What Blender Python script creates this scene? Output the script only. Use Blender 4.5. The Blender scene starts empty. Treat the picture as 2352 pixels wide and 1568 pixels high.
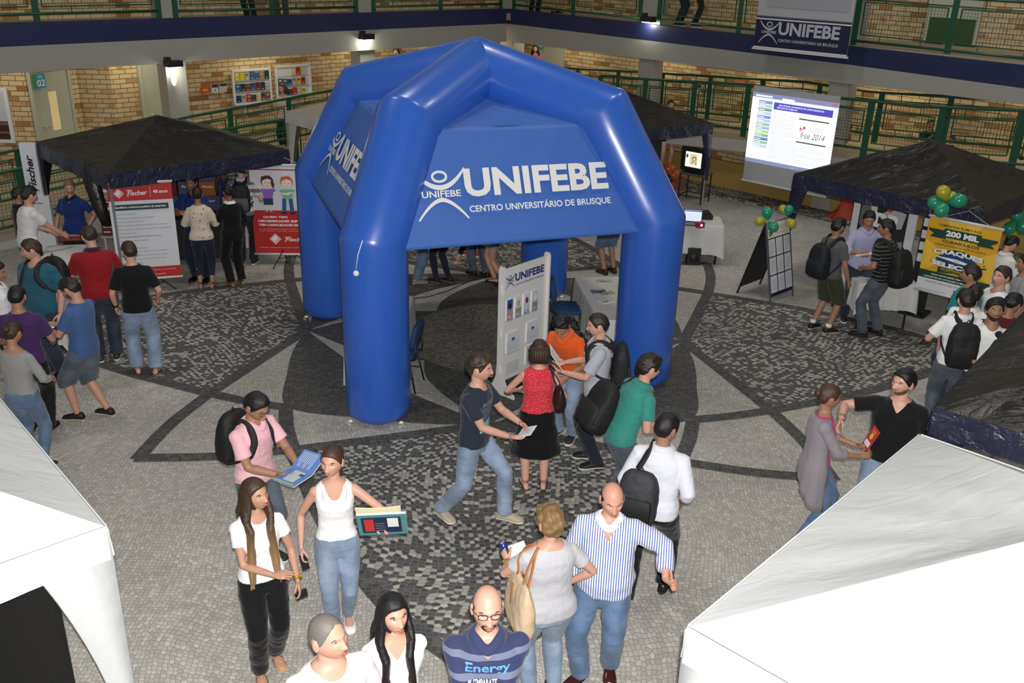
import bpy, bmesh, math, random
import numpy as np
from mathutils import Vector, Matrix, noise
random.seed(7)
SC = bpy.context.scene
COL = SC.collection
# ---------------------------------------------------------------- camera
F_PX, PITCH, ROLL, CH = 2150.0, math.radians(22.75), math.radians(1.72), 5.25
FW = np.array([0, math.cos(PITCH), -math.sin(PITCH)])
UP0 = np.array([0, math.sin(PITCH), math.cos(PITCH)]); RI0 = np.array([1., 0, 0])
RI = RI0*math.cos(ROLL)+UP0*math.sin(ROLL); UP = -RI0*math.sin(ROLL)+UP0*math.cos(ROLL)
CPOS = np.array([0, 0, CH])
cam = bpy.data.cameras.new('camera'); camo = bpy.data.objects.new('camera', cam); COL.objects.link(camo)
cam.sensor_width = 36; cam.lens = F_PX/2352*36; cam.clip_end = 200
camo.matrix_world = Matrix([[RI[0], UP[0], -FW[0], 0], [RI[1], UP[1], -FW[1], 0], [RI[2], UP[2], -FW[2], CH], [0, 0, 0, 1]])
SC.camera = camo
# ---------------------------------------------------------------- light and exposure
SC.view_settings.view_transform = 'Standard'; SC.view_settings.look = 'None'
SC.view_settings.exposure = 0.12; SC.view_settings.gamma = 1; SC.view_settings.use_curve_mapping = False
W = bpy.data.worlds.new('World'); SC.world = W; W.use_nodes = True
W.node_tree.nodes['Background'].inputs[0].default_value = (0.86, 0.92, 1.0, 1)
W.node_tree.nodes['Background'].inputs[1].default_value = 0.26

def lamp(name, kind, loc, energy, color=(1, 1, 1), size=.3, size_y=None, aim=None, radius=None):
    l = bpy.data.lights.new(name, kind); l.energy = energy; l.color = color
    if kind == 'AREA':
        l.size = size
        if size_y: l.shape = 'RECTANGLE'; l.size_y = size_y
    elif radius is not None: l.shadow_soft_size = radius
    o = bpy.data.objects.new(name, l); COL.objects.link(o); o.location = loc
    if aim is not None:
        o.rotation_euler = (Vector(aim)-Vector(loc)).to_track_quat('-Z', 'Y').to_euler()
    return o
# the photographer's flash, just above the lens
fl = lamp('camera_flash', 'SPOT', (0.03, -0.06, CH+0.17), 2900, (1.0, .975, .94), radius=.03, aim=tuple(CPOS+10*FW+np.array([0, 0, -.4])))
fl.data.spot_size = math.radians(115); fl.data.spot_blend = .8
# hall lamps high under the roof
for i, x in enumerate((-6.5, -1.5, 3.5, 8.5)):
    lamp('roof_lamp', 'AREA', (x, 11+(i % 2)*4, 11.5), 160, (1, .95, .86), 1.6, .3)

def at(px, py, z=0.0):
    d = FW+RI*(px-1176)/F_PX-UP*(py-784)/F_PX
    t = (z-CH)/d[2]; return Vector(CPOS+d*t)
def onp(px, py, c, side):
    """pixel -> point on the vertical plane x+y=c (right side) or y-x=c (left side)"""
    d = FW+RI*(px-1176)/F_PX-UP*(py-784)/F_PX
    n = np.array([1, 1, 0]) if side == 'R' else np.array([-1, 1, 0])
    return Vector(CPOS+d*(c/(d@n)))
def atY(px, py, Y):
    d = FW+RI*(px-1176)/F_PX-UP*(py-784)/F_PX
    return Vector(CPOS+d*(Y/d[1]))

def lin(c):
    if isinstance(c, str):
        c = tuple(int(c[i:i+2], 16)/255 for i in (0, 2, 4))
        return tuple(v/12.92 if v <= .04045 else ((v+.055)/1.055)**2.4 for v in c)
    return tuple(c)
_M = {}
def mat(name, color, rough=.6, metal=0., spec=.5, bump=None, emit=None, vcol=False, alpha=None, coat=0, trans=0, sss=0):
    """color: sRGB hex or linear tuple; bump=(scale, strength[, stretch xyz])"""
    if name in _M: return _M[name]
    m = bpy.data.materials.new(name); m.use_nodes = True; nt = m.node_tree; b = nt.nodes['Principled BSDF']
    c = lin(color)
    b.inputs['Base Color'].default_value = (*c, 1); b.inputs['Roughness'].default_value = rough
    b.inputs['Metallic'].default_value = metal; b.inputs['Specular IOR Level'].default_value = spec
    if coat: b.inputs['Coat Weight'].default_value = coat; b.inputs['Coat Roughness'].default_value = .15
    if trans: b.inputs['Transmission Weight'].default_value = trans
    if alpha is not None: b.inputs['Alpha'].default_value = alpha
    if sss:
        b.inputs['Subsurface Weight'].default_value = sss; b.inputs['Subsurface Radius'].default_value = (.012, .005, .003); b.inputs['Subsurface Scale'].default_value = 1.0
    if emit: b.inputs['Emission Color'].default_value = (*lin(emit[0]), 1); b.inputs['Emission Strength'].default_value = emit[1]
    if vcol:
        a = nt.nodes.new('ShaderNodeVertexColor'); a.layer_name = 'col'; nt.links.new(a.outputs[0], b.inputs['Base Color'])
    if bump:
        tc = nt.nodes.new('ShaderNodeTexCoord'); mp = nt.nodes.new('ShaderNodeMapping'); nz = nt.nodes.new('ShaderNodeTexNoise'); bp = nt.nodes.new('ShaderNodeBump')
        if len(bump) > 2: mp.inputs['Scale'].default_value = bump[2]
        nz.inputs['Scale'].default_value = bump[0]; nz.inputs['Detail'].default_value = 4; bp.inputs['Strength'].default_value = bump[1]; bp.inputs['Distance'].default_value = .02
        nt.links.new(tc.outputs['Object'], mp.inputs[0]); nt.links.new(mp.outputs[0], nz.inputs[0]); nt.links.new(nz.outputs[0], bp.inputs['Height']); nt.links.new(bp.outputs[0], b.inputs['Normal'])
    _M[name] = m; return m
def nodes_mat(name, build, rough=.6, spec=.5):
    """material whose base colour is made by build(nt, bsdf) -> colour socket"""
    if name in _M: return _M[name]
    m = bpy.data.materials.new(name); m.use_nodes = True; nt = m.node_tree; b = nt.nodes['Principled BSDF']
    b.inputs['Roughness'].default_value = rough; b.inputs['Specular IOR Level'].default_value = spec
    s = build(nt, b)
    if s is not None: nt.links.new(s, b.inputs['Base Color'])
    _M[name] = m; return m

# ---------------------------------------------------------------- object bookkeeping
def tag(o, label=None, cat=None, group=None, kind=None):
    if label: o['label'] = label
    if cat: o['category'] = cat
    if group: o['group'] = group
    if kind: o['kind'] = kind
    return o
def empty(name, loc=(0, 0, 0), rz=0., label=None, cat=None, group=None, rot=None):
    o = bpy.data.objects.new(name, None); COL.objects.link(o); o.location = loc; o.empty_display_size = .1
    o.rotation_euler = rot if rot else (0, 0, rz)
    return tag(o, label, cat, group)
def link(name, me, parent=None, mats=None, smooth=False):
    o = bpy.data.objects.new(name, me); COL.objects.link(o)
    if parent is not None: o.parent = parent
    if mats is not None:
        for m in (mats if isinstance(mats, (list, tuple)) else [mats]): me.materials.append(m)
    if smooth: me.polygons.foreach_set('use_smooth', [True]*len(me.polygons))
    return o
def copy_tree(o, parent=None):
    c = o.copy(); COL.objects.link(c); c.parent = parent
    for ch in [x for x in list(bpy.data.objects) if x.parent is o]: copy_tree(ch, c)
    return c

class MB:
    def __init__(s): s.v = []; s.f = []; s.m = []; s.T = Matrix()
    def add(s, vs, fs, mi=0):
        n = len(s.v); T = s.T
        s.v += [tuple(T @ Vector(v)) for v in vs]; s.f += [tuple(n+i for i in f) for f in fs]; s.m += [mi]*len(fs); return s
    def box(s, c, d, mi=0, rz=0, R=None):
        R = R or Matrix.Rotation(rz, 3, 'Z'); vs = []
        for z in (-.5, .5):
            for x, y in ((-.5, -.5), (.5, -.5), (.5, .5), (-.5, .5)): vs.append(Vector(c)+R @ Vector((x*d[0], y*d[1], z*d[2])))
        return s.add(vs, [(3, 2, 1, 0), (4, 5, 6, 7), (0, 1, 5, 4), (1, 2, 6, 5), (2, 3, 7, 6), (3, 0, 4, 7)], mi)
    def quad(s, a, b, c, d, mi=0): return s.add([a, b, c, d], [(0, 1, 2, 3)], mi)
    def rings(s, rings, mi=0, cap=True, close=True):
        n = len(rings[0]); vs = [p for r in rings for p in r]; fs = []
        for k in range(len(rings)-1):
            for i in range(n if close else n-1):
                j = (i+1) % n; fs.append((k*n+i, k*n+j, (k+1)*n+j, (k+1)*n+i))
        if cap: fs.append(tuple(range(n-1, -1, -1))); fs.append(tuple((len(rings)-1)*n+i for i in range(n)))
        return s.add(vs, fs, mi)
    def tube(s, pts, r, seg=8, mi=0, cap=True, up=None):
        pts = [Vector(p) for p in pts]; rs = r if isinstance(r, list) else [r]*len(pts); R = []
        prev = None
        for i, p in enumerate(pts):
            t = ((pts[i+1] if i+1 < len(pts) else p)-(pts[i-1] if i else p)).normalized()
            if prev is None:
                u = Vector(up) if up else (Vector((0, 0, 1)) if abs(t.z) < .9 else Vector((0, 1, 0)))
            else: u = prev
            u = (u-t*u.dot(t)).normalized(); w = t.cross(u); prev = u
            rr = rs[i]; ra, rb = (rr if isinstance(rr, (tuple, list)) else (rr, rr))
            R.append([p+u*(ra*math.cos(a))+w*(rb*math.sin(a)) for a in [2*math.pi*k/seg for k in range(seg)]])
        return s.rings(R, mi, cap)
    def bar(s, a, b, w, h=None, mi=0):
        """square bar between two points, w horizontal, h vertical-ish"""
        h = h or w; a = Vector(a); b = Vector(b); t = (b-a).normalized()
        u = Vector((0, 0, 1)) if abs(t.z) < .95 else Vector((math.cos(math.pi/4), math.sin(math.pi/4), 0))
        sd = t.cross(u).normalized(); u = sd.cross(t)
        R = [[p+sd*x*w/2+u*y*h/2 for x, y in ((-1, -1), (1, -1), (1, 1), (-1, 1))] for p in (a, b)]
        return s.rings(R, mi)
    def ell(s, c, r, mi=0, nu=16, nv=10, fn=None):
        vs = []; fs = []
        for j in range(nv+1):
            th = math.pi*j/nv
            for i in range(nu):
                ph = 2*math.pi*i/nu; d = Vector((math.sin(th)*math.cos(ph), math.sin(th)*math.sin(ph), math.cos(th)))
                p = Vector((d.x*r[0], d.y*r[1], d.z*r[2]))
                if fn: p = fn(p, d)
                vs.append(Vector(c)+p)
        for j in range(nv):
            for i in range(nu):
                k = (i+1) % nu; fs.append((j*nu+i, (j+1)*nu+i, (j+1)*nu+k, j*nu+k))
        return s.add(vs, fs, mi)
    def prism(s, poly, z0, z1, mi=0):
        n = len(poly); vs = [(x, y, z0) for x, y in poly]+[(x, y, z1) for x, y in poly]
        fs = [tuple(range(n-1, -1, -1)), tuple(range(n, 2*n))]+[(i, (i+1) % n, n+(i+1) % n, n+i) for i in range(n)]
        return s.add(vs, fs, mi)
    def mesh(s, name):
        me = bpy.data.meshes.new(name); me.from_pydata(s.v, [], s.f); me.polygons.foreach_set('material_index', s.m); me.update(); return me
    def build(s, name, mats, parent=None, smooth=False, bevel=0):
        o = link(name, s.mesh(name), parent, mats, smooth)
        if bevel:
            b = o.modifiers.new('b', 'BEVEL'); b.width = bevel; b.segments = 2; b.limit_method = 'ANGLE'
        return o
def struct(name, mb, mats, smooth=False): return tag(mb.build(name, mats, None, smooth), kind='structure')

# lettering: flat glyph meshes made from Blender's own font, returned centred
_TX = {}
def text_data(s, size=1., bold=0., shear=0., spacing=1., ext=.001, fit=None):
    """-> (verts, faces, width, height); anchored at bottom-left of the ink; fit=(w,h) stretches to that box"""
    key = (s, bold, shear, spacing)
    if key not in _TX:
        cu = bpy.data.curves.new('t', 'FONT'); cu.body = s; cu.size = 1; cu.offset = bold; cu.shear = shear; cu.space_character = spacing; cu.resolution_u = 3
        o = bpy.data.objects.new('t', cu); me = bpy.data.meshes.new_from_object(o)
        v = np.array([x.co[:] for x in me.vertices]) if len(me.vertices) else np.zeros((1, 3)); f = [tuple(p.vertices) for p in me.polygons]
        v = v-v.min(0); bpy.data.objects.remove(o); bpy.data.curves.remove(cu); bpy.data.meshes.remove(me); _TX[key] = (v, f)
    v, f = _TX[key]; v = v.copy(); w, h = v[:, 0].max(), v[:, 1].max()
    if fit: v[:, 0] *= fit[0]/max(w, 1e-6); v[:, 1] *= fit[1]/max(h, 1e-6)
    else: v *= size
    return v, f
class Panel:
    """flat graphic sheet: local frame origin O, unit axes U (right), V (up), N (front); draws in metres"""
    def __init__(s, O, U, V, N=None):
        s.O, s.U, s.V = Vector(O), Vector(U).normalized(), Vector(V).normalized(); s.N = Vector(N) if N else s.U.cross(s.V); s.k = 0; s.mb = MB(); s.mats = []
    def mi(s, m):
        if m not in s.mats: s.mats.append(m)
        return s.mats.index(m)
    def P(s, x, y, d=0): return s.O+s.U*x+s.V*y+s.N*d
    def poly(s, pts, m, d=None):
        s.k += 1; d = .0012*s.k if d is None else d
        s.mb.add([s.P(x, y, d) for x, y in pts], [tuple(range(len(pts)))], s.mi(m)); return s
    def rect(s, x, y, w, h, m, d=None): return s.poly([(x, y), (x+w, y), (x+w, y+h), (x, y+h)], m, d)
    def text(s, t, x, y, h, m, w=None, bold=0., shear=0., d=None, align='l', spacing=1., warp=None):
        s.k += 1; d = .0012*s.k if d is None else d
        v, f = text_data(t, bold=bold, shear=shear, spacing=spacing)
        W0, H0 = v[:, 0].max(), v[:, 1].max(); sy = h/max(H0, 1e-6); sx = (w/W0) if w else sy
        ww = W0*sx; x0 = x-(ww/2 if align == 'c' else ww if align == 'r' else 0)
        pts = [(x0+a*sx, y+b*sy) for a, b, _ in v]
        if warp: pts = [warp(*p) for p in pts]
        s.mb.add([s.P(a, b, d) for a, b in pts], f, s.mi(m)); return s
    def disc(s, x, y, r, m, d=None, ry=None, n=20): return s.poly([(x+r*math.cos(2*math.pi*i/n), y+(ry or r)*math.sin(2*math.pi*i/n)) for i in range(n)], m, d)
    def stroke(s, pts, w, m, d=None):
        """tapered/constant ribbon along 2-D points; w scalar or list"""
        s.k += 1; d = .0012*s.k if d is None else d; ws = w if isinstance(w, (list, tuple)) else [w]*len(pts); L = []; Rr = []
        for i, p in enumerate(pts):
            a = pts[max(i-1, 0)]; b = pts[min(i+1, len(pts)-1)]; tx, ty = b[0]-a[0], b[1]-a[1]; n = math.hypot(tx, ty) or 1; nx, ny = -ty/n*ws[i]/2, tx/n*ws[i]/2
            L.append(s.P(p[0]+nx, p[1]+ny, d)); Rr.append(s.P(p[0]-nx, p[1]-ny, d))
        k = len(pts); s.mb.add(L+Rr, [(i, k+i, k+i+1, i+1) for i in range(k-1)], s.mi(m)); return s
    def build(s, name, parent=None): return s.mb.build(name, s.mats, parent)

def emblem(P, x, y, s, m, word=True):
    """the little cheering figure: ring head, raised arms, word, legs; s = height, x,y = centre"""
    n = 9
    P.stroke([(x+s*.13*math.cos(a), y+s*.30+s*.09*math.sin(a)) for a in [2*math.pi*i/16 for i in range(17)]], s*.045, m)
    arm = [(x+s*.48*t, y+s*(.10+.34*abs(t)**2.0)) for t in [-1+2*i/(n*2) for i in range(n*2+1)]]
    P.stroke(arm, [s*(.03+.06*(1-abs(t)**2)) for t in [-1+2*i/(n*2) for i in range(n*2+1)]], m)
    leg = [(x+s*.46*t, y-s*(.12+.36*abs(t)**1.7)) for t in [-1+2*i/(n*2) for i in range(n*2+1)]]
    P.stroke(leg, [s*(.03+.05*(1-abs(t))) for t in [-1+2*i/(n*2) for i in range(n*2+1)]], m)
    if word: P.text('UNIFEBE', x, y-s*.075, s*.12, m, w=s*.72, bold=.02, align='c')
def logo(P, x, y, w, m, sub=True):
    """emblem + UNIFEBE + centro universitário de Brusque; x,y lower-left, w total width"""
    h = w*.27; emblem(P, x+h*.42, y+h*.5, h, m)
    P.text('UNIFEBE', x+w*.235, y+h*.40, h*.52, m, w=w*.765, bold=.035)
    if sub: P.text('CENTRO UNIVERSITÁRIO DE BRUSQUE', x+w*.245, y+h*.10, h*.17, m, w=w*.755, bold=.02)
# ================================================================ FLOOR
MC = Vector((-.25, 12.7, 0))
def cobble(name, kind):
    def build(nt, b):
        N = nt.nodes.new; L = nt.links.new
        tc = N('ShaderNodeTexCoord'); mp = N('ShaderNodeMapping'); L(tc.outputs['Object'], mp.inputs[0])
        v = N('ShaderNodeTexVoronoi'); v.voronoi_dimensions = '2D'; v.inputs['Randomness'].default_value = .55
        e = N('ShaderNodeTexVoronoi'); e.voronoi_dimensions = '2D'; e.feature = 'DISTANCE_TO_EDGE'; e.inputs['Randomness'].default_value = .55
        sc = {'light': 24, 'mixed': 18.5, 'dark': 19, 'disk': 22}[kind]
        # bend the rows a little
        wn = N('ShaderNodeTexNoise'); wn.inputs['Scale'].default_value = .8; wn.inputs['Detail'].default_value = 0; L(mp.outputs[0], wn.inputs[0])
        ad = N('ShaderNodeVectorMath'); ad.operation = 'MULTIPLY_ADD'; ad.inputs[1].default_value = (.5, .5, 0); L(wn.outputs['Color'], ad.inputs[0]); L(mp.outputs[0], ad.inputs[2])
        for t in (v, e): t.inputs['Scale'].default_value = sc; L(ad.outputs[0], t.inputs['Vector'])
        sep = N('ShaderNodeSeparateColor'); L(v.outputs['Color'], sep.inputs[0])
        r = N('ShaderNodeValToRGB'); cr = r.color_ramp
        if kind == 'mixed':   # light stones mostly on alternate cells
            fl0 = N('ShaderNodeVectorMath'); fl0.operation = 'MULTIPLY'; L(v.outputs['Position'], fl0.inputs[0]); fl0.inputs[1].default_value = (sc, sc, 0)
            fl1 = N('ShaderNodeVectorMath'); fl1.operation = 'FLOOR'; L(fl0.outputs[0], fl1.inputs[0]); dt = N('ShaderNodeVectorMath'); dt.operation = 'DOT_PRODUCT'; L(fl1.outputs[0], dt.inputs[0]); dt.inputs[1].default_value = (1, 1, 0)
            pp = N('ShaderNodeMath'); pp.operation = 'PINGPONG'; L(dt.outputs['Value'], pp.inputs[0]); pp.inputs[1].default_value = 1
            mm = N('ShaderNodeMath'); mm.operation = 'MULTIPLY_ADD'; L(pp.outputs[0], mm.inputs[0]); mm.inputs[1].default_value = .46; L(sep.outputs[0], mm.inputs[2]); L(mm.outputs[0], r.inputs[0])
            mm2 = N('ShaderNodeMath'); mm2.operation = 'MULTIPLY'; L(mm.outputs[0], mm2.inputs[0]); mm2.inputs[1].default_value = .685; L(mm2.outputs[0], r.inputs[0])
        else: L(sep.outputs[0], r.inputs[0])
        def stops(*st):
            while len(cr.elements) > 1: cr.elements.remove(cr.elements[-1])
            cr.elements[0].position = st[0][0]; cr.elements[0].color = (*st[0][1], 1)
            for p, c in st[1:]: el = cr.elements.new(p); el.color = (*c, 1)
        if kind == 'light': stops((0, (.39, .375, .34)), (.35, (.45, .435, .40)), (.75, (.50, .48, .445)), (1, (.58, .565, .53)))
        if kind == 'disk': stops((0, (.13, .12, .095)), (.5, (.20, .185, .15)), (1, (.29, .27, .23)))
        if kind == 'dark': stops((0, (.048, .05, .052)), (.6, (.072, .074, .075)), (1, (.11, .11, .11)))
        if kind == 'mixed':
            cr.interpolation = 'CONSTANT'; stops((0, (.058, .06, .062)), (.3, (.085, .087, .089)), (.58, (.36, .345, .31)), (.85, (.46, .44, .40)))
        m = N('ShaderNodeMapRange'); L(e.outputs['Distance'], m.inputs[0]); m.inputs[1].default_value = .01; m.inputs[2].default_value = .08
        mx = N('ShaderNodeMix'); mx.data_type = 'RGBA'; L(m.outputs[0], mx.inputs[0]); L(r.outputs[0], mx.inputs[7])
        mx.inputs[6].default_value = {'light': (.37, .355, .32, 1), 'disk': (.13, .12, .10, 1), 'dark': (.20, .19, .165, 1), 'mixed': (.27, .26, .23, 1)}[kind]
        # broad dirt stains
        n2 = N('ShaderNodeTexNoise'); n2.inputs['Scale'].default_value = .55; n2.inputs['Detail'].default_value = 5; L(tc.outputs['Object'], n2.inputs[0])
        m2 = N('ShaderNodeMapRange'); L(n2.outputs[0], m2.inputs[0]); m2.inputs[1].default_value = .35; m2.inputs[2].default_value = .65; m2.inputs[3].default_value = .80; m2.inputs[4].default_value = 1.05
        ml = N('ShaderNodeMix'); ml.data_type = 'RGBA'; ml.blend_type = 'MULTIPLY'; ml.inputs[0].default_value = 1; L(mx.outputs[2], ml.inputs[6]); L(m2.outputs[0], ml.inputs[7])
        bp = N('ShaderNodeBump'); bp.inputs['Strength'].default_value = .55; bp.inputs['Distance'].default_value = .012; L(m.outputs[0], bp.inputs['Height'])
        # every stone tilts a little
        L(bp.outputs[0], b.inputs['Normal'])
        return ml.outputs[2]
    return nodes_mat(name, build, rough=.62, spec=.35)
M_LIGHT, M_MIX, M_DARK, M_DISK = cobble('cobble_light', 'light'), cobble('cobble_mixed', 'mixed'), cobble('cobble_dark', 'dark'), cobble('cobble_disk', 'disk')

def sm(pts, n=6):
    """Catmull-Rom through 2-D points"""
    P = [pts[0]]+list(pts)+[pts[-1]]; out = []
    for i in range(1, len(P)-2):
        for k in range(n):
            t = k/n; a, b, c, d = P[i-1], P[i], P[i+1], P[i+2]
            out.append(tuple(.5*((2*b[j])+(-a[j]+c[j])*t+(2*a[j]-5*b[j]+4*c[j]-d[j])*t*t+(-a[j]+3*b[j]-3*c[j]+d[j])*t**3) for j in range(2)))
    out.append(tuple(pts[-1])); return out
fl_ = MB()
fl_.add([(-16, -2, 0), (16, -2, 0), (18, 30, 0), (-18, 30, 0)], [(0, 1, 2, 3)], 0)
outer = sm([(6.9, 0), (6.25, .68), (5.5, 1.2), (4.8, 1.6), (4.1, 1.92), (3.52, 2.17)])
inner = sm([(3.52, 2.17), (3.24, 1.35), (2.98, .6), (2.76, 0)])
star = sm([(3.52, 2.17), (3.72, 3.0), (3.80, 3.83)])
link_ = sm([(3.52, 2.17), (3.0, 2.36), (2.45, 2.5)])
lens_o = sm([(2.76, 0), (2.80, .67), (2.70, 1.53), (2.47, 2.47), (1.53, 2.70), (.67, 2.80), (0, 2.76)])
lens_i = sm([(0, 2.76), (.55, 2.35), (1.05, 1.95), (1.48, 1.48), (1.95, 1.05), (2.35, .55), (2.76, 0)])
wedge = sm([(.95, .95), (1.45, .88), (1.9, .66), (2.25, .42), (2.76, 0)])
def flat(pts, z, mi, T):
    vs = [(MC.x+T[0][0]*x+T[0][1]*y, MC.y+T[1][0]*x+T[1][1]*y, z) for x, y in pts]
    a = sum(vs[i][0]*vs[(i+1) % len(vs)][1]-vs[(i+1) % len(vs)][0]*vs[i][1] for i in range(len(vs)))
    if a < 0: vs.reverse()
    fl_.add(vs, [tuple(range(len(vs)))], mi)
def ribbon(pts, w, z, T, mi=2):
    L, R = [], []
    for i, p in enumerate(pts):
        a = pts[max(i-1, 0)]; b = pts[min(i+1, len(pts)-1)]; tx, ty = b[0]-a[0], b[1]-a[1]; n = math.hypot(tx, ty)
        L.append((p[0]-ty/n*w/2, p[1]+tx/n*w/2)); R.append((p[0]+ty/n*w/2, p[1]-tx/n*w/2))
    for i in range(len(pts)-1): flat([L[i], L[i+1], R[i+1], R[i]], z, mi, T)
mir = lambda p: [(x, -y) for x, y in p]
sw = lambda p: [(y, x) for x, y in p]
for k in range(4):
    c, s = round(math.cos(k*math.pi/2)), round(math.sin(k*math.pi/2)); T = ((c, -s), (s, c))
    flat(outer+inner[1:]+mir(list(reversed(inner)))[1:]+mir(list(reversed(outer)))[1:-1], .002, 1, T)
    for g in (outer, inner, star, link_):
        zz = .0040+.0004*k+.0018*(outer, inner, star, link_).index(g); ribbon(g, .17, zz, T); ribbon(mir(g), .17, zz+.0002, T)
    flat(lens_o+lens_i[1:-1], .003, 2, T)
    flat(wedge+mir(list(reversed(wedge)))[1:]+[(.5, -.5), (.5, .5)], .0035, 2, T)
flat([(1.32*math.cos(a), 1.32*math.sin(a)) for a in [2*math.pi*i/48 for i in range(48)]], .006, 3, ((1, 0), (0, 1)))
struct('floor', fl_, [M_LIGHT, M_MIX, M_DARK, M_DISK])

# ================================================================ GALLERIES
def brick(name, big=1.0):
    def build(nt, b):
        N = nt.nodes.new; L = nt.links.new
        tc = N('ShaderNodeTexCoord'); t = N('ShaderNodeTexBrick'); L(tc.outputs['UV'], t.inputs[0])
        t.inputs['Scale'].default_value = 1; t.inputs['Brick Width'].default_value = .30*big; t.inputs['Row Height'].default_value = .105*big; t.inputs['Mortar Size'].default_value = .009
        t.inputs['Mortar Smooth'].default_value = .2; t.inputs['Bias'].default_value = 0; t.inputs['Color1'].default_value = (0, 0, 0, 1); t.inputs['Color2'].default_value = (1, 1, 1, 1)
        t.inputs['Mortar'].default_value = (.5, .5, .5, 1); t.offset = .5
        r = N('ShaderNodeValToRGB'); L(t.outputs['Color'], r.inputs[0]); cr = r.color_ramp
        cr.elements[0].position = 0; cr.elements[0].color = (.30, .14, .05, 1); cr.elements[1].position = 1; cr.elements[1].color = (.64, .52, .31, 1)
        for p, c in ((.12, (.38, .21, .085)), (.22, (.54, .39, .20)), (.45, (.60, .47, .26)), (.7, (.57, .45, .26))): e = cr.elements.new(p); e.color = (*c, 1)
        nz = N('ShaderNodeTexNoise'); nz.inputs['Scale'].default_value = 3.3; nz.inputs['Detail'].default_value = 4; L(tc.outputs['UV'], nz.inputs[0])
        mr = N('ShaderNodeMapRange'); L(nz.outputs[0], mr.inputs[0]); mr.inputs[1].default_value = .56; mr.inputs[2].default_value = .72
        mx = N('ShaderNodeMix'); mx.data_type = 'RGBA'; mx.inputs[7].default_value = (.45, .20, .05, 1); L(mr.outputs[0], mx.inputs[0]); L(r.outputs[0], mx.inputs[6])
        mo = N('ShaderNodeMix'); mo.data_type = 'RGBA'; mo.inputs[7].default_value = (.17, .13, .09, 1); L(t.outputs['Fac'], mo.inputs[0]); L(mx.outputs[2], mo.inputs[6])
        iv = N('ShaderNodeMath'); iv.operation = 'SUBTRACT'; iv.inputs[0].default_value = 1; L(t.outputs['Fac'], iv.inputs[1])
        bp = N('ShaderNodeBump'); bp.inputs['Strength'].default_value = .5; bp.inputs['Distance'].default_value = .01; L(iv.outputs[0], bp.inputs['Height']); L(bp.outputs[0], b.inputs['Normal'])
        return mo.outputs[2]
    return nodes_mat(name, build, rough=.7, spec=.3)
M_BRICK = brick('brick')
M_CONC = mat('raw_concrete', (.33, .32, .29), .85, bump=(6, .35))
M_CONC2 = mat('smooth_grey_paint', (.42, .415, .40), .8, bump=(9, .15))
M_OCHRE = mat('ochre_render', (.36, .235, .065), .8, bump=(5, .3))
M_NAVY = mat('navy_band', (.014, .019, .078), .45, bump=(3, .15))
M_GFLOOR = mat('gallery_floor', (.33, .27, .18), .6, bump=(8, .2))
M_GREEN = mat('green_rail', (.012, .075, .038), .35)
M_DOOR = mat('door_paint', (.42, .45, .36), .55)
def uvwall(name, pts, z0, z1, m, t=.12, kind='structure', nrm=None):
    """wall following plan points, UV in metres"""
    me = bpy.data.meshes.new(name); v = []; f = []; uv = []; s = 0
    for i in range(len(pts)-1):
        a, b = Vector(pts[i]).to_2d(), Vector(pts[i+1]).to_2d(); l = (b-a).length; n = Vector(((b-a).y, -(b-a).x)).normalized()
        if n.dot(Vector((0, 1)) - a*0) > 0 and nrm is None: n = -n
        k = len(v); q = a-n*t, b-n*t
        v += [(a.x, a.y, z0), (b.x, b.y, z0), (b.x, b.y, z1), (a.x, a.y, z1), (q[0].x, q[0].y, z0), (q[1].x, q[1].y, z0), (q[1].x, q[1].y, z1), (q[0].x, q[0].y, z1)]
        f += [(k, k+1, k+2, k+3), (k+5, k+4, k+7, k+6), (k+3, k+2, k+6, k+7), (k+4, k+5, k+1, k), (k+1, k+5, k+6, k+2), (k+4, k, k+3, k+7)]
        q4 = [(s, z0), (s+l, z0), (s+l, z1), (s, z1)]
        uv += q4+[(s+l, z0), (s, z0), (s, z1), (s+l, z1)]+q4+q4+q4+q4
        s += l
    me.from_pydata(v, [], f); u = me.uv_layers.new(name='uv')
    for i, c in enumerate(uv): u.data[i].uv = c
    o = link(name, me, None, m); tag(o, kind=kind); return o
def plan(side, c, px, py=150): p = onp(px, py, c, side); return (p.x, p.y)
LC, RC = 27.9, 27.4
def cornerpt(l, r): return ((r-l)/2, (r+l)/2)
nL, nR = Vector((1, -1, 0)).normalized(), Vector((-1, -1, 0)).normalized()   # front normals (towards the hall)
uL, uR = Vector((1, 1, 0)).normalized(), Vector((1, -1, 0)).normalized()     # along the wall, left-to-right
def strip(name, side, c, top, bot, thick, m, base=None, kind='structure', label=None, cat=None):
    """extruded band whose front face follows the top and bottom edges seen in the photo, on its own vertical plane"""
    T = [onp(x, y, c, side) for x, y in top]; B = [onp(x, y, c, side) for x, y in bot]; n = nL if side == 'L' else nR
    mb = MB(); k = len(T); front = T+B; back = [p-n*thick for p in front]; N = 2*k; vs = front+back; fs = []
    for i in range(k-1):
        fs += [(i, k+i, k+i+1, i+1), (N+i, N+i+1, N+k+i+1, N+k+i), (i, i+1, N+i+1, N+i), (k+i, N+k+i, N+k+i+1, k+i+1)]
    fs += [(0, N, N+k, k), (k-1, 2*k-1, N+2*k-1, N+k-1)]
    mb.add(vs, fs); return struct(name, mb, m)
strip('trim_1', 'L', LC, [(-300, 62), (1163, 20)], [(-300, 122), (1163, 54)], .22, M_NAVY)
strip('trim_2', 'R', RC, [(1163, 20), (1946, 105), (2352, 150), (2700, 188)], [(1163, 54), (1946, 148), (2352, 203), (2700, 250)], .22, M_NAVY)
strip('trim_3', 'L', LC-.0, [(-300, 122), (1163, 54)], [(-300, 189), (1163, 95)], .30, M_CONC)
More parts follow.
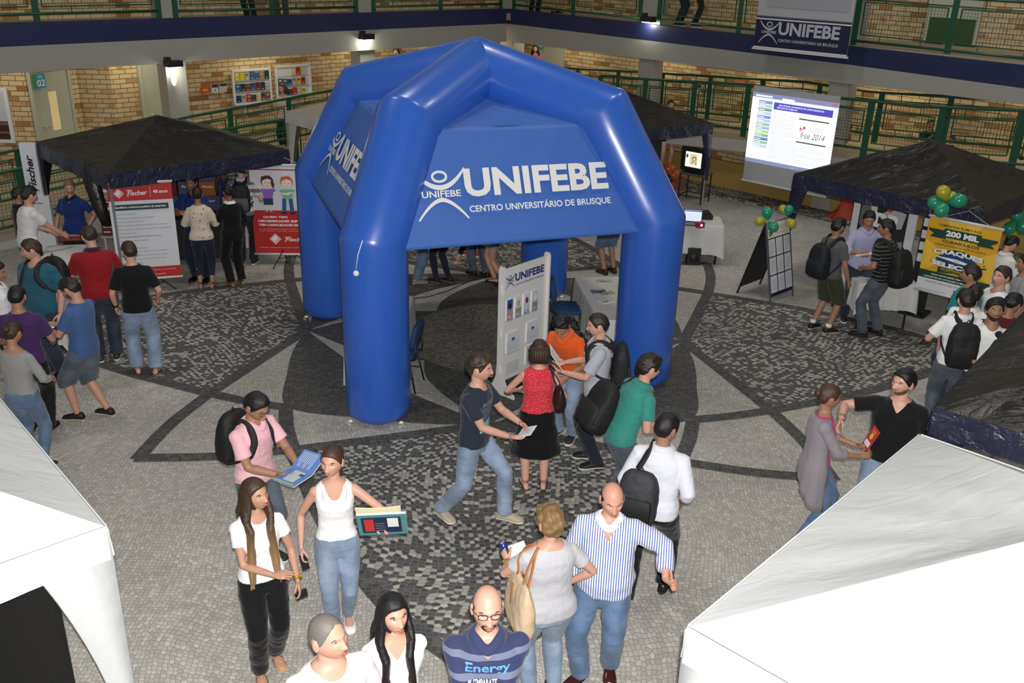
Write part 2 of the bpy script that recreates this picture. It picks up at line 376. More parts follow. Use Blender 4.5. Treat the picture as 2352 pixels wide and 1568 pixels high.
strip('trim_4', 'R', RC-.0, [(1163, 54), (1946, 148), (2352, 203), (2700, 250)], [(1163, 95), (1600, 150), (2352, 240), (2700, 282)], .30, M_CONC)
# upper gallery floor and ceiling slab
cx0, cy0 = cornerpt(LC, RC)
def gal(c_add, z0, z1, name, m, far=18, c2=3.4):
    a = cornerpt(LC+c_add, RC+c_add); b = cornerpt(LC+c2, RC+c2)
    mb = MB(); mb.prism([(a[0]-far, a[1]-far), a, b, (b[0]-far, b[1]-far)], z0, z1); mb.prism([a, (a[0]+far, a[1]-far), (b[0]+far, b[1]-far), b], z0, z1); return struct(name, mb, m)
gal(.12, 3.40, 3.58, 'ceiling', mat('slab', (.33, .28, .2), .7))
ub = cornerpt(LC+3.4, RC+3.4)
uvwall('wall_upper_left', [(ub[0]-20, ub[1]-20), ub], 3.58, 6.6, M_BRICK); uvwall('wall_upper_right', [ub, (ub[0]+20, ub[1]-20)], 3.58, 6.6, M_BRICK)
# roof far above the hall
mb = MB(); mb.box((0, 14, 13), (44, 44, .2)); struct('ceiling_roof', mb, mat('roof_sheet', (.35, .35, .35), .8))

# lower gallery: brick walls
GR = cornerpt(LC+2.9, RC+3.0)
rr = (GR[0]+20, GR[1]-20)
uvwall('wall_right', [GR, rr], 0, 3.45, M_BRICK)
pD = Vector(plan('L', LC+2.6, 250)); dW = Vector((math.sin(math.radians(88)), math.cos(math.radians(88)))); dB = Vector((math.sin(math.radians(20)), math.cos(math.radians(20))))
def meet(p, d, px):
    """walk from p along d until the point projects at column px (z 2.3)"""
    best = None
    for i in range(-800, 801):
        q = p+d*(i*.01); v = Vector((q.x, q.y, 2.3))-Vector(CPOS); x = 1176+F_PX*(v.dot(Vector(RI)))/(v.dot(Vector(FW)))
        if best is None or abs(x-px) < best[0]: best = (abs(x-px), q)
    return best[1]
pC = meet(pD, dW, 176); pB = meet(pC, dB, 60); pA = pB-dW*8
uvwall('wall_left', [tuple(pA), tuple(pB), tuple(pC), tuple(pD), GR], 0, 3.45, M_BRICK)

def panel_on(a, b, z0, z1, off=.02):
    """plane segment a->b (plan), front normal to the hall; returns origin, U, V, N, width"""
    a, b = Vector((*a, 0)), Vector((*b, 0)); U = (b-a).normalized(); N = Vector((U.y, -U.x, 0)); return a+N*off+Vector((0, 0, z0)), U, Vector((0, 0, 1)), N, (b-a).length
def wall_pt(px, py, side, c, off=.02): return onp(px, py, c, side)+(nL if side == 'L' else nR)*off
M_TXT = mat('white_print', (.85, .85, .85), .6)
M_SIGNG, M_SIGNB = mat('sign_green', (.03, .30, .10), .5), mat('sign_blue', (.02, .30, .52), .5)
M_ALU = mat('aluminium', (.55, .55, .55), .35, 1.)
def room_door(name, O, U, w, h, num, label, glass=True):
    N = Vector((U.y, -U.x, 0)); R = Matrix((U, N*-1, Vector((0, 0, 1)))).transposed()
    e = empty(name, O); e['kind'] = 'structure'
    def bx(nm, x, z, ww, hh, d, m, y=.0):
        mb = MB(); mb.box(U*(x+ww/2)+N*y+Vector((0, 0, z+hh/2)), (ww, d, hh), R=R); return mb.build(nm, m, e, bevel=.004)
    bx('door_leaf', 0, 0, w, h, .04, M_DOOR, .03)
    for x, z, ww, hh in ((-.07, 0, .07, h+.07), (w, 0, .07, h+.07), (0, h, w, .07)): bx('door_frame', x, z, ww, hh, .10, M_DOOR, .03)
    if glass: bx('door_window', w*.38, h*.42, w*.22, h*.38, .03, mat('door_glass', (.55, .45, .22), .2, emit=((.9, .7, .35), .25)), .05)
    mb = MB(); mb.tube([U*(w*.12)+N*.05+Vector((0, 0, h*.47)), U*(w*.12)+N*.10+Vector((0, 0, h*.47)), U*(w*.26)+N*.10+Vector((0, 0, h*.47))], .012, 8); mb.build('door_handle', M_ALU, e, True)
    if num:
        p = Panel(U*(-.06)+N*.12+Vector((0, 0, h-.32)), U, (0, 0, 1), N); p.rect(0, 0, .09, .30, M_SIGNG); p.rect(.09, 0, .25, .30, M_SIGNB)
        p.text('Sala', .15, .215, .06, M_TXT); p.text(num, .11, .04, .14, M_TXT, w=.21, bold=.02); p.build('room_number_sign', e)
    return e
pBC = (pC-pB).normalized(); O = Vector((*(pB+pBC*.1), .42))+Vector((pBC.y, -pBC.x, 0))*.03
room_door('door_1', O, Vector((*pBC, 0)), .95, 2.15, '02', '')
d2 = wall_pt(325, 200, 'L', LC+2.6); d2.z = .55; room_door('door_2', Vector((d2.x, d2.y, .45)), uL.copy(), .85, 2.2, None, '', False)
d3 = wall_pt(1238, 122, 'R', RC+3.0); room_door('door_3', Vector((d3.x, d3.y, .75)), uR.copy(), 1.0, 2.05, '06', '', False)
d4 = onp(2140, 40, RC+3.4, 'R'); e4 = room_door('door_4', Vector((d4.x, d4.y, 3.6))+nR*.03, uR.copy(), 1.0, 2.1, None, '', False)
mb = MB(); Rr = Matrix((uR, -nR, Vector((0, 0, 1)))).transposed(); mb.box(uR*.5+nR*.055+Vector((0, 0, .27)), (.98, .02, .52), R=Rr); mb.build('kick_plate', mat('door_green', (.03, .08, .02), .5), e4)

# ---- columns
def column(name, side, c, px, w, z0, z1, label, grp='concrete columns along the galleries'):
    p = onp(px, 150, c, side); n = nL if side == 'L' else nR; u = uL if side == 'L' else uR
    mb = MB(); R = Matrix((u, -n, Vector((0, 0, 1)))).transposed(); mb.box((p.x, p.y, (z0+z1)/2), (w, .42, z1-z0), R=R)
    return tag(mb.build(name, M_CONC, None, bevel=.015), label, 'column', grp)
column('concrete_column', 'L', LC+.46, 393, .46, 0, 6.6, 'square concrete column left of the notice boards, lit by a lamp')
column('concrete_column', 'L', LC+.46, 834, .46, 0, 6.6, 'square concrete column just left of the top of the inflatable tent')
column('concrete_column', 'R', RC+.46, 1495, .46, 0, 6.6, 'square concrete column right of the door marked 06')
column('concrete_column', 'R', RC+.46, 1944, .46, 0, 6.6, 'square concrete column behind the hanging banner and projection screen')
mb = MB(); mb.box((cx0, cy0+.62, 3.3), (.5, .5, 6.6), rz=math.pi/4); tag(mb.build('concrete_column', M_CONC, None, bevel=.015), 'concrete column in the inner corner where the two galleries meet', 'column', 'concrete columns along the galleries')

# ---- ramps: slab edges under the railings and retaining walls
L1, R1, L2, R2 = 25.3, 26.8, 27.2, 28.35
R1top = [(1380, 173), (1473, 181), (1639, 190), (1732, 196), (1929, 225), (2042, 236), (2115, 244), (2352, 254), (2560, 266)]
L1top = [(-160, 426), (0, 397), (103, 375), (533, 294), (657, 274), (800, 250)]
R2top = [(1240, 153), (1400, 162), (1490, 166), (1560, 171), (1850, 188), (1963, 205), (1999, 210), (2115, 218), (2352, 232), (2560, 242)]
L2top = [(-160, 380), (0, 351), (96, 332), (435, 268), (775, 205), (900, 182)]
def wpts(pts, c, side): return [onp(x, y, c, side) for x, y in pts]
def edge(name, pts, c, side, dz0, dz1, back, m, off=0):
    P = [p+(nL if side == 'L' else nR)*off for p in wpts(pts, c, side)]; n = nL if side == 'L' else nR; mb = MB()
    mb.rings([[p+Vector((0, 0, -dz0)), p+Vector((0, 0, -dz1)), p-n*back+Vector((0, 0, -dz1)), p-n*back+Vector((0, 0, -dz0))] for p in P]); return struct(name, mb, m)
Z = 1.10
edge('trim_5', R1top, R1, 'R', Z, Z+.13, .3, M_GFLOOR); edge('trim_6', R1top, R1, 'R', Z+.13, Z+.40, 3.6, M_CONC2)
edge('trim_7', L1top, L1, 'L', Z, Z+.12, .3, M_GFLOOR); edge('trim_8', L1top, L1, 'L', Z+.12, Z+.45, 5.0, M_CONC2)
edge('floor_ramp_right', R1top, R1, 'R', Z+.02, Z+.12, 3.6, M_GFLOOR, -.3)
edge('floor_ramp_left', L1top, L1, 'L', Z+.02, Z+.12, 5.0, M_GFLOOR, -.3)
a = onp(1240, 300, 27.75, 'R'); b = onp(2500, 500, 27.75, 'R')
uvwall('wall_under_ramp_right', [(a.x, a.y), (b.x, b.y)], .62, 1.5, M_BRICK, t=.2)
mb = MB(); t_ = (b-a); t_.z = 0
mb.prism([(a.x-.07, a.y-.07), (b.x-.07, b.y-.07), (b.x+.1, b.y+.1), (a.x+.1, a.y+.1)], 0, .66); struct('wall_plinth_right', mb, M_OCHRE)
# cobbled kerb strip along the wall foot
mb = MB(); a2, b2 = a-nR*-.65, b-nR*-.65
a = onp(1240, 300, 27.7, 'R'); mb.prism([(a.x, a.y), (a.x-.62, a.y-.62), (b.x-.62, b.y-.62), (b.x, b.y)], 0, .03); struct('trim_9', mb, cobble('cobble_mixed2', 'mixed'))

# ---- railings
def railing(name, pts, c, side, h, spacing, label, grp=None, pw=.06, wires=True):
    P = wpts(pts, c, side); n = nL if side == 'L' else nR; o = P[0]
    root = empty(name, (o.x, o.y, o.z-h), 0, label, 'railing', grp); P = [p-Vector((o.x, o.y, o.z-h)) for p in P]
    S = [0]
    for i in range(len(P)-1): S.append(S[-1]+(P[i+1]-P[i]).length)
    def pt(s):
        for i in range(len(P)-1):
            if s <= S[i+1] or i == len(P)-2: return P[i].lerp(P[i+1], (s-S[i])/(S[i+1]-S[i]))
    for nm, dz, w in (('top_rail', 0, .06), ('bottom_rail', -h+.13, .055)):
        mb = MB(); mb.tube([p+Vector((0, 0, dz)) for p in P], w/2, 8); mb.build(nm, M_GREEN, root, True)
    if h > 1: mb = MB(); mb.tube([p+Vector((0, 0, -.16)) for p in P], .013, 6); mb.build('mid_rail', M_GREEN, root, True)
    k = max(1, round(S[-1]/spacing)); u = uL if side == 'L' else uR
    for i in range(k+1):
        p = pt(min(i*S[-1]/k, S[-1]-1e-3)); mb = MB(); mb.box(p+Vector((0, 0, -h/2-.03)), (pw*1.9, .03, h-.02+.06), R=Matrix((u, -n, Vector((0, 0, 1)))).transposed()); mb.build('post', M_GREEN, root)
    for i in range(k):
        s0, s1 = i*S[-1]/k+.13, (i+1)*S[-1]/k-.13; A, B = pt(s0), pt(s1); z0, z1 = -h+.26, -.20
        mb = MB(); cs = [A+Vector((0, 0, z1)), B+Vector((0, 0, z1)), B+Vector((0, 0, z0)), A+Vector((0, 0, z0))]
        for j in range(4): mb.bar(cs[j], cs[(j+1) % 4], .022)
        for j in (0, 1):
            f = (.25, .75)[j]; q = A.lerp(B, f); mb.bar(q+Vector((0, 0, z1)), q, .014); mb.bar(q+Vector((0, 0, z0)), q+Vector((0, 0, -h+.13)), .014)
        if wires:
            nx = int((s1-s0)/.062); nz = int((z1-z0)/.062)
            for a in range(1, nx): q = A.lerp(B, a/nx); mb.bar(q+Vector((0, 0, z0)), q+Vector((0, 0, z1)), .0045)
            for a in range(1, nz): zz = Vector((0, 0, z0+(z1-z0)*a/nz)); mb.bar(A+zz, B+zz, .0045)
        mb.build('mesh_panel', M_GREEN, root)
    return root
railing('ramp_railing', R1top, R1, 'R', Z, 1.42, 'green metal railing along the outer edge of the right ramp, behind the projection screen', pw=.07)
railing('ramp_railing', L1top, L1, 'L', Z, 1.42, 'green metal railing along the lower left ramp, behind the left black canopy', pw=.07)
railing('gallery_railing', R2top, R2, 'R', 1.02, 1.42, 'thinner green railing set behind the ramp railing on the right gallery')
railing('gallery_railing', L2top, L2, 'L', 1.02, 1.42, 'green railing in front of the book notice boards on the left gallery')
up = .98
def uptop(line, c, side):
    return [onp(x, y, c, side)+Vector((0, 0, up)) for x, y in line]
def railing_w(name, P, side, h, label):
    global wpts
    old = wpts; wpts = lambda *_: P; r = railing(name, None, None, side, h, 1.95, label); wpts = old; return r
for line, side, c, lab in (([(-250, 58), (366, 40)], 'L', LC+.15, 'upper floor green railing, stretch at the far left above the navy band'),
                           ([(404, 40), (818, 29)], 'L', LC+.15, 'upper floor green railing between the two left concrete columns'),
                           ([(858, 28), (1150, 20)], 'L', LC+.15, 'upper floor green railing just left of the gallery corner'),
                           ([(1180, 22), (1468, 54)], 'R', RC+.15, 'upper floor green railing just right of the gallery corner'),
                           ([(1512, 58), (1905, 101)], 'R', RC+.15, 'upper floor green railing left of and behind the hanging banner'),
                           ([(1958, 108), (2420, 158)], 'R', RC+.15, 'upper floor green railing at the far right above the navy band')):
    railing_w('upper_railing', [p+Vector((0, 0, up+.12)) for p in wpts(line, c, side)], side, up+.12, lab)

# ---- column lamps
M_BLK = mat('black_metal', (.012, .012, .013), .4); M_GLOW = mat('lamp_glass', (.9, .9, .8), .3, emit=((1, 1, .85), 9))
def col_lamp(px, py, side, c, label, bulb=True):
    p = onp(px, py, c, side); n = nL if side == 'L' else nR; u = uL if side == 'L' else uR; e = empty('column_lamp', p, 0, label, 'lamp', 'black lamps on the concrete frame')
    R = Matrix((u, -n, Vector((0, 0, 1)))).transposed()
    mb = MB(); mb.box((0, 0, 0), (.34, .22, .13), R=R); mb.box(-u*.12+Vector((0, 0, .09)), (.12, .1, .1), R=R); mb.build('housing', M_BLK, e, bevel=.01)
    mb = MB(); mb.box((0, 0, -.072), (.26, .16, .015), R=R); mb.build('diffuser', M_GLOW, e)
    if bulb: mb = MB(); mb.ell(Vector((0, 0, -.33))-n*.06, (.055, .055, .14)); mb.build('bulb', mat('bulb', (.8, .8, .7), .3, emit=((1, 1, .8), 1.1)), e, True)
    return lamp('column_lamp_light', 'POINT', p+Vector((0, 0, -.14))+n*.05, 9, (1, 1, .82), radius=.05)
col_lamp(398, 146, 'L', LC-.14, 'black lamp on the column left of the notice boards, its bulb lit')
col_lamp(842, 84, 'L', LC-.14, 'black lamp on the column beside the tent top, casting light downward', False)
col_lamp(1489, 44, 'R', RC-.14, 'black lamp above the navy band on the right gallery', False)
# ceiling tubes inside the galleries
for s, side in ((1, 'L'), (-1, 'R')):
    for k in range(5):
        b_ = Vector((*cornerpt(LC+1.6, RC+1.6), 0)); d_ = -uL if side == 'L' else uR
        p = b_+d_*(1.8+k*3.2)
        lamp('gallery_tube_light', 'AREA', (p.x, p.y, 3.3), 17, (1, .86, .58), 1.2, .12)
        lamp('upper_gallery_light', 'AREA', (p.x+.3*s, p.y+.3, 6.2), 4.5, (1, .88, .6), 1.2, .12)
# ================================================================ CANOPIES
def fabric(name, col, rough=.45, bump=.6, coat=0, sc=3.):
    def build(nt, b):
        N = nt.nodes.new; L = nt.links.new; tc = N('ShaderNodeTexCoord')
        n1 = N('ShaderNodeTexNoise'); n1.inputs['Scale'].default_value = sc; n1.inputs['Detail'].default_value = 6; n1.inputs['Distortion'].default_value = .5
        mp = N('ShaderNodeMapping'); mp.inputs['Scale'].default_value = (1, 2.2, 1.5); mp.inputs['Rotation'].default_value = (.3, .2, .7); L(tc.outputs['Object'], mp.inputs[0]); L(mp.outputs[0], n1.inputs[0])
        r = N('ShaderNodeMath'); r.operation = 'MULTIPLY_ADD'; L(n1.outputs[0], r.inputs[0]); r.inputs[1].default_value = 2; r.inputs[2].default_value = -1
        ab = N('ShaderNodeMath'); ab.operation = 'ABSOLUTE'; L(r.outputs[0], ab.inputs[0])
        bp = N('ShaderNodeBump'); bp.inputs['Strength'].default_value = bump; bp.inputs['Distance'].default_value = .035; L(ab.outputs[0], bp.inputs['Height']); L(bp.outputs[0], b.inputs['Normal'])
        b.inputs['Base Color'].default_value = (*col, 1); b.inputs['Coat Weight'].default_value = coat; b.inputs['Coat Roughness'].default_value = .3
        return None
    return nodes_mat(name, build, rough, .5)
M_WTARP = fabric('white_tarp', (.62, .64, .64), .5, .22, sc=1.7); M_BTARP = fabric('black_tarp', (.014, .013, .012), .33, .9, sc=2.6)
M_NTARP = fabric('navy_tarp', (.016, .018, .04), .33, .8); M_GTARP = fabric('beige_tarp', (.42, .38, .30), .6, .4)
M_POLE = mat('pole_steel', (.45, .45, .46), .3, .9)
def canopy(label, A, B, left, m_roof, m_side, zpk, size=3.0, eave=2.0, val=.22, sleeve='w', seed=0, group=None, sag=.12, poles=True, skip=()):
    """A, B: two neighbouring eave corners (world); the canopy lies to the left (or right) of A->B"""
    A = Vector((A[0], A[1], 0)); B = Vector((B[0], B[1], 0)); u = (B-A).normalized(); w = Vector((-u.y, u.x, 0))*(1 if left else -1); ctr = (A+B)/2+w*size/2
    h = size/2; e = empty('canopy_tent', ctr, 0, label, 'canopy tent', group); rng = np.random.RandomState(seed)
    C = [ -u*h-w*h, u*h-w*h, u*h+w*h, -u*h+w*h ]; C = [c+Vector((0, 0, eave)) for c in C]; pk = Vector((0, 0, zpk)); mb = MB(); n = 18
    ph = rng.rand(6)*6.28
    for k in range(4):
        a, b = C[k], C[(k+1) % 4]; idx = {}
        nn = (b-a).cross(pk-a).normalized(); nn = nn if nn.z > 0 else -nn
        vs = []; fs = []
        for i in range(n+1):
            for j in range(i+1):
                t = i/n; q = pk.lerp(a.lerp(b, j/i if i else 0), t); s = (j/i if i else .5); cr = math.sin(math.pi*s)*math.sin(math.pi*min(1, t*1.0))
                fold = .020*math.sin(9*s*3.1+ph[k]+3*t)*math.sin(math.pi*t)+.013*math.sin(23*s+5*t+ph[(k+2) % 6])*t*(1-t)*3
                q = q-nn*(sag*cr)+nn*fold*math.sin(math.pi*s); idx[i, j] = len(vs); vs.append(q)
        for i in range(n):
            for j in range(i+1):
                fs.append((idx[i, j], idx[i+1, j], idx[i+1, j+1]))
                if j < i: fs.append((idx[i, j], idx[i+1, j+1], idx[i, j+1]))
        mb.add(vs, fs)
    roof = mb.build('roof', m_roof, e, True)
    for k in range(4):
        a, b = C[k], C[(k+1) % 4]; o = ((a+b)/2); o.z = 0; o = o.normalized(); mb = MB(); R = []; N = 26
        for i in range(N+1):
            p = a.lerp(b, i/N)+o*.012; wv = .018*math.sin(i*1.1+ph[k])*math.sin(math.pi*i/N); sc = .02*math.sin(math.pi*i/N)
            R.append([p+Vector((0, 0, .005)), p+o*(.012+wv*.5)+Vector((0, 0, -val*.5)), p+o*(.02+wv)+Vector((0, 0, -val-sc)), p+o*(.008+wv)+Vector((0, 0, -val-sc)), p-o*.008])
        mb.rings(R); mb.build('valance', m_side, e, False)
    for k in range(4):
        c = C[k]; o = Vector((c.x, c.y, 0)).normalized(); t1 = (C[(k+1) % 4]-c).normalized(); t2 = (C[k-1]-c).normalized()
        if poles:
            mb = MB(); base = Vector((c.x, c.y, 0))-o*.04; mb.box(base+Vector((0, 0, eave/2)), (.032, .032, eave)); mb.box(base+Vector((0, 0, .006)), (.09, .09, .012)); mb.build('leg', M_POLE, e)
        if sleeve and k not in skip:
            R1_ = []; zb = .12 if sleeve == 'w' else .8
            for i in range(11):
                t = i/10; z = eave-.02-(eave-zb-.02)*t; wd = (.40*(1-t)**1.9+.075) if sleeve == 'w' else (.30*(1-t)**1.6+.05); p = Vector((c.x, c.y, z))+o*.012
                R1_.append([p+t1*wd, p+t1*wd*.5+o*.01, p+o*.012, p+t2*wd*.5+o*.01, p+t2*wd, p+t2*wd-o*.012, p-o*.012, p+t1*wd-o*.012])
            mb = MB(); mb.rings(R1_); mb.build('corner_sleeve', m_side, e, True)
    return e
def a2(px, py, z=2.0): p = at(px, py, z); return (p.x, p.y)
canopy('large white canopy tent filling the lower right corner', a2(1582, 1440), a2(2115, 998), False, M_WTARP, M_WTARP, 2.72, 3.05, seed=3, sag=.07)
canopy('white canopy tent at the lower left edge, its sleeve hanging over a leg', a2(240, 1208), a2(0, 1293), True if False else False, M_WTARP, M_WTARP, 2.72, 3.0, seed=5, sag=.07) if False else None
_A = Vector(a2(240, 1208)); _B = Vector(a2(0, 1293)); _d = (_B-_A).normalized()*3.0
canopy('white canopy tent at the lower left edge, its sleeve hanging over a leg', _A, _A+_d, False, M_WTARP, M_WTARP, 2.72, 3.0, seed=5, sag=.07)
canopy('black plastic canopy tent over the stand on the left', a2(247, 400), a2(662, 345), True, M_BTARP, M_NTARP, 2.52, 3.05, seed=1, sleeve='b', sag=.06, skip=(0,1))
canopy('black plastic canopy tent over the stand on the right, peak before the railing', a2(1832, 400), a2(2252, 484), True, M_BTARP, M_NTARP, 2.62, 3.0, seed=2, sleeve='b', sag=.05, skip=(1,))
_A = Vector(a2(2148, 935)); _B = Vector(a2(2352, 718)); _d = (_B-_A).normalized()*3.0
canopy('dark navy canopy tent at the right edge between the white tent and the crowd', _A, _A+_d, False, M_BTARP, M_NTARP, 2.6, 3.0, seed=4, sleeve='b', sag=.06)
_A = Vector(a2(1637, 283)); canopy('black plastic canopy tent behind the right side of the inflatable tent', (_A.x-2.45, _A.y-1.55), _A, True, M_BTARP, M_NTARP, 2.6, 2.9, seed=6, sleeve='b', sag=.06)
_A = Vector(a2(660, 255)); canopy('light grey canopy tent behind the left side of the inflatable tent', _A, (_A.x+2., _A.y+2.), False, M_GTARP, mat('pale_tarp', (.5, .5, .46), .6), 2.5, 2.9, seed=8, sag=.05)

# ================================================================ INFLATABLE TENT
M_INF = mat('blue_pvc', (.026, .115, .52), .30, spec=.6, bump=(2.2, .12), coat=.25); M_BAN = mat('blue_fabric', (.045, .14, .48), .55, bump=(2.4, .55, (1, 1, 3)))
M_WHT = mat('white_vinyl', (.80, .80, .78), .55)
ICX, ICY, IR, IZ1, IRHO, IZ2, IZ3, IT = -.55, 12.39, 2.50, 2.17, 1.74, 3.38, 3.82, .385
inf = empty('inflatable_tent', (ICX, ICY, 0), 0, 'large blue inflatable arch tent with white lettering in the middle of the hall', 'inflatable tent')
ths = [math.radians(245.5-90*i) for i in range(4)]; dirs = [Vector((math.cos(a), math.sin(a), 0)) for a in ths]   # FL, BL, BR, FR
def miter_tube(path, r, seg=28, endfun=None):
    """round tube with mitred bends; ring planes bisect the segments"""
    R = []
    for i, p in enumerate(path):
        d0 = (p-path[i-1]).normalized() if i else None; d1 = (path[i+1]-p).normalized() if i+1 < len(path) else None
        t = (d0+d1).normalized() if d0 and d1 else (d0 or d1); R.append((p, t, d0 or d1, d1 or d0))
    return R
def arch_pair(a, b):
    """one continuous leg-to-leg arch over the top"""
    A, B = dirs[a], dirs[b]
    pts = [A*IR+Vector((0, 0, 0)), A*IR+Vector((0, 0, IZ1)), A*IRHO+Vector((0, 0, IZ2)), Vector((0, 0, IZ3)), B*IRHO+Vector((0, 0, IZ2)), B*IR+Vector((0, 0, IZ1)), B*IR]
    side = Vector((-A.y, A.x, 0)); fine = []
    mb = MB(); rings = []; seg = 32
    def ring(p, nrm_in, t, r, squeeze=1.0):
        up_ = side.cross(t).normalized(); return [p+side*(r*math.cos(q))+up_*(r*math.sin(q)*squeeze) for q in [2*math.pi*k/seg for k in range(seg)]]
    # rounded foot
    for z, rr in ((.0, .55), (.02, .80), (.07, .94), (.16, 1.0)):
        rings.append(ring(pts[0]+Vector((0, 0, z)), None, Vector((0, 0, 1)), IT*rr))
    n = len(pts)
    for i in range(1, n-1):
        d0 = (pts[i]-pts[i-1]).normalized(); d1 = (pts[i+1]-pts[i]).normalized(); t = (d0+d1).normalized(); k = 1/max(.5, d0.dot(t)); L0 = (pts[i]-pts[i-1]).length; L1_ = (pts[i+1]-pts[i]).length
        # fillet: a few rings easing through the mitre, slightly pinched at the crease
        for s in (.5, .24): rings.append(ring(pts[i]-d0*(L0*s if s == .5 else s), None, d0, IT))
        rings.append(ring(pts[i]-d0*.035, None, t, IT, k)); rings.append(ring(pts[i], None, t, IT*.985, k)); rings.append(ring(pts[i]+d1*.035, None, t, IT, k))
        rings.append(ring(pts[i]+d1*.24, None, d1, IT))
    for z, rr in ((.16, 1.0), (.07, .94), (.02, .80), (.0, .55)): rings.append(ring(pts[-1]+Vector((0, 0, z)), None, Vector((0, 0, -1)), IT*rr))
    mb.rings(rings); return mb
arch_pair(0, 2).build('arch_tube', M_INF, inf, True); arch_pair(1, 3).build('arch_tube', M_INF, inf, True)
V3z = Vector((0, 0, 1))
def cpt(i, kind, inset=.0):
    d = dirs[i]
    return {'k': d*(IR)+Vector((0, 0, IZ1-.08)), 'b': d*IRHO+Vector((0, 0, IZ2-.06)), 'a': Vector((0, 0, IZ3-.1))}[kind]
def wrinkled(P0, P1, P2, P3, n, m, amp, seed):
    """bilinear sheet with drawn-in wrinkles; P0..P3 counterclockwise from bottom-left"""
    rng = np.random.RandomState(seed); ph = rng.rand(8)*6.28; N = (P1-P0).cross(P3-P0).normalized(); mb = MB(); vs = []
    for j in range(m+1):
        for i in range(n+1):
            s, t = i/n, j/m; p = P0.lerp(P1, s).lerp(P3.lerp(P2, s), t)
            w = (math.sin(14*(s+.5*t)+ph[0])*.5+math.sin(31*(s*.7-t*.5)+ph[1])*.3+math.sin(53*(s+t*.2)+ph[2])*.2)*amp*(1-math.sin(math.pi*s)*.5)*math.sin(math.pi*min(1, max(0, s)))
            sagz = 0
            vs.append(p+N*w+Vector((0, 0, sagz)))
    fs = [(j*(n+1)+i, j*(n+1)+i+1, (j+1)*(n+1)+i+1, (j+1)*(n+1)+i) for j in range(m) for i in range(n)]; mb.add(vs, fs); return mb, N
for k, (i, j) in enumerate(((0, 3), (3, 2), (2, 1), (1, 0))):
    ki, kj, bi, bj = cpt(i, 'k'), cpt(j, 'k'), cpt(i, 'b'), cpt(j, 'b'); u_ = (kj-ki).normalized(); o_ = Vector((ki.x+kj.x, ki.y+kj.y, 0)).normalized()
    ki, kj, bi, bj = ki+u_*.24+o_*.22+V3z*.02, kj-u_*.24+o_*.22+V3z*.02, bi+u_*.16+o_*.14+V3z*.02, bj-u_*.16+o_*.14+V3z*.02
    mb, N = wrinkled(ki, kj, bj, bi, 40, 24, .010, k); o = mb.build('side_banner', M_BAN, inf, True)
    s = o.modifiers.new('s', 'SOLIDIFY'); s.thickness = .004
    mb = MB(); a = cpt(0, 'a'); vs = []; n = 16; idx = {}
    for p in range(n+1):
        for q in range(p+1):
            t = p/n; x = a.lerp(bi.lerp(bj, q/p if p else 0), t); x = x+Vector((0, 0, -.06*math.sin(math.pi*(q/p if p else .5))*math.sin(math.pi*t))); idx[p, q] = len(vs); vs.append(x)
    fs = []
    for p in range(n):
        for q in range(p+1):
            fs.append((idx[p, q], idx[p+1, q], idx[p+1, q+1]))
            if q < p: fs.append((idx[p, q], idx[p+1, q+1], idx[p, q+1]))
    mb.add(vs, fs); mb.build('roof_panel', M_BAN, inf, True)
    if k in (0, 3):
        U = (kj-ki).normalized(); mid0 = (ki+kj)/2; mid1 = (bi+bj)/2; V = (mid1-mid0); V = (V-U*V.dot(U)).normalized(); Nn = U.cross(V).normalized(); w = (kj-ki).length
        O = ki+Nn*.022
        p = Panel(O, U, V, Nn)
        logo(p, w*.095, .30, w*.77, M_WHT)
        p.build('banner_lettering', inf)
# tie ropes and valve caps
mb = MB(); d = dirs[0]; q = Vector((d.x*IR-.12, d.y*IR-IT-.005, 2.2)); mb.tube([q+Vector((.06, .0, .10)), q+Vector((.01, -.015, -.05)), q+Vector((-.02, -.01, -.22))], .006, 5); mb.ell(q+Vector((-.02, -.015, -.27)), (.035, .02, .035), nu=10, nv=6); mb.build('tie_rope', M_WHT, inf, True)
for i in (0, 1, 2):
    for s in (-1, 1):
        mb = MB(); d = dirs[i]; q = d*IR+Vector((s*IT*.78, -IT*.66, .03)); mb.ell(q, (.03, .025, .02), nu=8, nv=5); mb.tube([q, q+Vector((s*.03, -.05, -.01)), q+Vector((-s*.02, -.1, -.012))], .005, 5); mb.build('anchor_loop', M_WHT, inf, True)
# ================================================================ PEOPLE
V3 = lambda *a: Vector(a)
def fuse(mb, voxel, smooth=6):
    me = mb.mesh('tmp'); o = bpy.data.objects.new('tmp', me); COL.objects.link(o)
    m = o.modifiers.new('r', 'REMESH'); m.mode = 'VOXEL'; m.voxel_size = voxel
    s = o.modifiers.new('s', 'SMOOTH'); s.factor = .5; s.iterations = smooth
    dg = bpy.context.evaluated_depsgraph_get(); r = bpy.data.meshes.new_from_object(o.evaluated_get(dg))
    bpy.data.objects.remove(o); bpy.data.meshes.remove(me); return r
def wrinkle(me, amp, sc=(9, 9, 13), seed=0, zr=None):
    n = len(me.vertices); co = np.empty(n*3); me.vertices.foreach_get('co', co); co = co.reshape(-1, 3); no = np.empty(n*3); me.vertices.foreach_get('normal', no); no = no.reshape(-1, 3)
    q = co*np.array(sc)+seed*3.7; f = noise.noise
    d = np.array([f(Vector(p))+.55*f(Vector(p*2.3)) for p in q])
    co += no*(d*amp)[:, None]; me.vertices.foreach_set('co', co.ravel()); me.update()
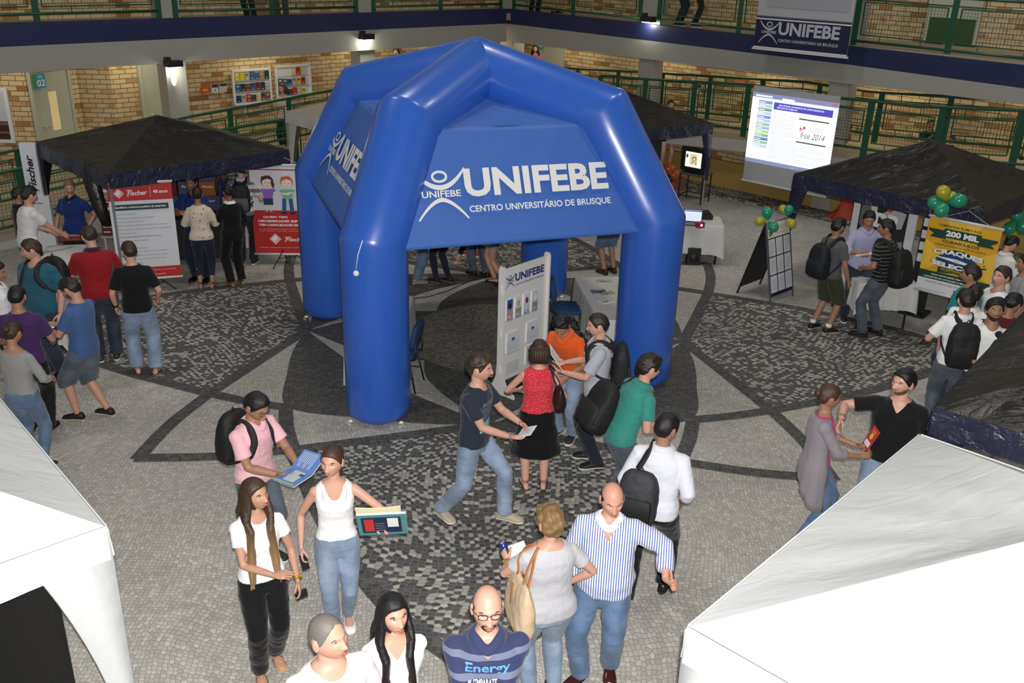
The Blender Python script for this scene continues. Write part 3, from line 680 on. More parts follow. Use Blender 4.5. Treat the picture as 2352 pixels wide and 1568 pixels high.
def ik(a, c, l1, l2, hint):
    d = c-a; L = d.length
    if L > (l1+l2)*.995: c = a+d*((l1+l2)*.995/L); d = c-a; L = d.length
    L = max(L, abs(l1-l2)+.02); x = (l1*l1-l2*l2+L*L)/(2*L); h = math.sqrt(max(0, l1*l1-x*x)); u = d.normalized(); w = (hint-u*hint.dot(u))
    w = w.normalized() if w.length > 1e-4 else V3(1, 0, 0); return a+u*x+w*h, c
def sup(c, ax, ay, a, b, n=24, e=2.3, fy=None):
    R = []
    for k in range(n):
        t = 2*math.pi*k/n; cs, sn = math.cos(t), math.sin(t); x = a*math.copysign(abs(cs)**(2/e), cs); y = b*math.copysign(abs(sn)**(2/e), sn)
        if fy: y = fy(x/a, y/b)*b if False else y+fy(cs, sn)
        R.append(c+ax*x+ay*y)
    return R
MALE = [(.84, .150, .108), (.90, .160, .115), (.97, .160, .112), (1.05, .150, .106), (1.15, .152, .108), (1.27, .172, .116), (1.36, .172, .115), (1.405, .155, .102), (1.44, .114, .084), (1.472, .076, .070), (1.51, .058, .060)]
FEM = [(.84, .158, .115), (.90, .172, .122), (.96, .165, .115), (1.04, .138, .098), (1.11, .127, .090), (1.20, .137, .098), (1.29, .148, .105), (1.37, .150, .095), (1.42, .140, .080), (1.455, .105, .068), (1.485, .060, .058), (1.51, .048, .050)]
def interp(T, z):
    if z <= T[0][0]: return T[0][1:]
    for p, q in zip(T, T[1:]):
        if z <= q[0]: t = (z-p[0])/(q[0]-p[0]); return tuple(p[i]+(q[i]-p[i])*t for i in (1, 2))
    return T[-1][1:]
def G(v, s): return math.exp(-(v/s)**2)
def headpt(th, ph, o):
    """th from the crown down, ph azimuth from the front; returns point in head space (x right, y front, z up)"""
    st, ct = math.sin(th), math.cos(th); q_ = st**(.80 if ct > 0 else 1.0); x = q_*math.sin(ph); y = q_*math.cos(ph); z = ct
    fem = o.get('fem', 0); jaw = o.get('jaw', 1.0)
    X = x*.0765; Z = z*.115 if z > 0 else z*.113; Y = y*(.098 if y > 0 else .103)
    if z < 0:
        t = -z; X *= 1-(.30+.06*fem)*t**1.6/jaw; 
        if y < 0: Y *= 1-.50*t**1.2
        else: Y = Y*(1-.02*t)+.012*t*max(0, y)
    if z > .2 and y > 0: Y *= 1-.10*(z-.2)
    if y > .15:
        w = min(1, (y-.15)/.35); f = 0
        f += .024*G(X, .0095+.006*max(0, min(1, (.02-Z)/.05)))*(max(0, min(1, (.022-Z)/.052))**1.1)*(1 if Z > -.030 else G(Z+.030, .0075))
        f += .006*G(abs(X)-.011, .006)*G(Z+.028, .007)
        f += .0055*G(Z-.031, .008)*G(X, .05)*(1-.45*fem)
        f -= .0105*G(abs(X)-.031, .015)*G(Z-.014, .0105)
        f += .0045*G(abs(X)-.043, .018)*G(Z+.015, .016)
        f += .0065*G(X, .021)*G(Z+.053, .0085)-.0022*G(X, .022)*G(Z+.0535, .0018)
        f -= .004*G(X, .02)*G(Z+.071, .008)
        f += .0085*G(X, .020)*G(Z+.095, .015)
        Y += f*w
    return X, Y, Z
def hairline(a):
    """lower edge z of the hair as a function of |azimuth| from the front"""
    T = [(0, .066), (.55, .060), (.85, .045), (1.1, .022), (1.3, -.004), (1.42, -.012), (1.55, .020), (1.85, .022), (2.05, -.03), (2.4, -.062), (3.15, -.070)]
    for p, q in zip(T, T[1:]):
        if a <= q[0]: return p[1]+(q[1]-p[1])*(a-p[0])/(q[0]-p[0])
    return T[-1][1]
def head_mesh(o, nu, nv):
    vs = []; fs = []
    for j in range(nv+1):
        th = math.pi*j/nv
        for i in range(nu):
            u = 2*math.pi*i/nu-math.pi; ph = u-.35*math.sin(u) if True else u
            vs.append(headpt(th, ph, o))
    for j in range(nv):
        for i in range(nu): k = (i+1) % nu; fs.append((j*nu+i, j*nu+k, (j+1)*nu+k, (j+1)*nu+i))
    return vs, fs
def hair_cap(o, nu, nv, seed):
    """closed shell over the hair region; o['hair'] = (style, thickness)"""
    st, th_ = o['style'], o['thick']; vs = []; fs = []; mask = []; rough = o.get('mess', .35)+.15
    for j in range(nv+1):
        th = math.pi*j/nv
        for i in range(nu):
            u = 2*math.pi*i/nu-math.pi; p = Vector(headpt(th, u, {'jaw': 1})); a = abs(u); hb = hairline(a)+o.get('hl', 0)*max(0, 1-a/1.2)
            if o.get('long'): hb = hb if a < 1.15 else -.11
            d = p.z-hb
            if st == 'bald':   # ring of hair round the back and sides
                d = min(d, .050+.012*min(1, max(0, a-1.3))-p.z, (a-1.0)*.08)
            elif st == 'thin': d = d
            w = max(0, min(1, d/.016)); w = w*w*(3-2*w)
            n = Vector((p.x/.0765**2, p.y/.1**2, p.z/.118**2)).normalized()
            nz = noise.noise(p*24+Vector((seed, seed*2, 0)))+.35*noise.noise(Vector((p.x*95, p.y*40, p.z*40+seed)))
            lift = 1+o.get('quiff', 0)*max(0, p.y/.09)*max(0, p.z/.1)+o.get('side', 0)*abs(p.x)/.08
            q = p+n*(-.0035+(th_*lift*(1+rough*nz)+.0035)*w)
            if j == 0: q = p+n*(th_)
            vs.append(q); mask.append(d > -.002)
    for j in range(nv):
        for i in range(nu):
            k = (i+1) % nu; f = (j*nu+i, j*nu+k, (j+1)*nu+k, (j+1)*nu+i)
            if sum(mask[x] for x in f) >= 2: fs.append(f)
    used = sorted({x for f in fs for x in f}); mp = {x: i for i, x in enumerate(used)}
    return [vs[x] for x in used], [tuple(mp[x] for x in f) for f in fs]
SKIN = {'fair': 'c99a86', 'pink': 'c68f7a', 'light': 'ba8d76', 'tan': 'a3785f', 'brown': '875c44'}
HAIRC = {'shaved': (.10, .062, .048), 'black': (.006, .005, .005), 'dark': (.014, .009, .006), 'brown': (.035, .018, .009), 'chestnut': (.06, .026, .012), 'blond': (.20, .115, .045), 'grey': (.16, .145, .13), 'ombre': (.05, .028, .014)}
def m_skin(k): return mat('skin_'+k, SKIN[k], .48, spec=.4, bump=(60, .05))
def m_hair(k):
    if k == 'ombre':   # dyed ends, lighter below the shoulders
        def build(nt, b):
            N = nt.nodes.new; L = nt.links.new; tc = N('ShaderNodeTexCoord'); sp = N('ShaderNodeSeparateXYZ'); L(tc.outputs['Object'], sp.inputs[0]); mr = N('ShaderNodeMapRange'); L(sp.outputs[2], mr.inputs[0]); mr.inputs[1].default_value = 1.42; mr.inputs[2].default_value = 1.08
            mx = N('ShaderNodeMix'); mx.data_type = 'RGBA'; mx.inputs[6].default_value = (.045, .025, .013, 1); mx.inputs[7].default_value = (.30, .18, .08, 1); L(mr.outputs[0], mx.inputs[0])
            mp = N('ShaderNodeMapping'); mp.inputs['Scale'].default_value = (150, 150, 9); nz = N('ShaderNodeTexNoise'); nz.inputs['Scale'].default_value = 1; L(tc.outputs['Object'], mp.inputs[0]); L(mp.outputs[0], nz.inputs[0]); bp = N('ShaderNodeBump'); bp.inputs['Strength'].default_value = .3; bp.inputs['Distance'].default_value = .02; L(nz.outputs[0], bp.inputs['Height']); L(bp.outputs[0], b.inputs['Normal']); return mx.outputs[2]
        return nodes_mat('hair_ombre', build, .45, .5)
    return mat('hair_'+k, HAIRC[k], .48, spec=.5, bump=(1, .28, (150, 150, 9)))
def cloth(col, pat=None, rough=.85):
    """fabric; pat = ('h'|'v', period, duty, colour2[, offset]) stripes in person space, or ('spots', scale, colour2) or ('denim',)"""
    key = 'cloth_%s_%s' % (col, pat)
    if key in _M: return _M[key]
    def build(nt, b):
        N = nt.nodes.new; L = nt.links.new; tc = N('ShaderNodeTexCoord'); c1 = lin(col)
        bp = N('ShaderNodeBump'); nz = N('ShaderNodeTexNoise'); nz.inputs['Scale'].default_value = 14; nz.inputs['Detail'].default_value = 5; nz.inputs['Distortion'].default_value = .8
        mp = N('ShaderNodeMapping'); mp.inputs['Scale'].default_value = (1, 1, .55); L(tc.outputs['Object'], mp.inputs[0]); L(mp.outputs[0], nz.inputs[0])
        bp.inputs['Strength'].default_value = .45; bp.inputs['Distance'].default_value = .02; L(nz.outputs[0], bp.inputs['Height']); L(bp.outputs[0], b.inputs['Normal'])
        b.inputs['Sheen Weight'].default_value = .15
        if not pat:
            b.inputs['Base Color'].default_value = (*c1, 1); return None
        mx = N('ShaderNodeMix'); mx.data_type = 'RGBA'; mx.inputs[6].default_value = (*c1, 1)
        if pat[0] in 'hv':
            sp = N('ShaderNodeSeparateXYZ'); L(tc.outputs['Object'], sp.inputs[0]); m = N('ShaderNodeMath'); m.operation = 'MULTIPLY_ADD'; L(sp.outputs[2 if pat[0] == 'h' else 0], m.inputs[0]); m.inputs[1].default_value = 1/pat[1]; m.inputs[2].default_value = 50+(pat[4] if len(pat) > 4 else 0)
            fr = N('ShaderNodeMath'); fr.operation = 'FRACT'; L(m.outputs[0], fr.inputs[0]); lt = N('ShaderNodeMath'); lt.operation = 'LESS_THAN'; L(fr.outputs[0], lt.inputs[0]); lt.inputs[1].default_value = pat[2]
            L(lt.outputs[0], mx.inputs[0]); mx.inputs[7].default_value = (*lin(pat[3]), 1)
        elif pat[0] == 'spots':
            v = N('ShaderNodeTexVoronoi'); v.inputs['Scale'].default_value = pat[1]; L(tc.outputs['Object'], v.inputs['Vector']); lt = N('ShaderNodeMath'); lt.operation = 'LESS_THAN'; L(v.outputs['Distance'], lt.inputs[0]); lt.inputs[1].default_value = pat[3] if len(pat) > 3 else .25
            L(lt.outputs[0], mx.inputs[0]); mx.inputs[7].default_value = (*lin(pat[2]), 1)
        elif pat[0] == 'denim':   # worn patches
            n2 = N('ShaderNodeTexNoise'); n2.inputs['Scale'].default_value = 5; n2.inputs['Detail'].default_value = 3; L(tc.outputs['Object'], n2.inputs[0]); mr = N('ShaderNodeMapRange'); L(n2.outputs[0], mr.inputs[0]); mr.inputs[1].default_value = .42; mr.inputs[2].default_value = .68
            L(mr.outputs[0], mx.inputs[0]); mx.inputs[7].default_value = (*[min(1, v*1.5+.015) for v in c1], 1)
        return mx.outputs[2]
    return nodes_mat(key, build, rough, .25)
JEANS = {'light': '78889e', 'mid': '54677f', 'blue': '506683', 'dark': '252d3d', 'grey': '49525c', 'black': '141519', 'navy': '1b2230'}
M_EYEW = mat('eye_white', (.62, .60, .58), .25); M_IRIS = mat('iris', (.02, .012, .008), .2); M_LIP = mat('lips', 'a8604f', .45); M_LIPF = mat('lips_rose', 'b85a58', .4)

def hand_mb(mb, W, D, Nn, s, k, curl=.35, mi=0, thumb=1, point=0):
    """W wrist, D finger direction, Nn back-of-hand normal, s=+1 right hand, -1 left"""
    D = D.normalized(); Nn = (Nn-D*Nn.dot(D)); Nn = Nn.normalized() if Nn.length > 1e-3 else D.orthogonal().normalized(); X = D.cross(Nn)*s   # X points to the thumb side? resolved below
    X = Nn.cross(D)*s
    def P(a, b, c): return W+D*a*k+X*b*k+Nn*c*k
    # palm
    R = []
    for a, w, t in ((-.040, .018, .015), (-.025, .0235, .0195), (.0, .027, .0205), (.03, .038, .018), (.065, .042, .016), (.088, .041, .013), (.095, .034, .008)):
        R.append([P(a, w*math.cos(q), t*math.sin(q)) for q in [2*math.pi*i/12 for i in range(12)]])
    mb.rings(R, mi)
    for f, (b, L, r) in enumerate(((.030, .072, .0088), (.0105, .080, .0092), (-.0095, .075, .0088), (-.028, .060, .0078))):
        c = curl*(1+.12*f)
        if point and f == 0: c = .05
        p = P(.078, b, 0); ang = c*.55; pts = [p]; dl = (.42, .33, .25)
        for q in range(3):
            d = D*math.cos(ang)-Nn*math.sin(ang); d = d+X*(b*1.5*(1-curl)); p = p+d.normalized()*L*k*dl[q]; pts.append(p); ang += c*1.15
        pts2 = [pts[0]]+[pts[i].lerp(pts[i+1], t) for i in range(3) for t in (.5, 1)]
        rr = [r*k*x for x in (1.0, .98, 1.02, .92, .96, .84, .55)]
        mb.tube(pts2, rr, 8, mi, up=X)
    t0 = P(.012, .024, -.004); a_ = .7 if thumb == 1 else .15
    t1 = t0+(D*.55+X*.75*a_+X*.1-Nn*.35).normalized()*.042*k; t2 = t1+(D*.85+X*.35*a_-Nn*(.25+.4*curl)).normalized()*.032*k; t3 = t2+(D*.9-X*.1-Nn*(.2+.5*curl)).normalized()*.026*k
    if thumb == 2: t0 = P(.05, .026, 0); t1 = t0+X*.030*k+D*.004*k; t2 = t1+X*.034*k; t3 = t2+X*.026*k   # thumb up
    mb.tube([t0-D*.01*k, t0.lerp(t1, .5), t1, t1.lerp(t2, .5), t2, t3], [x*k for x in (.014, .0135, .0115, .0105, .0105, .006)], 8, mi)

def foot_rings(A, yaw, k, wd, ht, ln, z0=0., toe=1.0, inst=.085):
    """foot/shoe rings from heel to toe; A ankle (x,y), yaw in person space"""
    d = V3(-math.sin(yaw), math.cos(yaw), 0); x = V3(math.cos(yaw), math.sin(yaw), 0); R = []
    prof = [(-.075, .020, .035), (-.068, .030, .062), (-.045, .034, inst), (-.01, .035, inst+.004), (.03, .036, inst-.012), (.07, .041, .062), (.11, .046, .048), (.145, .045, .040*toe), (.172, .036, .032*toe), (.186, .020, .018*toe)]
    for y, w, h in prof:
        c = V3(A.x, A.y, z0)+d*(y*ln*k); ring = []
        for q in range(14):
            t = 2*math.pi*q/14; cx, sz = math.cos(t), math.sin(t)
            ring.append(c+x*(w*wd*k*math.copysign(abs(cx)**.8, cx))+V3(0, 0, h*ht*k*(.5+.5*math.copysign(abs(sz)**.85, sz))))
        R.append(ring)
    return R

def person(label, head, H=1.74, h=0, sex='m', skin='light', w=1.0, belly=0., lean=0, side=0, twist=0, hy=0, hp=0, hr=0, feet=None, R=None, L=None, Rd=None, Ld=None, Rn=None, Ln=None, Rc=.35, Lc=.35, Rt=1, Lt=1, Re=None, Le=None,
           hair=None, top=None, bottom=None, shoes=None, det=1, pos=None, extra=None, loc=None, z=0., group=None, arms=1., glasses=False, beard=None, brow=1, seated=None, face=True, watch=None):
    k = H/1.75; fem = sex == 'f'; T = FEM if fem else MALE; T = [(a, b*w, c*(1+(w-1)*.7)) for a, b, c in T]
    vox = {2: .0105, 1: .013, 0: .018}[det]; rng = random.Random(hash(label) % 9999 if False else sum(map(ord, label)))
    # ---- skeleton, person space, metres at 1.75 m then scaled by k
    le, si, tw = math.radians(lean), math.radians(side), math.radians(twist)
    spine = Vector((math.sin(si), math.sin(le), math.cos(le)*math.cos(si))).normalized()
    pz = .95; feet = feet or {}; fR = feet.get('R', (.10, 0, -8)); fL = feet.get('L', (-.10, 0, 8))
    spread = max(abs(fR[1]), abs(fL[1]), abs(fR[0])-.1, abs(fL[0])-.1, 0); pz -= .30*spread**1.6 if not seated else 0
    if seated: pz = seated
    off = V3(0, -math.sin(le)*.10, 0); P0 = V3(0, 0, pz)+off
    cxp = V3(1, 0, 0); cxc = V3(math.cos(tw), math.sin(tw), 0); 
    def ax(t): 
        x = cxp.lerp(cxc, t); x = (x-spine*x.dot(spine)*t).normalized(); s_ = V3(0, 0, 1).lerp(spine, min(1, t*2.5)).normalized(); y = s_.cross(x).normalized(); return x, y
    def C(zz):
        t = (zz-.95); return P0+V3(0, 0, t) if t < 0 else P0+spine*t
    def ring(zz, ia=0., n=24, fl=0.):
        a, b = interp(T, zz); t = max(0, min(1, (zz-.95)/.45)); x, y = ax(t); bl = belly*G(zz-1.06, .14); bs = (.030*G(zz-1.285, .055) if fem else .008*G(zz-1.33, .05))
        return sup(C(zz)*k, x, y, (a+ia+bl*.4)*k, (b+ia)*k, n, 2.35, lambda cs, sn: ((bl+bs*(1-.35*G(cs, .22)))*max(0, sn)**1.2)*k+(.018*max(0, -sn)*G(zz-.90, .08))*k)
    NB = C(1.485); xc, yc = ax(1)
    sw_ = .168*(.90 if fem else 1)*(1+(w-1)*.6); sh = {1: C(1.385)+xc*sw_, -1: C(1.385)-xc*sw_}
    hip = {1: P0+V3(.088*w**.5, 0, -.04), -1: P0+V3(-.088*w**.5, 0, -.04)}
    ank = {}; knee = {}; yaw = {}
    for s, f in ((1, fR), (-1, fL)):
        yaw[s] = math.radians(f[2]); zf = f[3] if len(f) > 3 else 0; ank[s] = V3(f[0], f[1], .085+zf); hint = V3(-math.sin(yaw[s]), math.cos(yaw[s]), 0)+V3(0, .3, 0)
        knee[s], ank[s] = ik(hip[s], ank[s], .445, .43, hint)
    el, wr = {}, {}
    for s, tg, eh in ((1, R, Re), (-1, L, Le)):
        tg = Vector(tg) if tg else V3(s*.275, .06, .87)+spine*0+ V3(spine.x, spine.y, 0)*.45
        eh = Vector(eh) if eh else V3(s*.55, -.8, -.25)
        el[s], wr[s] = ik(sh[s], tg, .285, .255, eh)
    ar = (.82 if fem else 1.0)*arms*(1+(w-1)*.5)
    hyr, hpr, hrr = map(math.radians, (hy, hp, hr)); HM = Matrix.Rotation(hyr, 3, 'Z') @ Matrix.Rotation(-hpr, 3, 'X') @ Matrix.Rotation(hrr, 3, 'Y')
    hs = 1.05 if fem else 1.08; hc = NB+(spine*.4+V3(0, 0, .6)).normalized()*.062+HM @ V3(0, .012, .094)
    root = empty('person', (0, 0, 0), 0, label, 'person', group)
    headtop = (hc+HM @ V3(0, 0, .12*hs))*k
    hh = math.radians(h); RZ = Matrix.Rotation(hh, 3, 'Z')
    if head is not None: wt = at(head[0], head[1], headtop.z+z); o_ = RZ @ headtop; root.location = (wt.x-o_.x, wt.y-o_.y, z)
    else: root.location = loc
    root.rotation_euler = (0, 0, hh)
    # ---- body surface
    mb = MB(); ms = m_skin(skin)
    mb.rings([ring(zz) for zz in (.84, .90, .97, 1.05, 1.15, 1.27, 1.36, 1.42, 1.455, 1.485)]+[sup(C(1.50)*k, xc, yc, .056*k*(.85 if fem else 1.05), .058*k, 24, 2), sup(hc*k+HM @ V3(0, -.02, -.055)*k, HM @ V3(1, 0, 0), HM @ V3(0, 1, 0), .052*k*(.85 if fem else 1.05), .056*k, 24, 2), sup(hc*k+HM @ V3(0, -.01, 0)*k, HM @ V3(1, 0, 0), HM @ V3(0, 1, 0), .045*k, .05*k, 24, 2)])
    for s in (1, -1):
        a, b, c = sh[s]*k, el[s]*k, wr[s]*k
        mb.ell(a+V3(0, 0, -.005), (.056*k*ar,)*3, nu=14, nv=10)
        mb.tube([a-(a-C(1.40)*k)*.35, a, a.lerp(b, .35), a.lerp(b, .75), b, b.lerp(c, .25), b.lerp(c, .6), c], [x*k*ar for x in (.05, .052, .049, .043, .039, .041, .035, .027)], 12)
        a, b, c = hip[s]*k, knee[s]*k, ank[s]*k; lw = (1+(w-1)*.8)*(1.04 if fem else 1)
        mb.tube([a, a.lerp(b, .2), a.lerp(b, .6), b, b.lerp(c, .3), b.lerp(c, .7), c], [x*k*lw for x in (.085, .087, .072, .055, .057, .044, .036)], 14)
    body = fuse(mb, vox, 5)
    bm = MB(); v = np.empty(len(body.vertices)*3); body.vertices.foreach_get('co', v)
    bm.v = [tuple(p) for p in v.reshape(-1, 3)]; bm.f = [tuple(p.vertices) for p in body.polygons]; bm.m = [0]*len(bm.f); bpy.data.meshes.remove(body)
    # head
    nu, nv = {2: (88, 64), 1: (52, 40), 0: (32, 24)}[det]; o = dict(fem=fem, jaw=1.12 if not fem else 1.0)
    HT = Matrix.Translation(hc*k) @ (HM*(k*hs)).to_4x4()
    bm.T = HT; vs, fs = head_mesh(o, nu, nv); bm.add(vs, [tuple(reversed(f)) for f in fs], 0)
    for s in (1, -1): bm.ell((s*.0775, -.006, -.004), (.010, .019, .031), 0, 10, 8, lambda p, d: p+V3(s*.006*max(0, -d.y), 0, .004*d.z))
    mats = [ms]
    if face and det > 0:
        mats += [M_EYEW, M_IRIS, M_LIPF if fem else M_LIP, m_hair(hair['col'] if hair else 'dark')]
        for s in (1, -1):
            ex = s*.031; ey = .0805
            bm.ell((ex, ey-.0055, .013), (.0135, .0075, .0062), 1, 12, 8); bm.ell((ex+s*-.0005, ey+.0001, .0132), (.0052, .0032, .0056), 2, 10, 6)
            bm.tube([(ex-s*.0145, ey-.001, .013), (ex-s*.006, ey+.0035, .0198), (ex+s*.005, ey+.002, .0198), (ex+s*.0155, ey-.006, .0135)], .0013, 5, 4)
            bm.tube([(ex-s*.017, ey+.006, .028), (ex-s*.004, ey+.0068, .0325), (ex+s*.010, ey+.002, .0325), (ex+s*.021, ey-.008, .026)], [(.0030*brow, .002), (.0042*brow, .002), (.0038*brow, .002), (.0018, .001)], 6, 4)
        lip = V3(0, .1035, -.0505)
        yl = max(headpt(t, 0, o)[1] for t in [math.pi*(.60+.01*i) for i in range(10)])
        for z_, r_ in ((-.0495, .0032), (-.0570, .0040)):
            bm.tube([(-.023, yl-.016, -.0535), (-.012, yl-.0045, z_), (0, yl-.0015, z_-.0003), (.012, yl-.0045, z_), (.023, yl-.016, -.0535)], [.001, r_, r_*.95, r_, .001], 7, 3)
    bm.T = Matrix()
    for s, dd, nn, cc, tt in ((1, Rd, Rn, Rc, Rt), (-1, Ld, Ln, Lc, Lt)):
        D = Vector(dd) if dd else (wr[s]-el[s]).normalized(); n_ = Vector(nn) if nn else V3(s*.9, .1, .35)
        hand_mb(bm, wr[s]*k+D.normalized()*.012*k, D, n_, s, k*(.90 if fem else 1), cc, 0, tt)
    sk = shoes or ('shoe', '222222', 'dddddd')
    for s in (1, -1): bm.rings(foot_rings(ank[s]*k, yaw[s], k, .92, .85 if sk[0] != 'bare' else .95, .95, ank[s].z*k-.085*k), 0)
    bo = bm.build('body', mats, root, True)
    S = dict(root=root, k=k, C=C, sh=sh, el=el, wr=wr, xc=xc, yc=yc, spine=spine, hc=hc, HM=HM, HT=HT, ring=ring, hip=hip, ank=ank, NB=NB, RZ=RZ, w=w, det=det, fem=fem, T=T)
    # ---- shoes
    for s in (1, -1):
        z0 = ank[s].z*k-.085*k
        if sk[0] == 'shoe':
            mb = MB(); mb.rings(foot_rings(ank[s]*k, yaw[s], k, 1.12, 1.12, 1.02, z0+.012)); sh_ = mb.build('shoe', mat('shoe_'+sk[1], sk[1], sk[3] if len(sk) > 3 else .6), root, True)
            mb = MB(); R0 = foot_rings(ank[s]*k, yaw[s], k, 1.2, 1.0, 1.05, z0); mb.rings([[V3(p.x, p.y, min(p.z, z0+.024*k)) for p in r] for r in R0]); mb.build('sole', mat('sole_'+sk[2], sk[2], .6), sh_, True)
            if len(sk) > 4 and det > 0:
                mb = MB(); d = V3(-math.sin(yaw[s]), math.cos(yaw[s]), 0); x = V3(math.cos(yaw[s]), math.sin(yaw[s]), 0); A = ank[s]*k
                for q in range(4): c = V3(A.x, A.y, z0)+d*(.02+.022*q)*k; mb.tube([c-x*.022*k+V3(0, 0, (.082-.009*q)*k*1.08), c+V3(0, 0, (.095-.011*q)*k*1.08), c+x*.022*k+V3(0, 0, (.082-.009*q)*k*1.08)], .004, 6)
                mb.build('laces', mat('lace_'+sk[4], sk[4], .8), sh_, True)
        elif sk[0] == 'flat':
            mb = MB(); R0 = foot_rings(ank[s]*k, yaw[s], k, 1.08, 1.05, 1.0, z0); mb.rings([[V3(p.x, p.y, min(p.z, z0+(.034 if i < 7 else .06)*k)) for p in r] for i, r in enumerate(R0)]); mb.build('shoe', mat('shoe_'+sk[1], sk[1], .5), root, True)
        elif sk[0] in ('sandal', 'bare'):
            mb = MB(); R0 = foot_rings(ank[s]*k, yaw[s], k, 1.08, 1.0, 1.03, z0-.002); mb.rings([[V3(p.x, p.y, min(p.z, z0+.010*k)) for p in r] for r in R0]); so = mb.build('sandal_sole', mat('shoe_'+sk[1], sk[1], .5), root, True)
            mb = MB(); d = V3(-math.sin(yaw[s]), math.cos(yaw[s]), 0); x = V3(math.cos(yaw[s]), math.sin(yaw[s]), 0); A = V3(ank[s].x*k, ank[s].y*k, z0)
            t_ = A+d*.135*k; mb.tube([A+d*.05*k-x*.044*k+V3(0, 0, .02), A+d*.07*k-x*.02*k+V3(0, 0, .062*k), t_+V3(0, 0, .045*k)], (.006, .003), 6); mb.tube([A+d*.05*k+x*.044*k+V3(0, 0, .02), A+d*.07*k+x*.02*k+V3(0, 0, .062*k), t_+V3(0, 0, .045*k)], (.006, .003), 6)
            mb.build('sandal_strap', mat('shoe_'+sk[1], sk[1], .5), so, True)
    # ---- lower garment
    if bottom:
        kind, col = bottom[0], bottom[1]; loose = bottom[2] if len(bottom) > 2 else 1.0; bmat = cloth(JEANS.get(col, col), ('denim',) if col in ('light', 'mid', 'blue', 'dark', 'grey') and kind != 'skirt' else None)
        mb = MB(); wz = 1.00 if not fem else .99
        if kind == 'skirt':
            rs = [ring(1.03, .008), ring(.96, .012), ring(.88, .02)]
            for zz, fl in ((.80, .035), (.70, .055), (.60, .075), (.50, .095), (.455, .10)):
                a, b = interp(T, .86); R_ = []
                for q in range(24): t = 2*math.pi*q/24; wv = 1+.05*math.sin(t*6+zz*5)*(1-zz); R_.append((P0+V3((a+fl)*math.cos(t)*wv, (b+fl*.8)*math.sin(t)*wv, zz-.95))*k)
                rs.append(R_)
            mb.rings(rs)
        else:
            mb.rings([ring(zz, .011) for zz in (.82, .86, .90, .95, wz)])
            frac = {'long': 1, 'jeans': 1, 'shorts': .0, 'short': -.55, 'capri': .75}[kind]
            for s in (1, -1):
                a, b, c = hip[s]*k, knee[s]*k, ank[s]*k; lw = (1+(w-1)*.8)*k
                sk_ = {0: (.097, .100, .084, .067, .066, .055, .048), 1: (.100, .106, .092, .078, .078, .073, .072), 2: (.102, .112, .104, .095, .093, .090, .092)}[2 if loose > 1.3 else 1 if loose > .8 else 0]
                if frac >= .7:
                    e_ = b.lerp(c, 1.02 if frac == 1 else .72); pts = [a, a.lerp(b, .2), a.lerp(b, .6), b, b.lerp(e_, .3), b.lerp(e_, .7), e_]; mb.tube(pts, [x*lw for x in sk_], 16)
                elif frac == 0: e_ = b.lerp(c, .12); mb.tube([a, a.lerp(b, .25), a.lerp(b, .6), b, e_], [x*lw for x in (.103, .114, .112, .105, .106)], 16)
                else: e_ = a.lerp(b, .42); mb.tube([a, a.lerp(b, .2), e_], [x*lw for x in (.104, .112, .108)], 16)
        me = fuse(mb, vox, 4); wrinkle(me, .0065*(1 if loose > .8 else .7), (8, 8, 15), rng.random()*9); gn = {'skirt': 'skirt', 'shorts': 'shorts', 'short': 'shorts'}.get(kind, 'trousers')
        link(gn, me, root, bmat, True)
        S['bottom_mesh'] = me
    # ---- upper garment
    if top:
        kind, col = top['k'], top['col']; inf_ = top.get('inf', .014); hem = top.get('hem', .88); tm = cloth(col, top.get('pat')); mb = MB(); nz = top.get('neck', 1.462)
        zs = [z_ for z_ in (hem, hem+.04, .97, 1.05, 1.15, 1.27, 1.36, 1.42, 1.45, nz) if z_ >= hem]; zs = sorted(set(round(z_, 3) for z_ in zs+([1.478] if nz > 1.46 else [])))
        zs = [z_ for z_ in zs if z_ <= max(nz, 1.478 if nz > 1.46 else 0)]
        mb.rings([ring(z_, inf_+(.012 if z_ < 1.02 and not top.get('tight') else 0)) for z_ in zs])
        for s in (1, -1):
            a, b, c = sh[s]*k, el[s]*k, wr[s]*k; sl = top.get('sl', .62); q = k*ar; r0 = top.get('sr', .016)
            if sl <= 0: continue
            mb.ell(a+V3(0, 0, -.004), ((.058+inf_*.6)*q,)*3, nu=14, nv=10)
            st_ = a-(a-C(1.40)*k)*.4
            if sl <= 1: e_ = a.lerp(b, sl); mb.tube([st_, a, a.lerp(e_, .5), e_], [(.052+inf_)*q, (.055+inf_)*q, (.051+r0)*q, (.049+r0*1.35)*q], 16)
            else: e_ = b.lerp(c, sl-1); mb.tube([st_, a, a.lerp(b, .5), b, b.lerp(e_, .5), e_], [(.052+inf_)*q, (.055+inf_)*q, (.049+r0)*q, (.043+r0)*q, (.040+r0)*q, (.034+r0)*q], 16)
        me = fuse(mb, vox, 4); wrinkle(me, top.get('wr', .006), (7, 7, 11), rng.random()*9)
        d_ = top.get('vneck', .012); nw = top.get('nw', .060)*(1 if not fem else .95); pw_ = top.get('scoop', 1.0 if 'vneck' in top else .45); zt_ = 1.462
        bmh = bmesh.new(); bmh.from_mesh(me); xcn, ycn = xc, yc; bc = C(zt_)*k
        def chest(p): q = p-bc; return q.dot(xcn)/k, q.dot(ycn)/k, zt_+q.dot(spine)/k
        def hwid(zz): return nw*max(0, 1-max(0, (zt_-zz)/max(d_, .01)))**pw_
        for v_ in bmh.verts:
            x_, y_, z_ = chest(v_.co)
            if z_ > zt_-d_-.01 and y_ > .0 and abs(x_) < .12:
                hw_ = hwid(z_)
                if abs(abs(x_)-hw_) < .0065 and hw_ > .004: v_.co += xcn*((math.copysign(hw_, x_)-x_)*k)
        kill = []
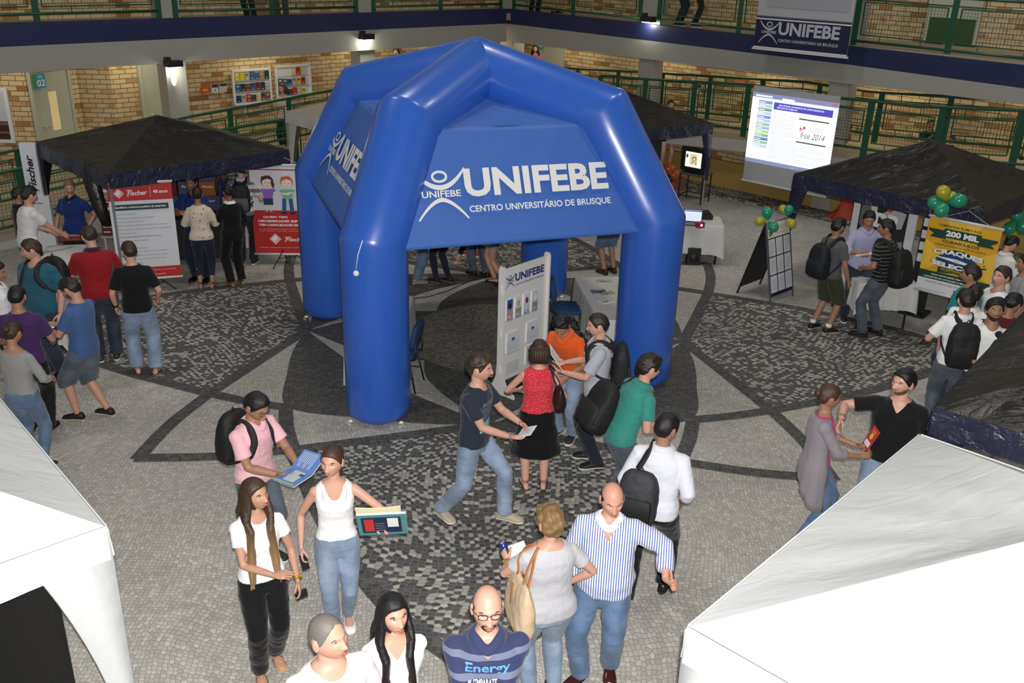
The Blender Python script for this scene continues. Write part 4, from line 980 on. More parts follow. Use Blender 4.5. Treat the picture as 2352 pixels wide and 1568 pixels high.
        for f_ in bmh.faces:
            x_, y_, z_ = chest(f_.calc_center_median())
            if (z_ > zt_+.002 and math.hypot(x_, y_) < nw+.022) or (y_ > 0 and z_ > zt_-d_ and abs(x_) < hwid(z_)): kill.append(f_)
        bmesh.ops.delete(bmh, geom=kill, context='FACES'); lo = [v_ for v_ in bmh.verts if not v_.link_faces]; bmesh.ops.delete(bmh, geom=lo, context='VERTS')
        bv_ = [v_ for v_ in bmh.verts if v_.is_boundary]
        for _ in range(9):
            nw_ = {v_: sum((e_.other_vert(v_).co for e_ in v_.link_edges if e_.is_boundary), V3(0, 0, 0))/max(1, sum(1 for e_ in v_.link_edges if e_.is_boundary)) for v_ in bv_}
            for v_, c_ in nw_.items(): v_.co = v_.co.lerp(c_, .5)
        bmh.to_mesh(me); bmh.free()
        so = link(top.get('name', 'shirt'), me, root, tm, True); S['shirt'] = so
        if top.get('collar'):
            mb = MB(); R_ = []
            for zz, e_ in ((1.450, .014), (1.478, .010), (1.502, .008), (1.495, .022), (1.476, .042), (1.460, .054)):
                R_.append(sup(C(zz)*k+V3(0, .004, 0), xc, yc, (.060*(.86 if fem else 1)+e_)*k, (.060+e_)*k, 24, 2, lambda cs, sn: -.0*max(0, sn)))
            for r_ in R_:   # dip and open at the front
                for q in range(24):
                    t = 2*math.pi*q/24; f = max(0, math.sin(t))**6; r_[q] = r_[q]+V3(0, 0, -.042*f*k)+yc*(.016*f*k)
            mb.rings(R_, cap=False); cm = mb.build('collar', cloth(top['collar']), root, True); s_ = cm.modifiers.new('s', 'SOLIDIFY'); s_.thickness = .003
    # ---- hair
    if hair:
        hm_ = m_hair(hair['col']); n1, n2 = {2: (80, 56), 1: (56, 40), 0: (36, 26)}[det]; hb = MB(); hb.T = HT
        vs, fs = hair_cap(dict(style=hair.get('s', 'short'), thick=hair.get('t', .014), mess=hair.get('mess', .35), quiff=hair.get('q', 0), hl=hair.get('hl', 0), long=hair.get('long'), side=hair.get('side', 0)), n1, n2, rng.random()*20)
        hb.add(vs, fs); hb.T = Matrix(); kd = hair.get('kind')
        hx = lambda *p: HT @ Vector(p)
        if kd == 'bun': hb.ell(hx(0, -.115, .035), (.042*k, .036*k, .038*k), nu=16, nv=10); hb.ell(hx(0, -.09, .03), (.03*k,)*3, nu=12, nv=8)
        if kd == 'pony':
            a = hx(0, -.105, .04); hb.tube([a, hx(0, -.145, .02), hx(.0, -.155, -.05), hx(0, -.15, -.13), hx(0, -.14, -.20)], [.016*k, .026*k, .027*k, .020*k, .006*k], 12)
        if kd == 'bob':
            for q in range(15): a = 1.15+q*(2*math.pi-2.3)/14; X_, Y_ = .078*math.sin(a), .092*math.cos(a)-.012; hb.tube([hx(X_, Y_, .06), hx(X_*1.12, Y_*1.1, 0), hx(X_*1.15, Y_*1.12, -.06), hx(X_*1.02, Y_*1.05, -.105)], [.020*k, .023*k, .023*k, .010*k], 8)
        if kd in ('long', 'longfront'):
            Ln_ = hair.get('len', .45); lk = MB()
            for q in range(17):
                a = 1.2+q*(2*math.pi-2.4)/16; X_, Y_ = .076*math.sin(a), .088*math.cos(a)-.012; w1 = hx(X_, Y_, .05); w2 = hx(X_*1.15, Y_*1.12, -.05)
                t1 = (C(1.40)+xc*(.11*math.sin(a))*1.0+yc*((-.125) if abs(a-math.pi) < 1.2 else .02))*k; t2 = (C(1.40-Ln_*.75)+xc*(.10*math.sin(a))+yc*(-.135 if abs(a-math.pi) < 1.2 else .04))*k
                if kd == 'longfront' and abs(a-math.pi) >= 1.0:
                    sx = 1 if math.sin(a) > 0 else -1; t1 = (C(1.40)+xc*(sx*.075)+yc*(.105+.012*(q % 3)))*k; t2 = (C(1.40-Ln_*.8)+xc*(sx*(.085+.018*(q % 3)))+yc*.155)*k
                jt = V3(rng.uniform(-.012, .012), rng.uniform(-.01, .01), rng.uniform(-.05, .03))*k; lk.tube([w1, w2, w2.lerp(t1, .55)+(xc*math.sin(a)*.02)*k, t1+jt*.5, t1.lerp(t2, .5)+jt, t2+jt], [x*k for x in (.016, .023, .026, .027, .022, .008)], 8)
            lm = fuse(lk, .010*k, 2); wrinkle(lm, .004, (40, 40, 5), 3); n_l = np.empty(len(lm.vertices)*3); lm.vertices.foreach_get('co', n_l); hb.add([tuple(v_) for v_ in n_l.reshape(-1, 3)], [tuple(p_.vertices) for p_ in lm.polygons])
        link('hair', hb.mesh('hair'), root, hm_, True)
    if beard:
        bd = MB(); bd.T = HT; vs = []; fs = []; n1, n2 = 40, 26; ms_ = []
        for j in range(n2+1):
            th = math.pi*(.50+.47*j/n2)
            for i in range(n1+1):
                u = -1.45+2.9*i/n1; p = Vector(headpt(th, u, o)); a = abs(u); n_ = Vector((p.x/.0765**2, p.y/.1**2, p.z/.118**2)).normalized()
                goatee = beard[1] == 'goatee'; inm = (p.z < -.062+.0*a or (abs(p.x) > .027 and p.z < -.052+(.05*(a-.75) if a > .75 else 0)) or (-.048 < p.z < -.036 and abs(p.x) < .034))
                if goatee: inm = (abs(p.x) < .034 and p.z < -.062) or (.024 < abs(p.x) < .036 and p.z < -.038) or (abs(p.x) < .034 and -.047 < p.z < -.037)
                if abs(p.x) < .024 and -.063 < p.z < -.046: inm = False
                ms_.append(inm); nz = noise.noise(p*120); vs.append(p+n_*(.0018+.0012*nz))
        for j in range(n2):
            for i in range(n1):
                f = (j*(n1+1)+i, j*(n1+1)+i+1, (j+1)*(n1+1)+i+1, (j+1)*(n1+1)+i)
                if sum(ms_[x] for x in f) >= 3: fs.append(f)
        bd.add(vs, fs); bd.build('beard', mat('beard_'+beard[0], beard[0], .8), root, True)
    if glasses:
        g = MB(); g.T = HT; cg = mat('black_frame', (.01, .01, .01), .3)
        for s in (1, -1):
            g.tube([(s*(.032+.0235*math.copysign(abs(math.cos(t))**.7, math.cos(t))), .0985-.009*max(0, math.cos(t)), .012+.0145*math.copysign(abs(math.sin(t))**.7, math.sin(t))) for t in [2*math.pi*i/20 for i in range(21)]], .0026, 6); g.tube([(s*.055, .088, .02), (s*.078, .05, .02), (s*.082, -.01, .012)], .0017, 6)
        g.tube([(-.008, .101, .019), (.008, .101, .019)], .0018, 6); g.build('glasses', cg, root, True)
    if watch:
        s = 1 if watch[0] == 'R' else -1; mb = MB(); a = wr[s]*k; d = (el[s]*k-a).normalized(); c = a+d*.025; mb.tube([c-d*.012, c+d*.012], .034*k*ar, 16); n_ = Vector((Rn if s == 1 else Ln) or (s*.9, .1, .35)); n_ = (n_-d*n_.dot(d)).normalized()
        mb.tube([c+n_*.026*k, c+n_*.040*k], .018*k, 14); mb.build('wristwatch', mat('watch_'+watch[1], watch[1], .3, .6), root, True)
    return S
from mathutils.bvhtree import BVHTree
def bvh_of(me): return BVHTree.FromPolygons([v.co.copy() for v in me.vertices], [tuple(p.vertices) for p in me.polygons])
def onto(bv, S, x, z, off=.002, back=False):
    """project chest coordinates (x across, z up at 1.75 m scale) onto a garment, from the front (or the back)"""
    k = S['k']; c = (S['C'](z)+S['xc']*x)*k; d = -S['yc'] if not back else S['yc']; hit = bv.ray_cast(c-d*.6, d, 1.2)
    return (hit[0]-d*off) if hit[0] is not None else c-d*.12
def chest_print(S, items, name='shirt_print', back=False):
    """items: (text|poly, x, z, h, w, material)"""
    bv = bvh_of(S['shirt'].data); mb = MB(); mats = []
    for it in items:
        m = it[-1]
        if m not in mats: mats.append(m)
        if isinstance(it[0], str):
            v, f = text_data(it[0], bold=it[5] if len(it) > 6 else .02, fit=(it[4], it[3])); s = -1 if back else 1
            # subdivide long glyph faces by projecting each vertex
            vs = [onto(bv, S, (it[1]-it[4]/2+a)*(-1 if not back else 1)*-1 if back else -(it[1]-it[4]/2+a), it[2]+b, .003, back) for a, b, _ in v]
            mb.add(vs, [tuple(reversed(q)) for q in f], mats.index(m))
        else:
            nx, nz, (x0, z0, x1, z1) = 10, 10, it[0]; vs = [onto(bv, S, -(x0+(x1-x0)*i/nx), z0+(z1-z0)*j/nz, .0022, back) for j in range(nz+1) for i in range(nx+1)]
            mb.add(vs, [(j*(nx+1)+i, j*(nx+1)+i+1, (j+1)*(nx+1)+i+1, (j+1)*(nx+1)+i) for j in range(nz) for i in range(nx)], mats.index(m))
    return mb.build(name, mats, S['root'])
def wpt(S, p): return S['root'].location+S['RZ'] @ (Vector(p)*S['k'])
def wdir(S, p): return S['RZ'] @ Vector(p)
def sheet(S, label, cat, c, u, v, w, h, mats, name='paper_sheet', t=.004, fold=0, group=None, draw=None):
    """flat sheet or booklet held in hand; c centre, u/v directions in person space, slight bend"""
    c = wpt(S, c); U = wdir(S, u).normalized(); Vv = wdir(S, v); Vv = (Vv-U*Vv.dot(U)).normalized(); N = U.cross(Vv); e = MB(); n = 8
    def pt(a, b, d): return U*(a*w)+Vv*(b*h)+N*(d+(0 if draw else .012*math.cos(a*2.6)*w/.25)+fold*abs(a)*w)
    rings = []
    for i in range(n+1): a = i/n-.5; rings.append([pt(a, -.5, t/2), pt(a, .5, t/2), pt(a, .5, -t/2), pt(a, -.5, -t/2)])
    e.rings(rings); e.m = [0]*len(e.f); o = e.build(name, mats[0] if isinstance(mats, list) else mats); o.location = c; tag(o, label, cat, group)
    if draw:
        p = Panel((0, 0, 0), (1, 0, 0), (0, 1, 0)); draw(p); q = p.mb; q.v = [tuple(pt(x/w-.5, y/h-.5, t/2+.0006+z_)) for x, y, z_ in q.v]; q.build('printing', p.mats, o)
    return o
def backpack(S, label, col='101012', size=(.30, .17, .46), zc=1.22, one=None, accent=None, off=0., name='backpack', group=None, drop=0.):
    """pack on the back with shoulder straps; one='R'/'L' = single strap"""
    k = S['k']; e = empty(name, S['root'].location, 0, label, 'backpack', group); e.rotation_euler = S['root'].rotation_euler; M = mat('pack_'+col, col, .7, bump=(14, .4)); M2 = mat('pack_strap', (.010, .010, .011), .75)
    c = S['C'](zc); x, y, sp = S['xc'], S['yc'], S['spine']; bw = interp(S['T'], zc)[1]; w, d, h = size; xo = {None: 0, 'R': .10, 'L': -.10}[one]
    B = c-y*(bw+.035+d/2)+x*xo-V3(0, 0, drop); mb = MB(); R_ = []
    for t, ww, dd in ((-.5, .62, .5), (-.47, .85, .85), (-.36, .98, 1.05), (-.1, 1.0, 1.08), (.2, .97, .9), (.38, .82, .7), (.47, .6, .48), (.5, .35, .25)): R_.append(sup((B+sp*(h*t))*k, x, y, w/2*ww*k, d/2*dd*k, 20, 3.2))
    mb.rings(R_); me = fuse(mb, .016, 3); wrinkle(me, .006, (11, 11, 9), len(label)); bo = link('pack_body', me, e, M, True)
    mb = MB(); R_ = []
    for t, ww, dd in ((-.42, .75, .4), (-.38, .82, .7), (-.15, .84, .8), (.0, .80, .6), (.04, .6, .25)): R_.append(sup((B-y*(d*.42)+sp*(h*t))*k, x, y, w/2*ww*k, d*.22*dd*k, 18, 3.2))
    mb.rings(R_); mb.build('front_pocket', mat('pack_'+(accent or col), accent or col, .7, bump=(14, .4)), e, True)
    mb = MB(); mb.tube([(B+sp*h*.47+x*.03)*k, (B+sp*(h*.47+.05))*k, (B+sp*h*.47-x*.03)*k], .008*k, 6); mb.build('grab_loop', M2, e, True)
    for s in (1, -1):
        if one and s != {'R': 1, 'L': -1}[one]: continue
        C = S['C']; bx = .085+.0; pts = [B+sp*(h*.42)+y*(d/2)+x*(s*.05-xo*.0), C(1.45)-y*.085+x*s*bx, C(1.487)-y*.01+x*s*(bx+.01), C(1.45)+y*.075+x*s*(bx+.005), C(1.33)+y*(.125)+x*s*(bx+.015), C(1.22)+y*.095+x*s*(bx+.07), C(1.13)+y*.0+x*s*(interp(S['T'], 1.13)[0]+.025), B-sp*h*.36+y*d*.4+x*s*w*.40]
        sm_ = [Vector(p) for p in pts]; fine = []
        P_ = [sm_[0]]+sm_+[sm_[-1]]
        for i in range(1, len(P_)-2):
            for q in range(5):
                t = q/5; a, b, c_, d_ = P_[i-1], P_[i], P_[i+1], P_[i+2]; fine.append(.5*((2*b)+(c_-a)*t+(2*a-5*b+4*c_-d_)*t*t+(3*b-3*c_+d_-a)*t**3))
        fine.append(sm_[-1])
        if 'shirt' in S:   # rest the strap on the garment
            bv = bvh_of(S['shirt'].data)
            for i in range(4, len(fine)-4):
                loc_, nn_, _, dist = bv.find_nearest(fine[i]*k)
                if loc_ is not None and dist < .12: fine[i] = (loc_+nn_*.010)/k
            fine = [fine[0]]+[(fine[i-1]+fine[i]*2+fine[i+1])/4 for i in range(1, len(fine)-1)]+[fine[-1]]
        mb = MB(); n = len(fine); ring_ = []
        for i, p in enumerate(fine):
            t = (fine[min(i+1, n-1)]-fine[max(i-1, 0)]).normalized(); axis = S['C'](max(1.1, min(1.46, 1.3+(p.z-S['C'](1.3).z)))) ; o_ = (p-axis); o_ = (o_-t*o_.dot(t)).normalized(); sd = t.cross(o_).normalized(); wd = .030 if i < n*.72 else .012
            ring_.append([(p+sd*a_*wd+o_*b_*.006)*k for a_, b_ in ((-1, -1), (1, -1), (1, 1), (0, 1.3), (-1, 1))])
        mb.rings(ring_); mb.build('shoulder_strap', M2, e, True)
    return e
# ---------------------------------------------------------------- the crowd
tee = lambda c, **kw: dict(k='tee', col=c, **kw)
polo = lambda c, cc=None, **kw: dict(k='polo', col=c, collar=cc or c, vneck=kw.pop('vneck', .05), **kw)
shirt = lambda c, **kw: dict(k='shirt', col=c, collar=c, sl=kw.pop('sl', 1.9), vneck=kw.pop('vneck', .05), **kw)
short = lambda c='dark', **kw: dict(col=c, t=kw.pop('t', .013), **kw)
P = {}
M_PAPER = mat('paper', 'e9e9ea', .7); M_INK = mat('ink_grey', '8f939c', .7); M_PBLUE = mat('print_blue', '3f6fb5', .6); M_PGREEN = mat('print_green', '3f8f6f', .6); M_PRED = mat('print_red', 'c03a34', .6); M_PNAVY = mat('print_navy', '232a4a', .6)
def lines(p, w, h, n=8, m=None, x0=.1, y0=.12, ww=.8):
    for i in range(n): p.rect(w*x0, h*(y0+(.86-y0)*i/n), w*ww*(1 if i % 3 else .7), h*.022, m or M_INK, .003)

# --- foreground
S = P['grey'] = person('grey-haired man in a pale pink T-shirt, seen from the chest up at the bottom left', (745, 1415), H=1.84, h=212, w=1.12, belly=.03, det=2, skin='fair', hy=28, hp=-6, hair=dict(col='grey', t=.0035, mess=.1, hl=.018), top=tee('ecdfe4', sl=.62, vneck=.03, scoop=.45, nw=.075), bottom=('jeans', 'dark'))
chest_print(S, [((-.08, 1.10, .05, 1.24), mat('print_pale_green', 'a9cfc2', .7))])
S = P['girl'] = person('dark long-haired woman in a white V-neck T-shirt, arms crossed, at the bottom edge', (900, 1368), H=1.70, h=200, sex='f', w=1.06, det=2, skin='fair', hy=12, hp=-6, hair=dict(col='black', t=.014, kind='longfront', long=1, len=.42, mess=.12, hl=-.004), top=tee('f2f2f2', sl=.5, vneck=.095, nw=.07), bottom=('jeans', 'dark', .6), R=(-.06, .25, 1.14), L=(.10, .27, 1.10), Rd=(-1, .2, .1), Ld=(1, .15, -.2), Lc=.5, Rc=.4, watch=('R', 'd8d8d0'))
S = P['energy'] = person('bald man with glasses and goatee in a blue striped polo shirt, arms crossed', (1120, 1350), H=1.84, h=186, w=1.14, belly=.02, det=2, skin='fair', hy=2, hp=-4, glasses=True, beard=('1d1512', 'goatee'), hair=dict(s='bald', col='shaved', t=.0015, mess=.1), top=polo('30385a', pat=('h', .115, .30, '6b7189', .35), sl=.80, vneck=.075), bottom=('jeans', 'mid'), R=(-.10, .29, 1.10), L=(.13, .27, 1.06), Rd=(-1, .15, .05), Ld=(1, .3, .35), Ln=(0, .7, .7), Rn=(0, 1, .3), Lc=.25, Rc=.5, Re=(.9, -.2, -.7), Le=(-.9, -.2, -.7), watch=('R', '3a2c22'))
mb_ = mat('print_sky', '5c9be6', .7)
chest_print(S, [('Energy', 0, 1.30, .075, .25, mb_), ('THEMPARATE', -.03, 1.225, .05, .16, M_TXT), ((-.11, 1.215, .06, 1.220), M_TXT), ((.07, 1.02, .10, 1.235), mb_), ((.115, 1.02, .125, 1.235), mb_)])
S = P['blond'] = person('woman with short blond hair seen from behind, grey top and beige shoulder bag', (1262, 1165), H=1.68, h=18, sex='f', w=1.24, belly=.02, det=2, skin='fair', hy=15, hp=4, hair=dict(col='blond', t=.024, mess=.55, side=.15), top=dict(k='top', col='b9b9be', sl=.55, nw=.09, vneck=.03, scoop=.5, inf=.012, hem=.86), bottom=('jeans', 'light', .6), L=(-.20, .36, 1.10), R=(.22, .12, 1.0), Re=(.9, -.3, -.4), Le=(-1, -.5, -.6), Ld=(-.2, .9, .5), Lc=.75, shoes=('flat', '222222'), watch=('L', 'b08a3a'))
S = P['stripe'] = person('balding man in a blue and white striped shirt walking with a thumb out', (1410, 1115), H=1.74, h=172, w=1.13, belly=.045, det=2, skin='pink', hy=14, hp=10, hair=dict(s='bald', col='dark', t=.004, mess=.2), brow=.6, top=shirt('e6e8f2', pat=('v', .018, .42, '5a6ea8'), sl=1.75, vneck=.11, hem=.83, inf=.022, sr=.026), bottom=('jeans', 'blue', 1.2), shoes=('shoe', '3a1712', '1a0c0a', .2), feet={'R': (.13, .10, -35), 'L': (-.09, -.05, 5)}, R=(.31, .05, .86), L=(-.44, .18, 1.10), Ld=(-.5, .5, .1), Ln=(-.5, -.5, .1), Le=(-.9, -.6, -.3), Lc=.95, Lt=2, Rc=.4)
S = P['ombre'] = person('woman with long brown hair fading to blond, white T-shirt and black trousers', (580, 1100), H=1.70, h=208, sex='f', det=2, skin='light', hy=32, hp=-4, hair=dict(col='ombre', t=.012, kind='longfront', long=1, len=.56, mess=.1), top=tee('f1f1f3', sl=.5, vneck=.03, scoop=.5, nw=.07, hem=.93, tight=1), bottom=('long', '0c0c0e', .9), shoes=('sandal', 'c8a07a'), R=(-.03, .30, 1.10), L=(-.24, .14, .88), Rd=(-.8, .6, .15), Rn=(.2, .3, .9), Rc=.12, Lc=.4, Re=(.8, -.5, -.6), feet={'R': (.09, .06, -5), 'L': (-.07, -.10, 6)}, watch=('L', 'c8a040'))
S = P['tank'] = person('woman in a white tank top and light jeans carrying newspapers', (762, 1026), H=1.73, h=192, sex='f', w=.98, det=2, skin='fair', hy=-24, hp=-2, hair=dict(col='chestnut', t=.007, kind='pony', mess=.08), top=dict(k='tank_top', col='f2f0f0', sl=0, inf=.007, tight=1, hem=.90, neck=1.462, wr=.004, vneck=.115, scoop=.4, nw=.078), bottom=('jeans', 'light', .5), shoes=('flat', 'e8e6e2'), R=(.28, .04, .90), L=(-.30, .34, 1.24), Ld=(-.7, .7, .15), Ln=(-.3, -.2, .9), Lc=.55, Rc=.6, Le=(-.9, -.5, -.6), feet={'R': (.05, .10, -3), 'L': (-.06, -.12, 5)})
bvb = bvh_of([c for c in S['root'].children if c.name.startswith('body')][0].data); bvs = bvh_of(S['shirt'].data); k = S['k']
for s in (1, -1):
    pts = []
    for zz, yy in ((1.36, .16), (1.40, .13), (1.44, .09), (1.50, .03), (1.50, -.04), (1.44, -.10), (1.38, -.14)):
        q = (S['C'](zz)+S['xc']*(s*(.112))+S['yc']*yy)*k; c1 = bvb.find_nearest(q); pts.append(c1[0]+c1[1]*.004)
    mb = MB(); mb.tube(pts, (.005, .003), 6); mb.build('bra_strap', mat('pink_strap', 'd8709a', .6), S['root'], True)
S = P['pink'] = person('man with glasses in a pink polo shirt reading an open magazine', (600, 910), H=1.74, h=236, w=1.05, det=2, skin='tan', hy=6, hp=30, glasses=True, hair=dict(col='black', t=.015, mess=.15), top=polo('e8b4be', sl=.68), bottom=('jeans', 'grey', 1.0), R=(.06, .36, 1.08), L=(-.12, .42, 1.12), Rd=(-.4, .9, .0), Ld=(.2, .9, -.1), Rn=(.2, .1, -1), Ln=(0, 0, -1), lean=4)
backpack(S, 'black backpack worn by the man in the pink polo shirt', '0d0d0f', (.33, .20, .50))
S = P['rebel'] = person('young man in a dark printed T-shirt and jeans striding to the right with a leaflet', (1105, 815), H=1.81, h=247, det=2, skin='fair', hy=14, hp=4, lean=3, hair=dict(col='brown', t=.022, mess=.4, q=.5), top=tee('262c3b', sl=.66, vneck=.02, scoop=.5), bottom=('jeans', 'light', 1.2), shoes=('shoe', 'b9aa94', 'd8d6d0', .8, 'e8e4da'), feet={'R': (.10, -.30, -25), 'L': (-.10, .28, 10)}, R=(.04, .36, 1.00), L=(-.14, .40, 1.06), Rd=(-.3, .9, -.1), Ld=(.5, .8, 0), Rn=(.2, .2, -1))
chest_print(S, [('REBEL', 0, 1.31, .045, .21, mat('print_faded', '7f8794', .8)), ((-.10, 1.16, .09, 1.30), mat('print_faded2', '565f70', .8)), ((-.10, 1.04, .07, 1.15), mat('print_aqua', '86bcc6', .8))])
S = P['skirt'] = person('woman in a red sleeveless blouse and long black skirt, seen from behind', (1240, 780), H=1.66, h=4, sex='f', w=1.08, det=2, skin='fair', hp=12, hair=dict(col='brown', t=.014, kind='bob', mess=.1), top=dict(k='blouse', col='cc2f3c', pat=('spots', 75, 'e8b0b4', .22), sl=0, inf=.013, hem=.97, tight=1), bottom=('skirt', '08080a'), shoes=('sandal', '2a1c14'), L=(-.20, .26, 1.08), R=(.22, .18, 1.0), Le=(-1, -.4, -.5))
S = P['orange'] = person('dark-haired person in an orange polo shirt bending towards the white display board', (1283, 735), H=1.66, h=150, det=2, skin='tan', hp=45, lean=22, hair=dict(col='black', t=.020, mess=.5), top=polo('d9591f', sl=.7), bottom=('jeans', 'light', .9), L=(-.15, .34, .98), R=(.12, .40, 1.0))
S = P['open_book'] = person('young man in a grey shirt holding an open booklet beside the display board', (1371, 720), H=1.77, h=88, det=2, skin='fair', hp=10, hair=dict(col='dark', t=.007, mess=.2, q=1.2), top=shirt('a9adb8', sl=.8, hem=.84), bottom=('jeans', 'navy', .9), shoes=('shoe', '15171a', 'dcdcdc', .6), L=(-.12, .36, 1.14), R=(.14, .34, 1.14), Rn=(.2, 0, -1), Ln=(-.2, 0, -1), Rd=(-.5, .8, 0), Ld=(.4, .9, .1), feet={'R': (.1, .02, -8), 'L': (-.1, -.05, 8)})
backpack(S, 'dark patterned backpack worn by the man in the grey shirt', '14181c', (.32, .18, .46), accent='1c2422')
S = P['green'] = person('man with glasses in a teal green polo shirt leaning forward to the right', (1500, 815), H=1.78, h=-68, w=1.10, det=2, skin='fair', hp=14, lean=24, glasses=True, hair=dict(col='dark', t=.022, mess=.55), top=polo('35897d', sl=.66), bottom=('jeans', 'grey', 1.0), shoes=('shoe', '16181b', 'e0e0e0', .5), L=(-.16, .30, .95), R=(.14, .32, 1.0), beard=('241a14', 'full') if False else None)
backpack(S, 'black backpack hanging from the shoulder of the man in the green polo', '0e0f11', (.36, .22, .52), zc=1.12, one='L', accent='17191b')
S = P['white_back'] = person('man in a white long-sleeved shirt seen from behind, bag strap on one shoulder', (1540, 950), H=1.76, h=-22, w=1.08, det=2, skin='tan', hy=-28, hp=12, lean=8, hair=dict(col='black', t=.012, mess=.15), top=shirt('d9dbe6', sl=1.35, hem=.87, inf=.018), bottom=('long', '101114', .9), shoes=('shoe', '0c0c0d', '0c0c0d', .4), feet={'R': (.13, .10, -5), 'L': (-.12, -.26, 20)}, R=(.20, .12, .92))
backpack(S, 'grey and black backpack hanging at the left side of the man in the white shirt', '2c2d33', (.34, .20, .46), zc=1.10, one='L', accent='0e0e10')
S = P['cardigan'] = person('woman in a long grey cardigan over a pink top, holding a red leaflet', (1912, 884), H=1.68, h=-102, sex='f', w=1.06, det=2, skin='tan', hp=4, hy=18, hair=dict(col='chestnut', t=.012, kind='bun', mess=.2), top=dict(k='top', col='c92f7c', sl=0, inf=.008, hem=.90, tight=1, vneck=.10, scoop=.5, nw=.075), bottom=('jeans', 'blue', .5), shoes=('sandal', '3a2018'), L=(-.10, .36, 1.10), R=(.08, .38, 1.08), Rd=(-.4, .9, .1), Ld=(.4, .9, .1), feet={'R': (.08, -.04, 0), 'L': (-.09, .16, 4)})
k = S['k']; mb = MB(); R_ = []
for zz in (1.46, 1.42, 1.36, 1.27, 1.15, 1.05, .97, .90, .80, .70, .60, .52):   # open cardigan shell hanging over the back and sides
    r_ = []
    for q in range(25):
        t = math.radians(-215+250*q/24); hem_ = .50+.36*max(0, 1-abs(q-12)/9)**1.2; z2 = zz if zz > .97 else .97-(.97-zz)/.45*(.97-hem_)
        a, b = interp(S['T'], max(.86, z2)); fl_c = .022+.06*max(0, 1.0-z2); c_ = S['C'](z2)
        r_.append((c_+S['xc']*((a+fl_c)*math.cos(t))+S['yc']*((b+fl_c)*math.sin(t)+.006*math.sin(q*2.2)*(1.3-z2)*3))*k)
    R_.append(r_)
mb.rings(R_, cap=False, close=False)
cd = mb.build('cardigan', cloth('8d868c'), S['root'], True); s_ = cd.modifiers.new('s', 'SOLIDIFY'); s_.thickness = .008
mb = MB()
for s in (1, -1): a, b, c = S['sh'][s]*k, S['el'][s]*k, S['wr'][s]*k; mb.ell(a, (.072*k,)*3); e_ = b.lerp(c, .35); mb.tube([a, a.lerp(b, .5), b, e_], [x*k for x in (.068, .060, .056, .052)], 14)
me = fuse(mb, .012, 4); wrinkle(me, .005); link('cardigan_sleeves', me, S['root'], cloth('8d868c'), True)
S = P['black_v'] = person('broad man in a black V-neck T-shirt gesturing at the woman in the cardigan', (2082, 848), H=1.80, h=150, w=1.20, belly=.04, det=2, skin='fair', hy=-34, hp=0, hair=dict(col='black', t=.014, mess=.2), beard=('6a4c3e', 'full'), top=tee('101012', sl=.72, vneck=.08), bottom=('jeans', 'light', 1.2), shoes=('shoe', '222222', 'cccccc'), R=(.42, .34, 1.30), Rd=(.2, .7, -.6), Rc=.6, L=(-.30, .05, .90), Re=(1, -.3, -.1), watch=('R', '9a9a9a'))

# --- right-hand groups
S = P['pack_white'] = person('man in a white polo shirt seen from behind with a black backpack, lower right group', (2222, 664), H=1.78, h=-12, det=1, skin='fair', hy=10, hp=10, hair=dict(col='dark', t=.018, mess=.3), top=polo('ececec', sl=.75), bottom=('jeans', 'grey', 1.0), R=(.24, .26, 1.06), L=(-.26, .24, 1.06), shoes=('shoe', '111111', '333333'))
backpack(S, 'large black backpack on the white polo shirt in the lower right group', '101114', (.33, .2, .54), zc=1.20)
person('smiling bearded man in a white T-shirt, lower right group', (2288, 688), H=1.74, h=165, det=2, skin='tan', hy=5, hp=-14, hair=dict(col='black', t=.016, mess=.2), beard=('33241c', 'full'), top=tee('eeeeee', sl=.65, vneck=.03, scoop=.5), bottom=('jeans', 'dark'), L=(-.10, .26, 1.12), R=(.12, .24, 1.08))
person('man in a white shirt mostly hidden behind the backpack wearer', (2243, 655), H=1.66, h=-30, w=1.1, det=1, skin='fair', hp=10, hair=dict(col='dark', t=.014), top=polo('e8e8e8', sl=.7), bottom=('jeans', 'dark'))
person('man in a teal T-shirt seen from behind in front of the yellow banner', (2233, 607), H=1.77, h=28, w=1.14, det=1, skin='tan', hy=25, hp=5, hair=dict(col='dark', t=.013, mess=.25), top=tee('13797b', sl=.72), bottom=('jeans', 'dark'), R=(.26, .05, .88), L=(-.28, .12, .92))
person('man in a white printed T-shirt looking left, right of the teal T-shirt', (2308, 612), H=1.78, h=100, det=1, skin='fair', hy=10, hp=-4, hair=dict(col='brown', t=.015), top=tee('ededed', sl=.7, vneck=.03, scoop=.5), bottom=('jeans', 'dark'))
person('dark-haired person in a maroon T-shirt at the right edge behind the bearded man', (2338, 675), H=1.70, h=-60, det=1, skin='tan', hp=25, hair=dict(col='black', t=.018, mess=.4), top=tee('571820', sl=.7), bottom=('jeans', 'dark'))
person('woman with dark tied-up hair and white blouse looking down at the right edge', (2335, 545), H=1.66, h=-70, sex='f', det=1, skin='fair', hp=38, hair=dict(col='black', t=.014, kind='bun'), top=shirt('e8e6e2', sl=1.5), bottom=('long', '141416', .8), L=(-.08, .34, 1.06), R=(.1, .34, 1.06))
person('person in a grey T-shirt cut off by the right edge below the balloons', (2362, 585), H=1.70, h=70, det=1, skin='tan', hair=dict(col='black', t=.013), top=tee('8f9296', sl=.7), bottom=('jeans', 'dark'))
S = P['cargo'] = person('young man in a grey T-shirt and olive shorts with a navy backpack', (1932, 500), H=1.76, h=-62, det=1, skin='tan', hp=8, hair=dict(col='black', t=.015, mess=.4), beard=('4a3428', 'full'), top=tee('55565a', sl=.7), bottom=('shorts', '3b3c2e'), shoes=('shoe', '1c1a1a', 'c9c0b0', .6), L=(-.16, .30, 1.10), R=(.26, .12, .88), feet={'R': (.11, .04, -8), 'L': (-.13, -.04, 8)})
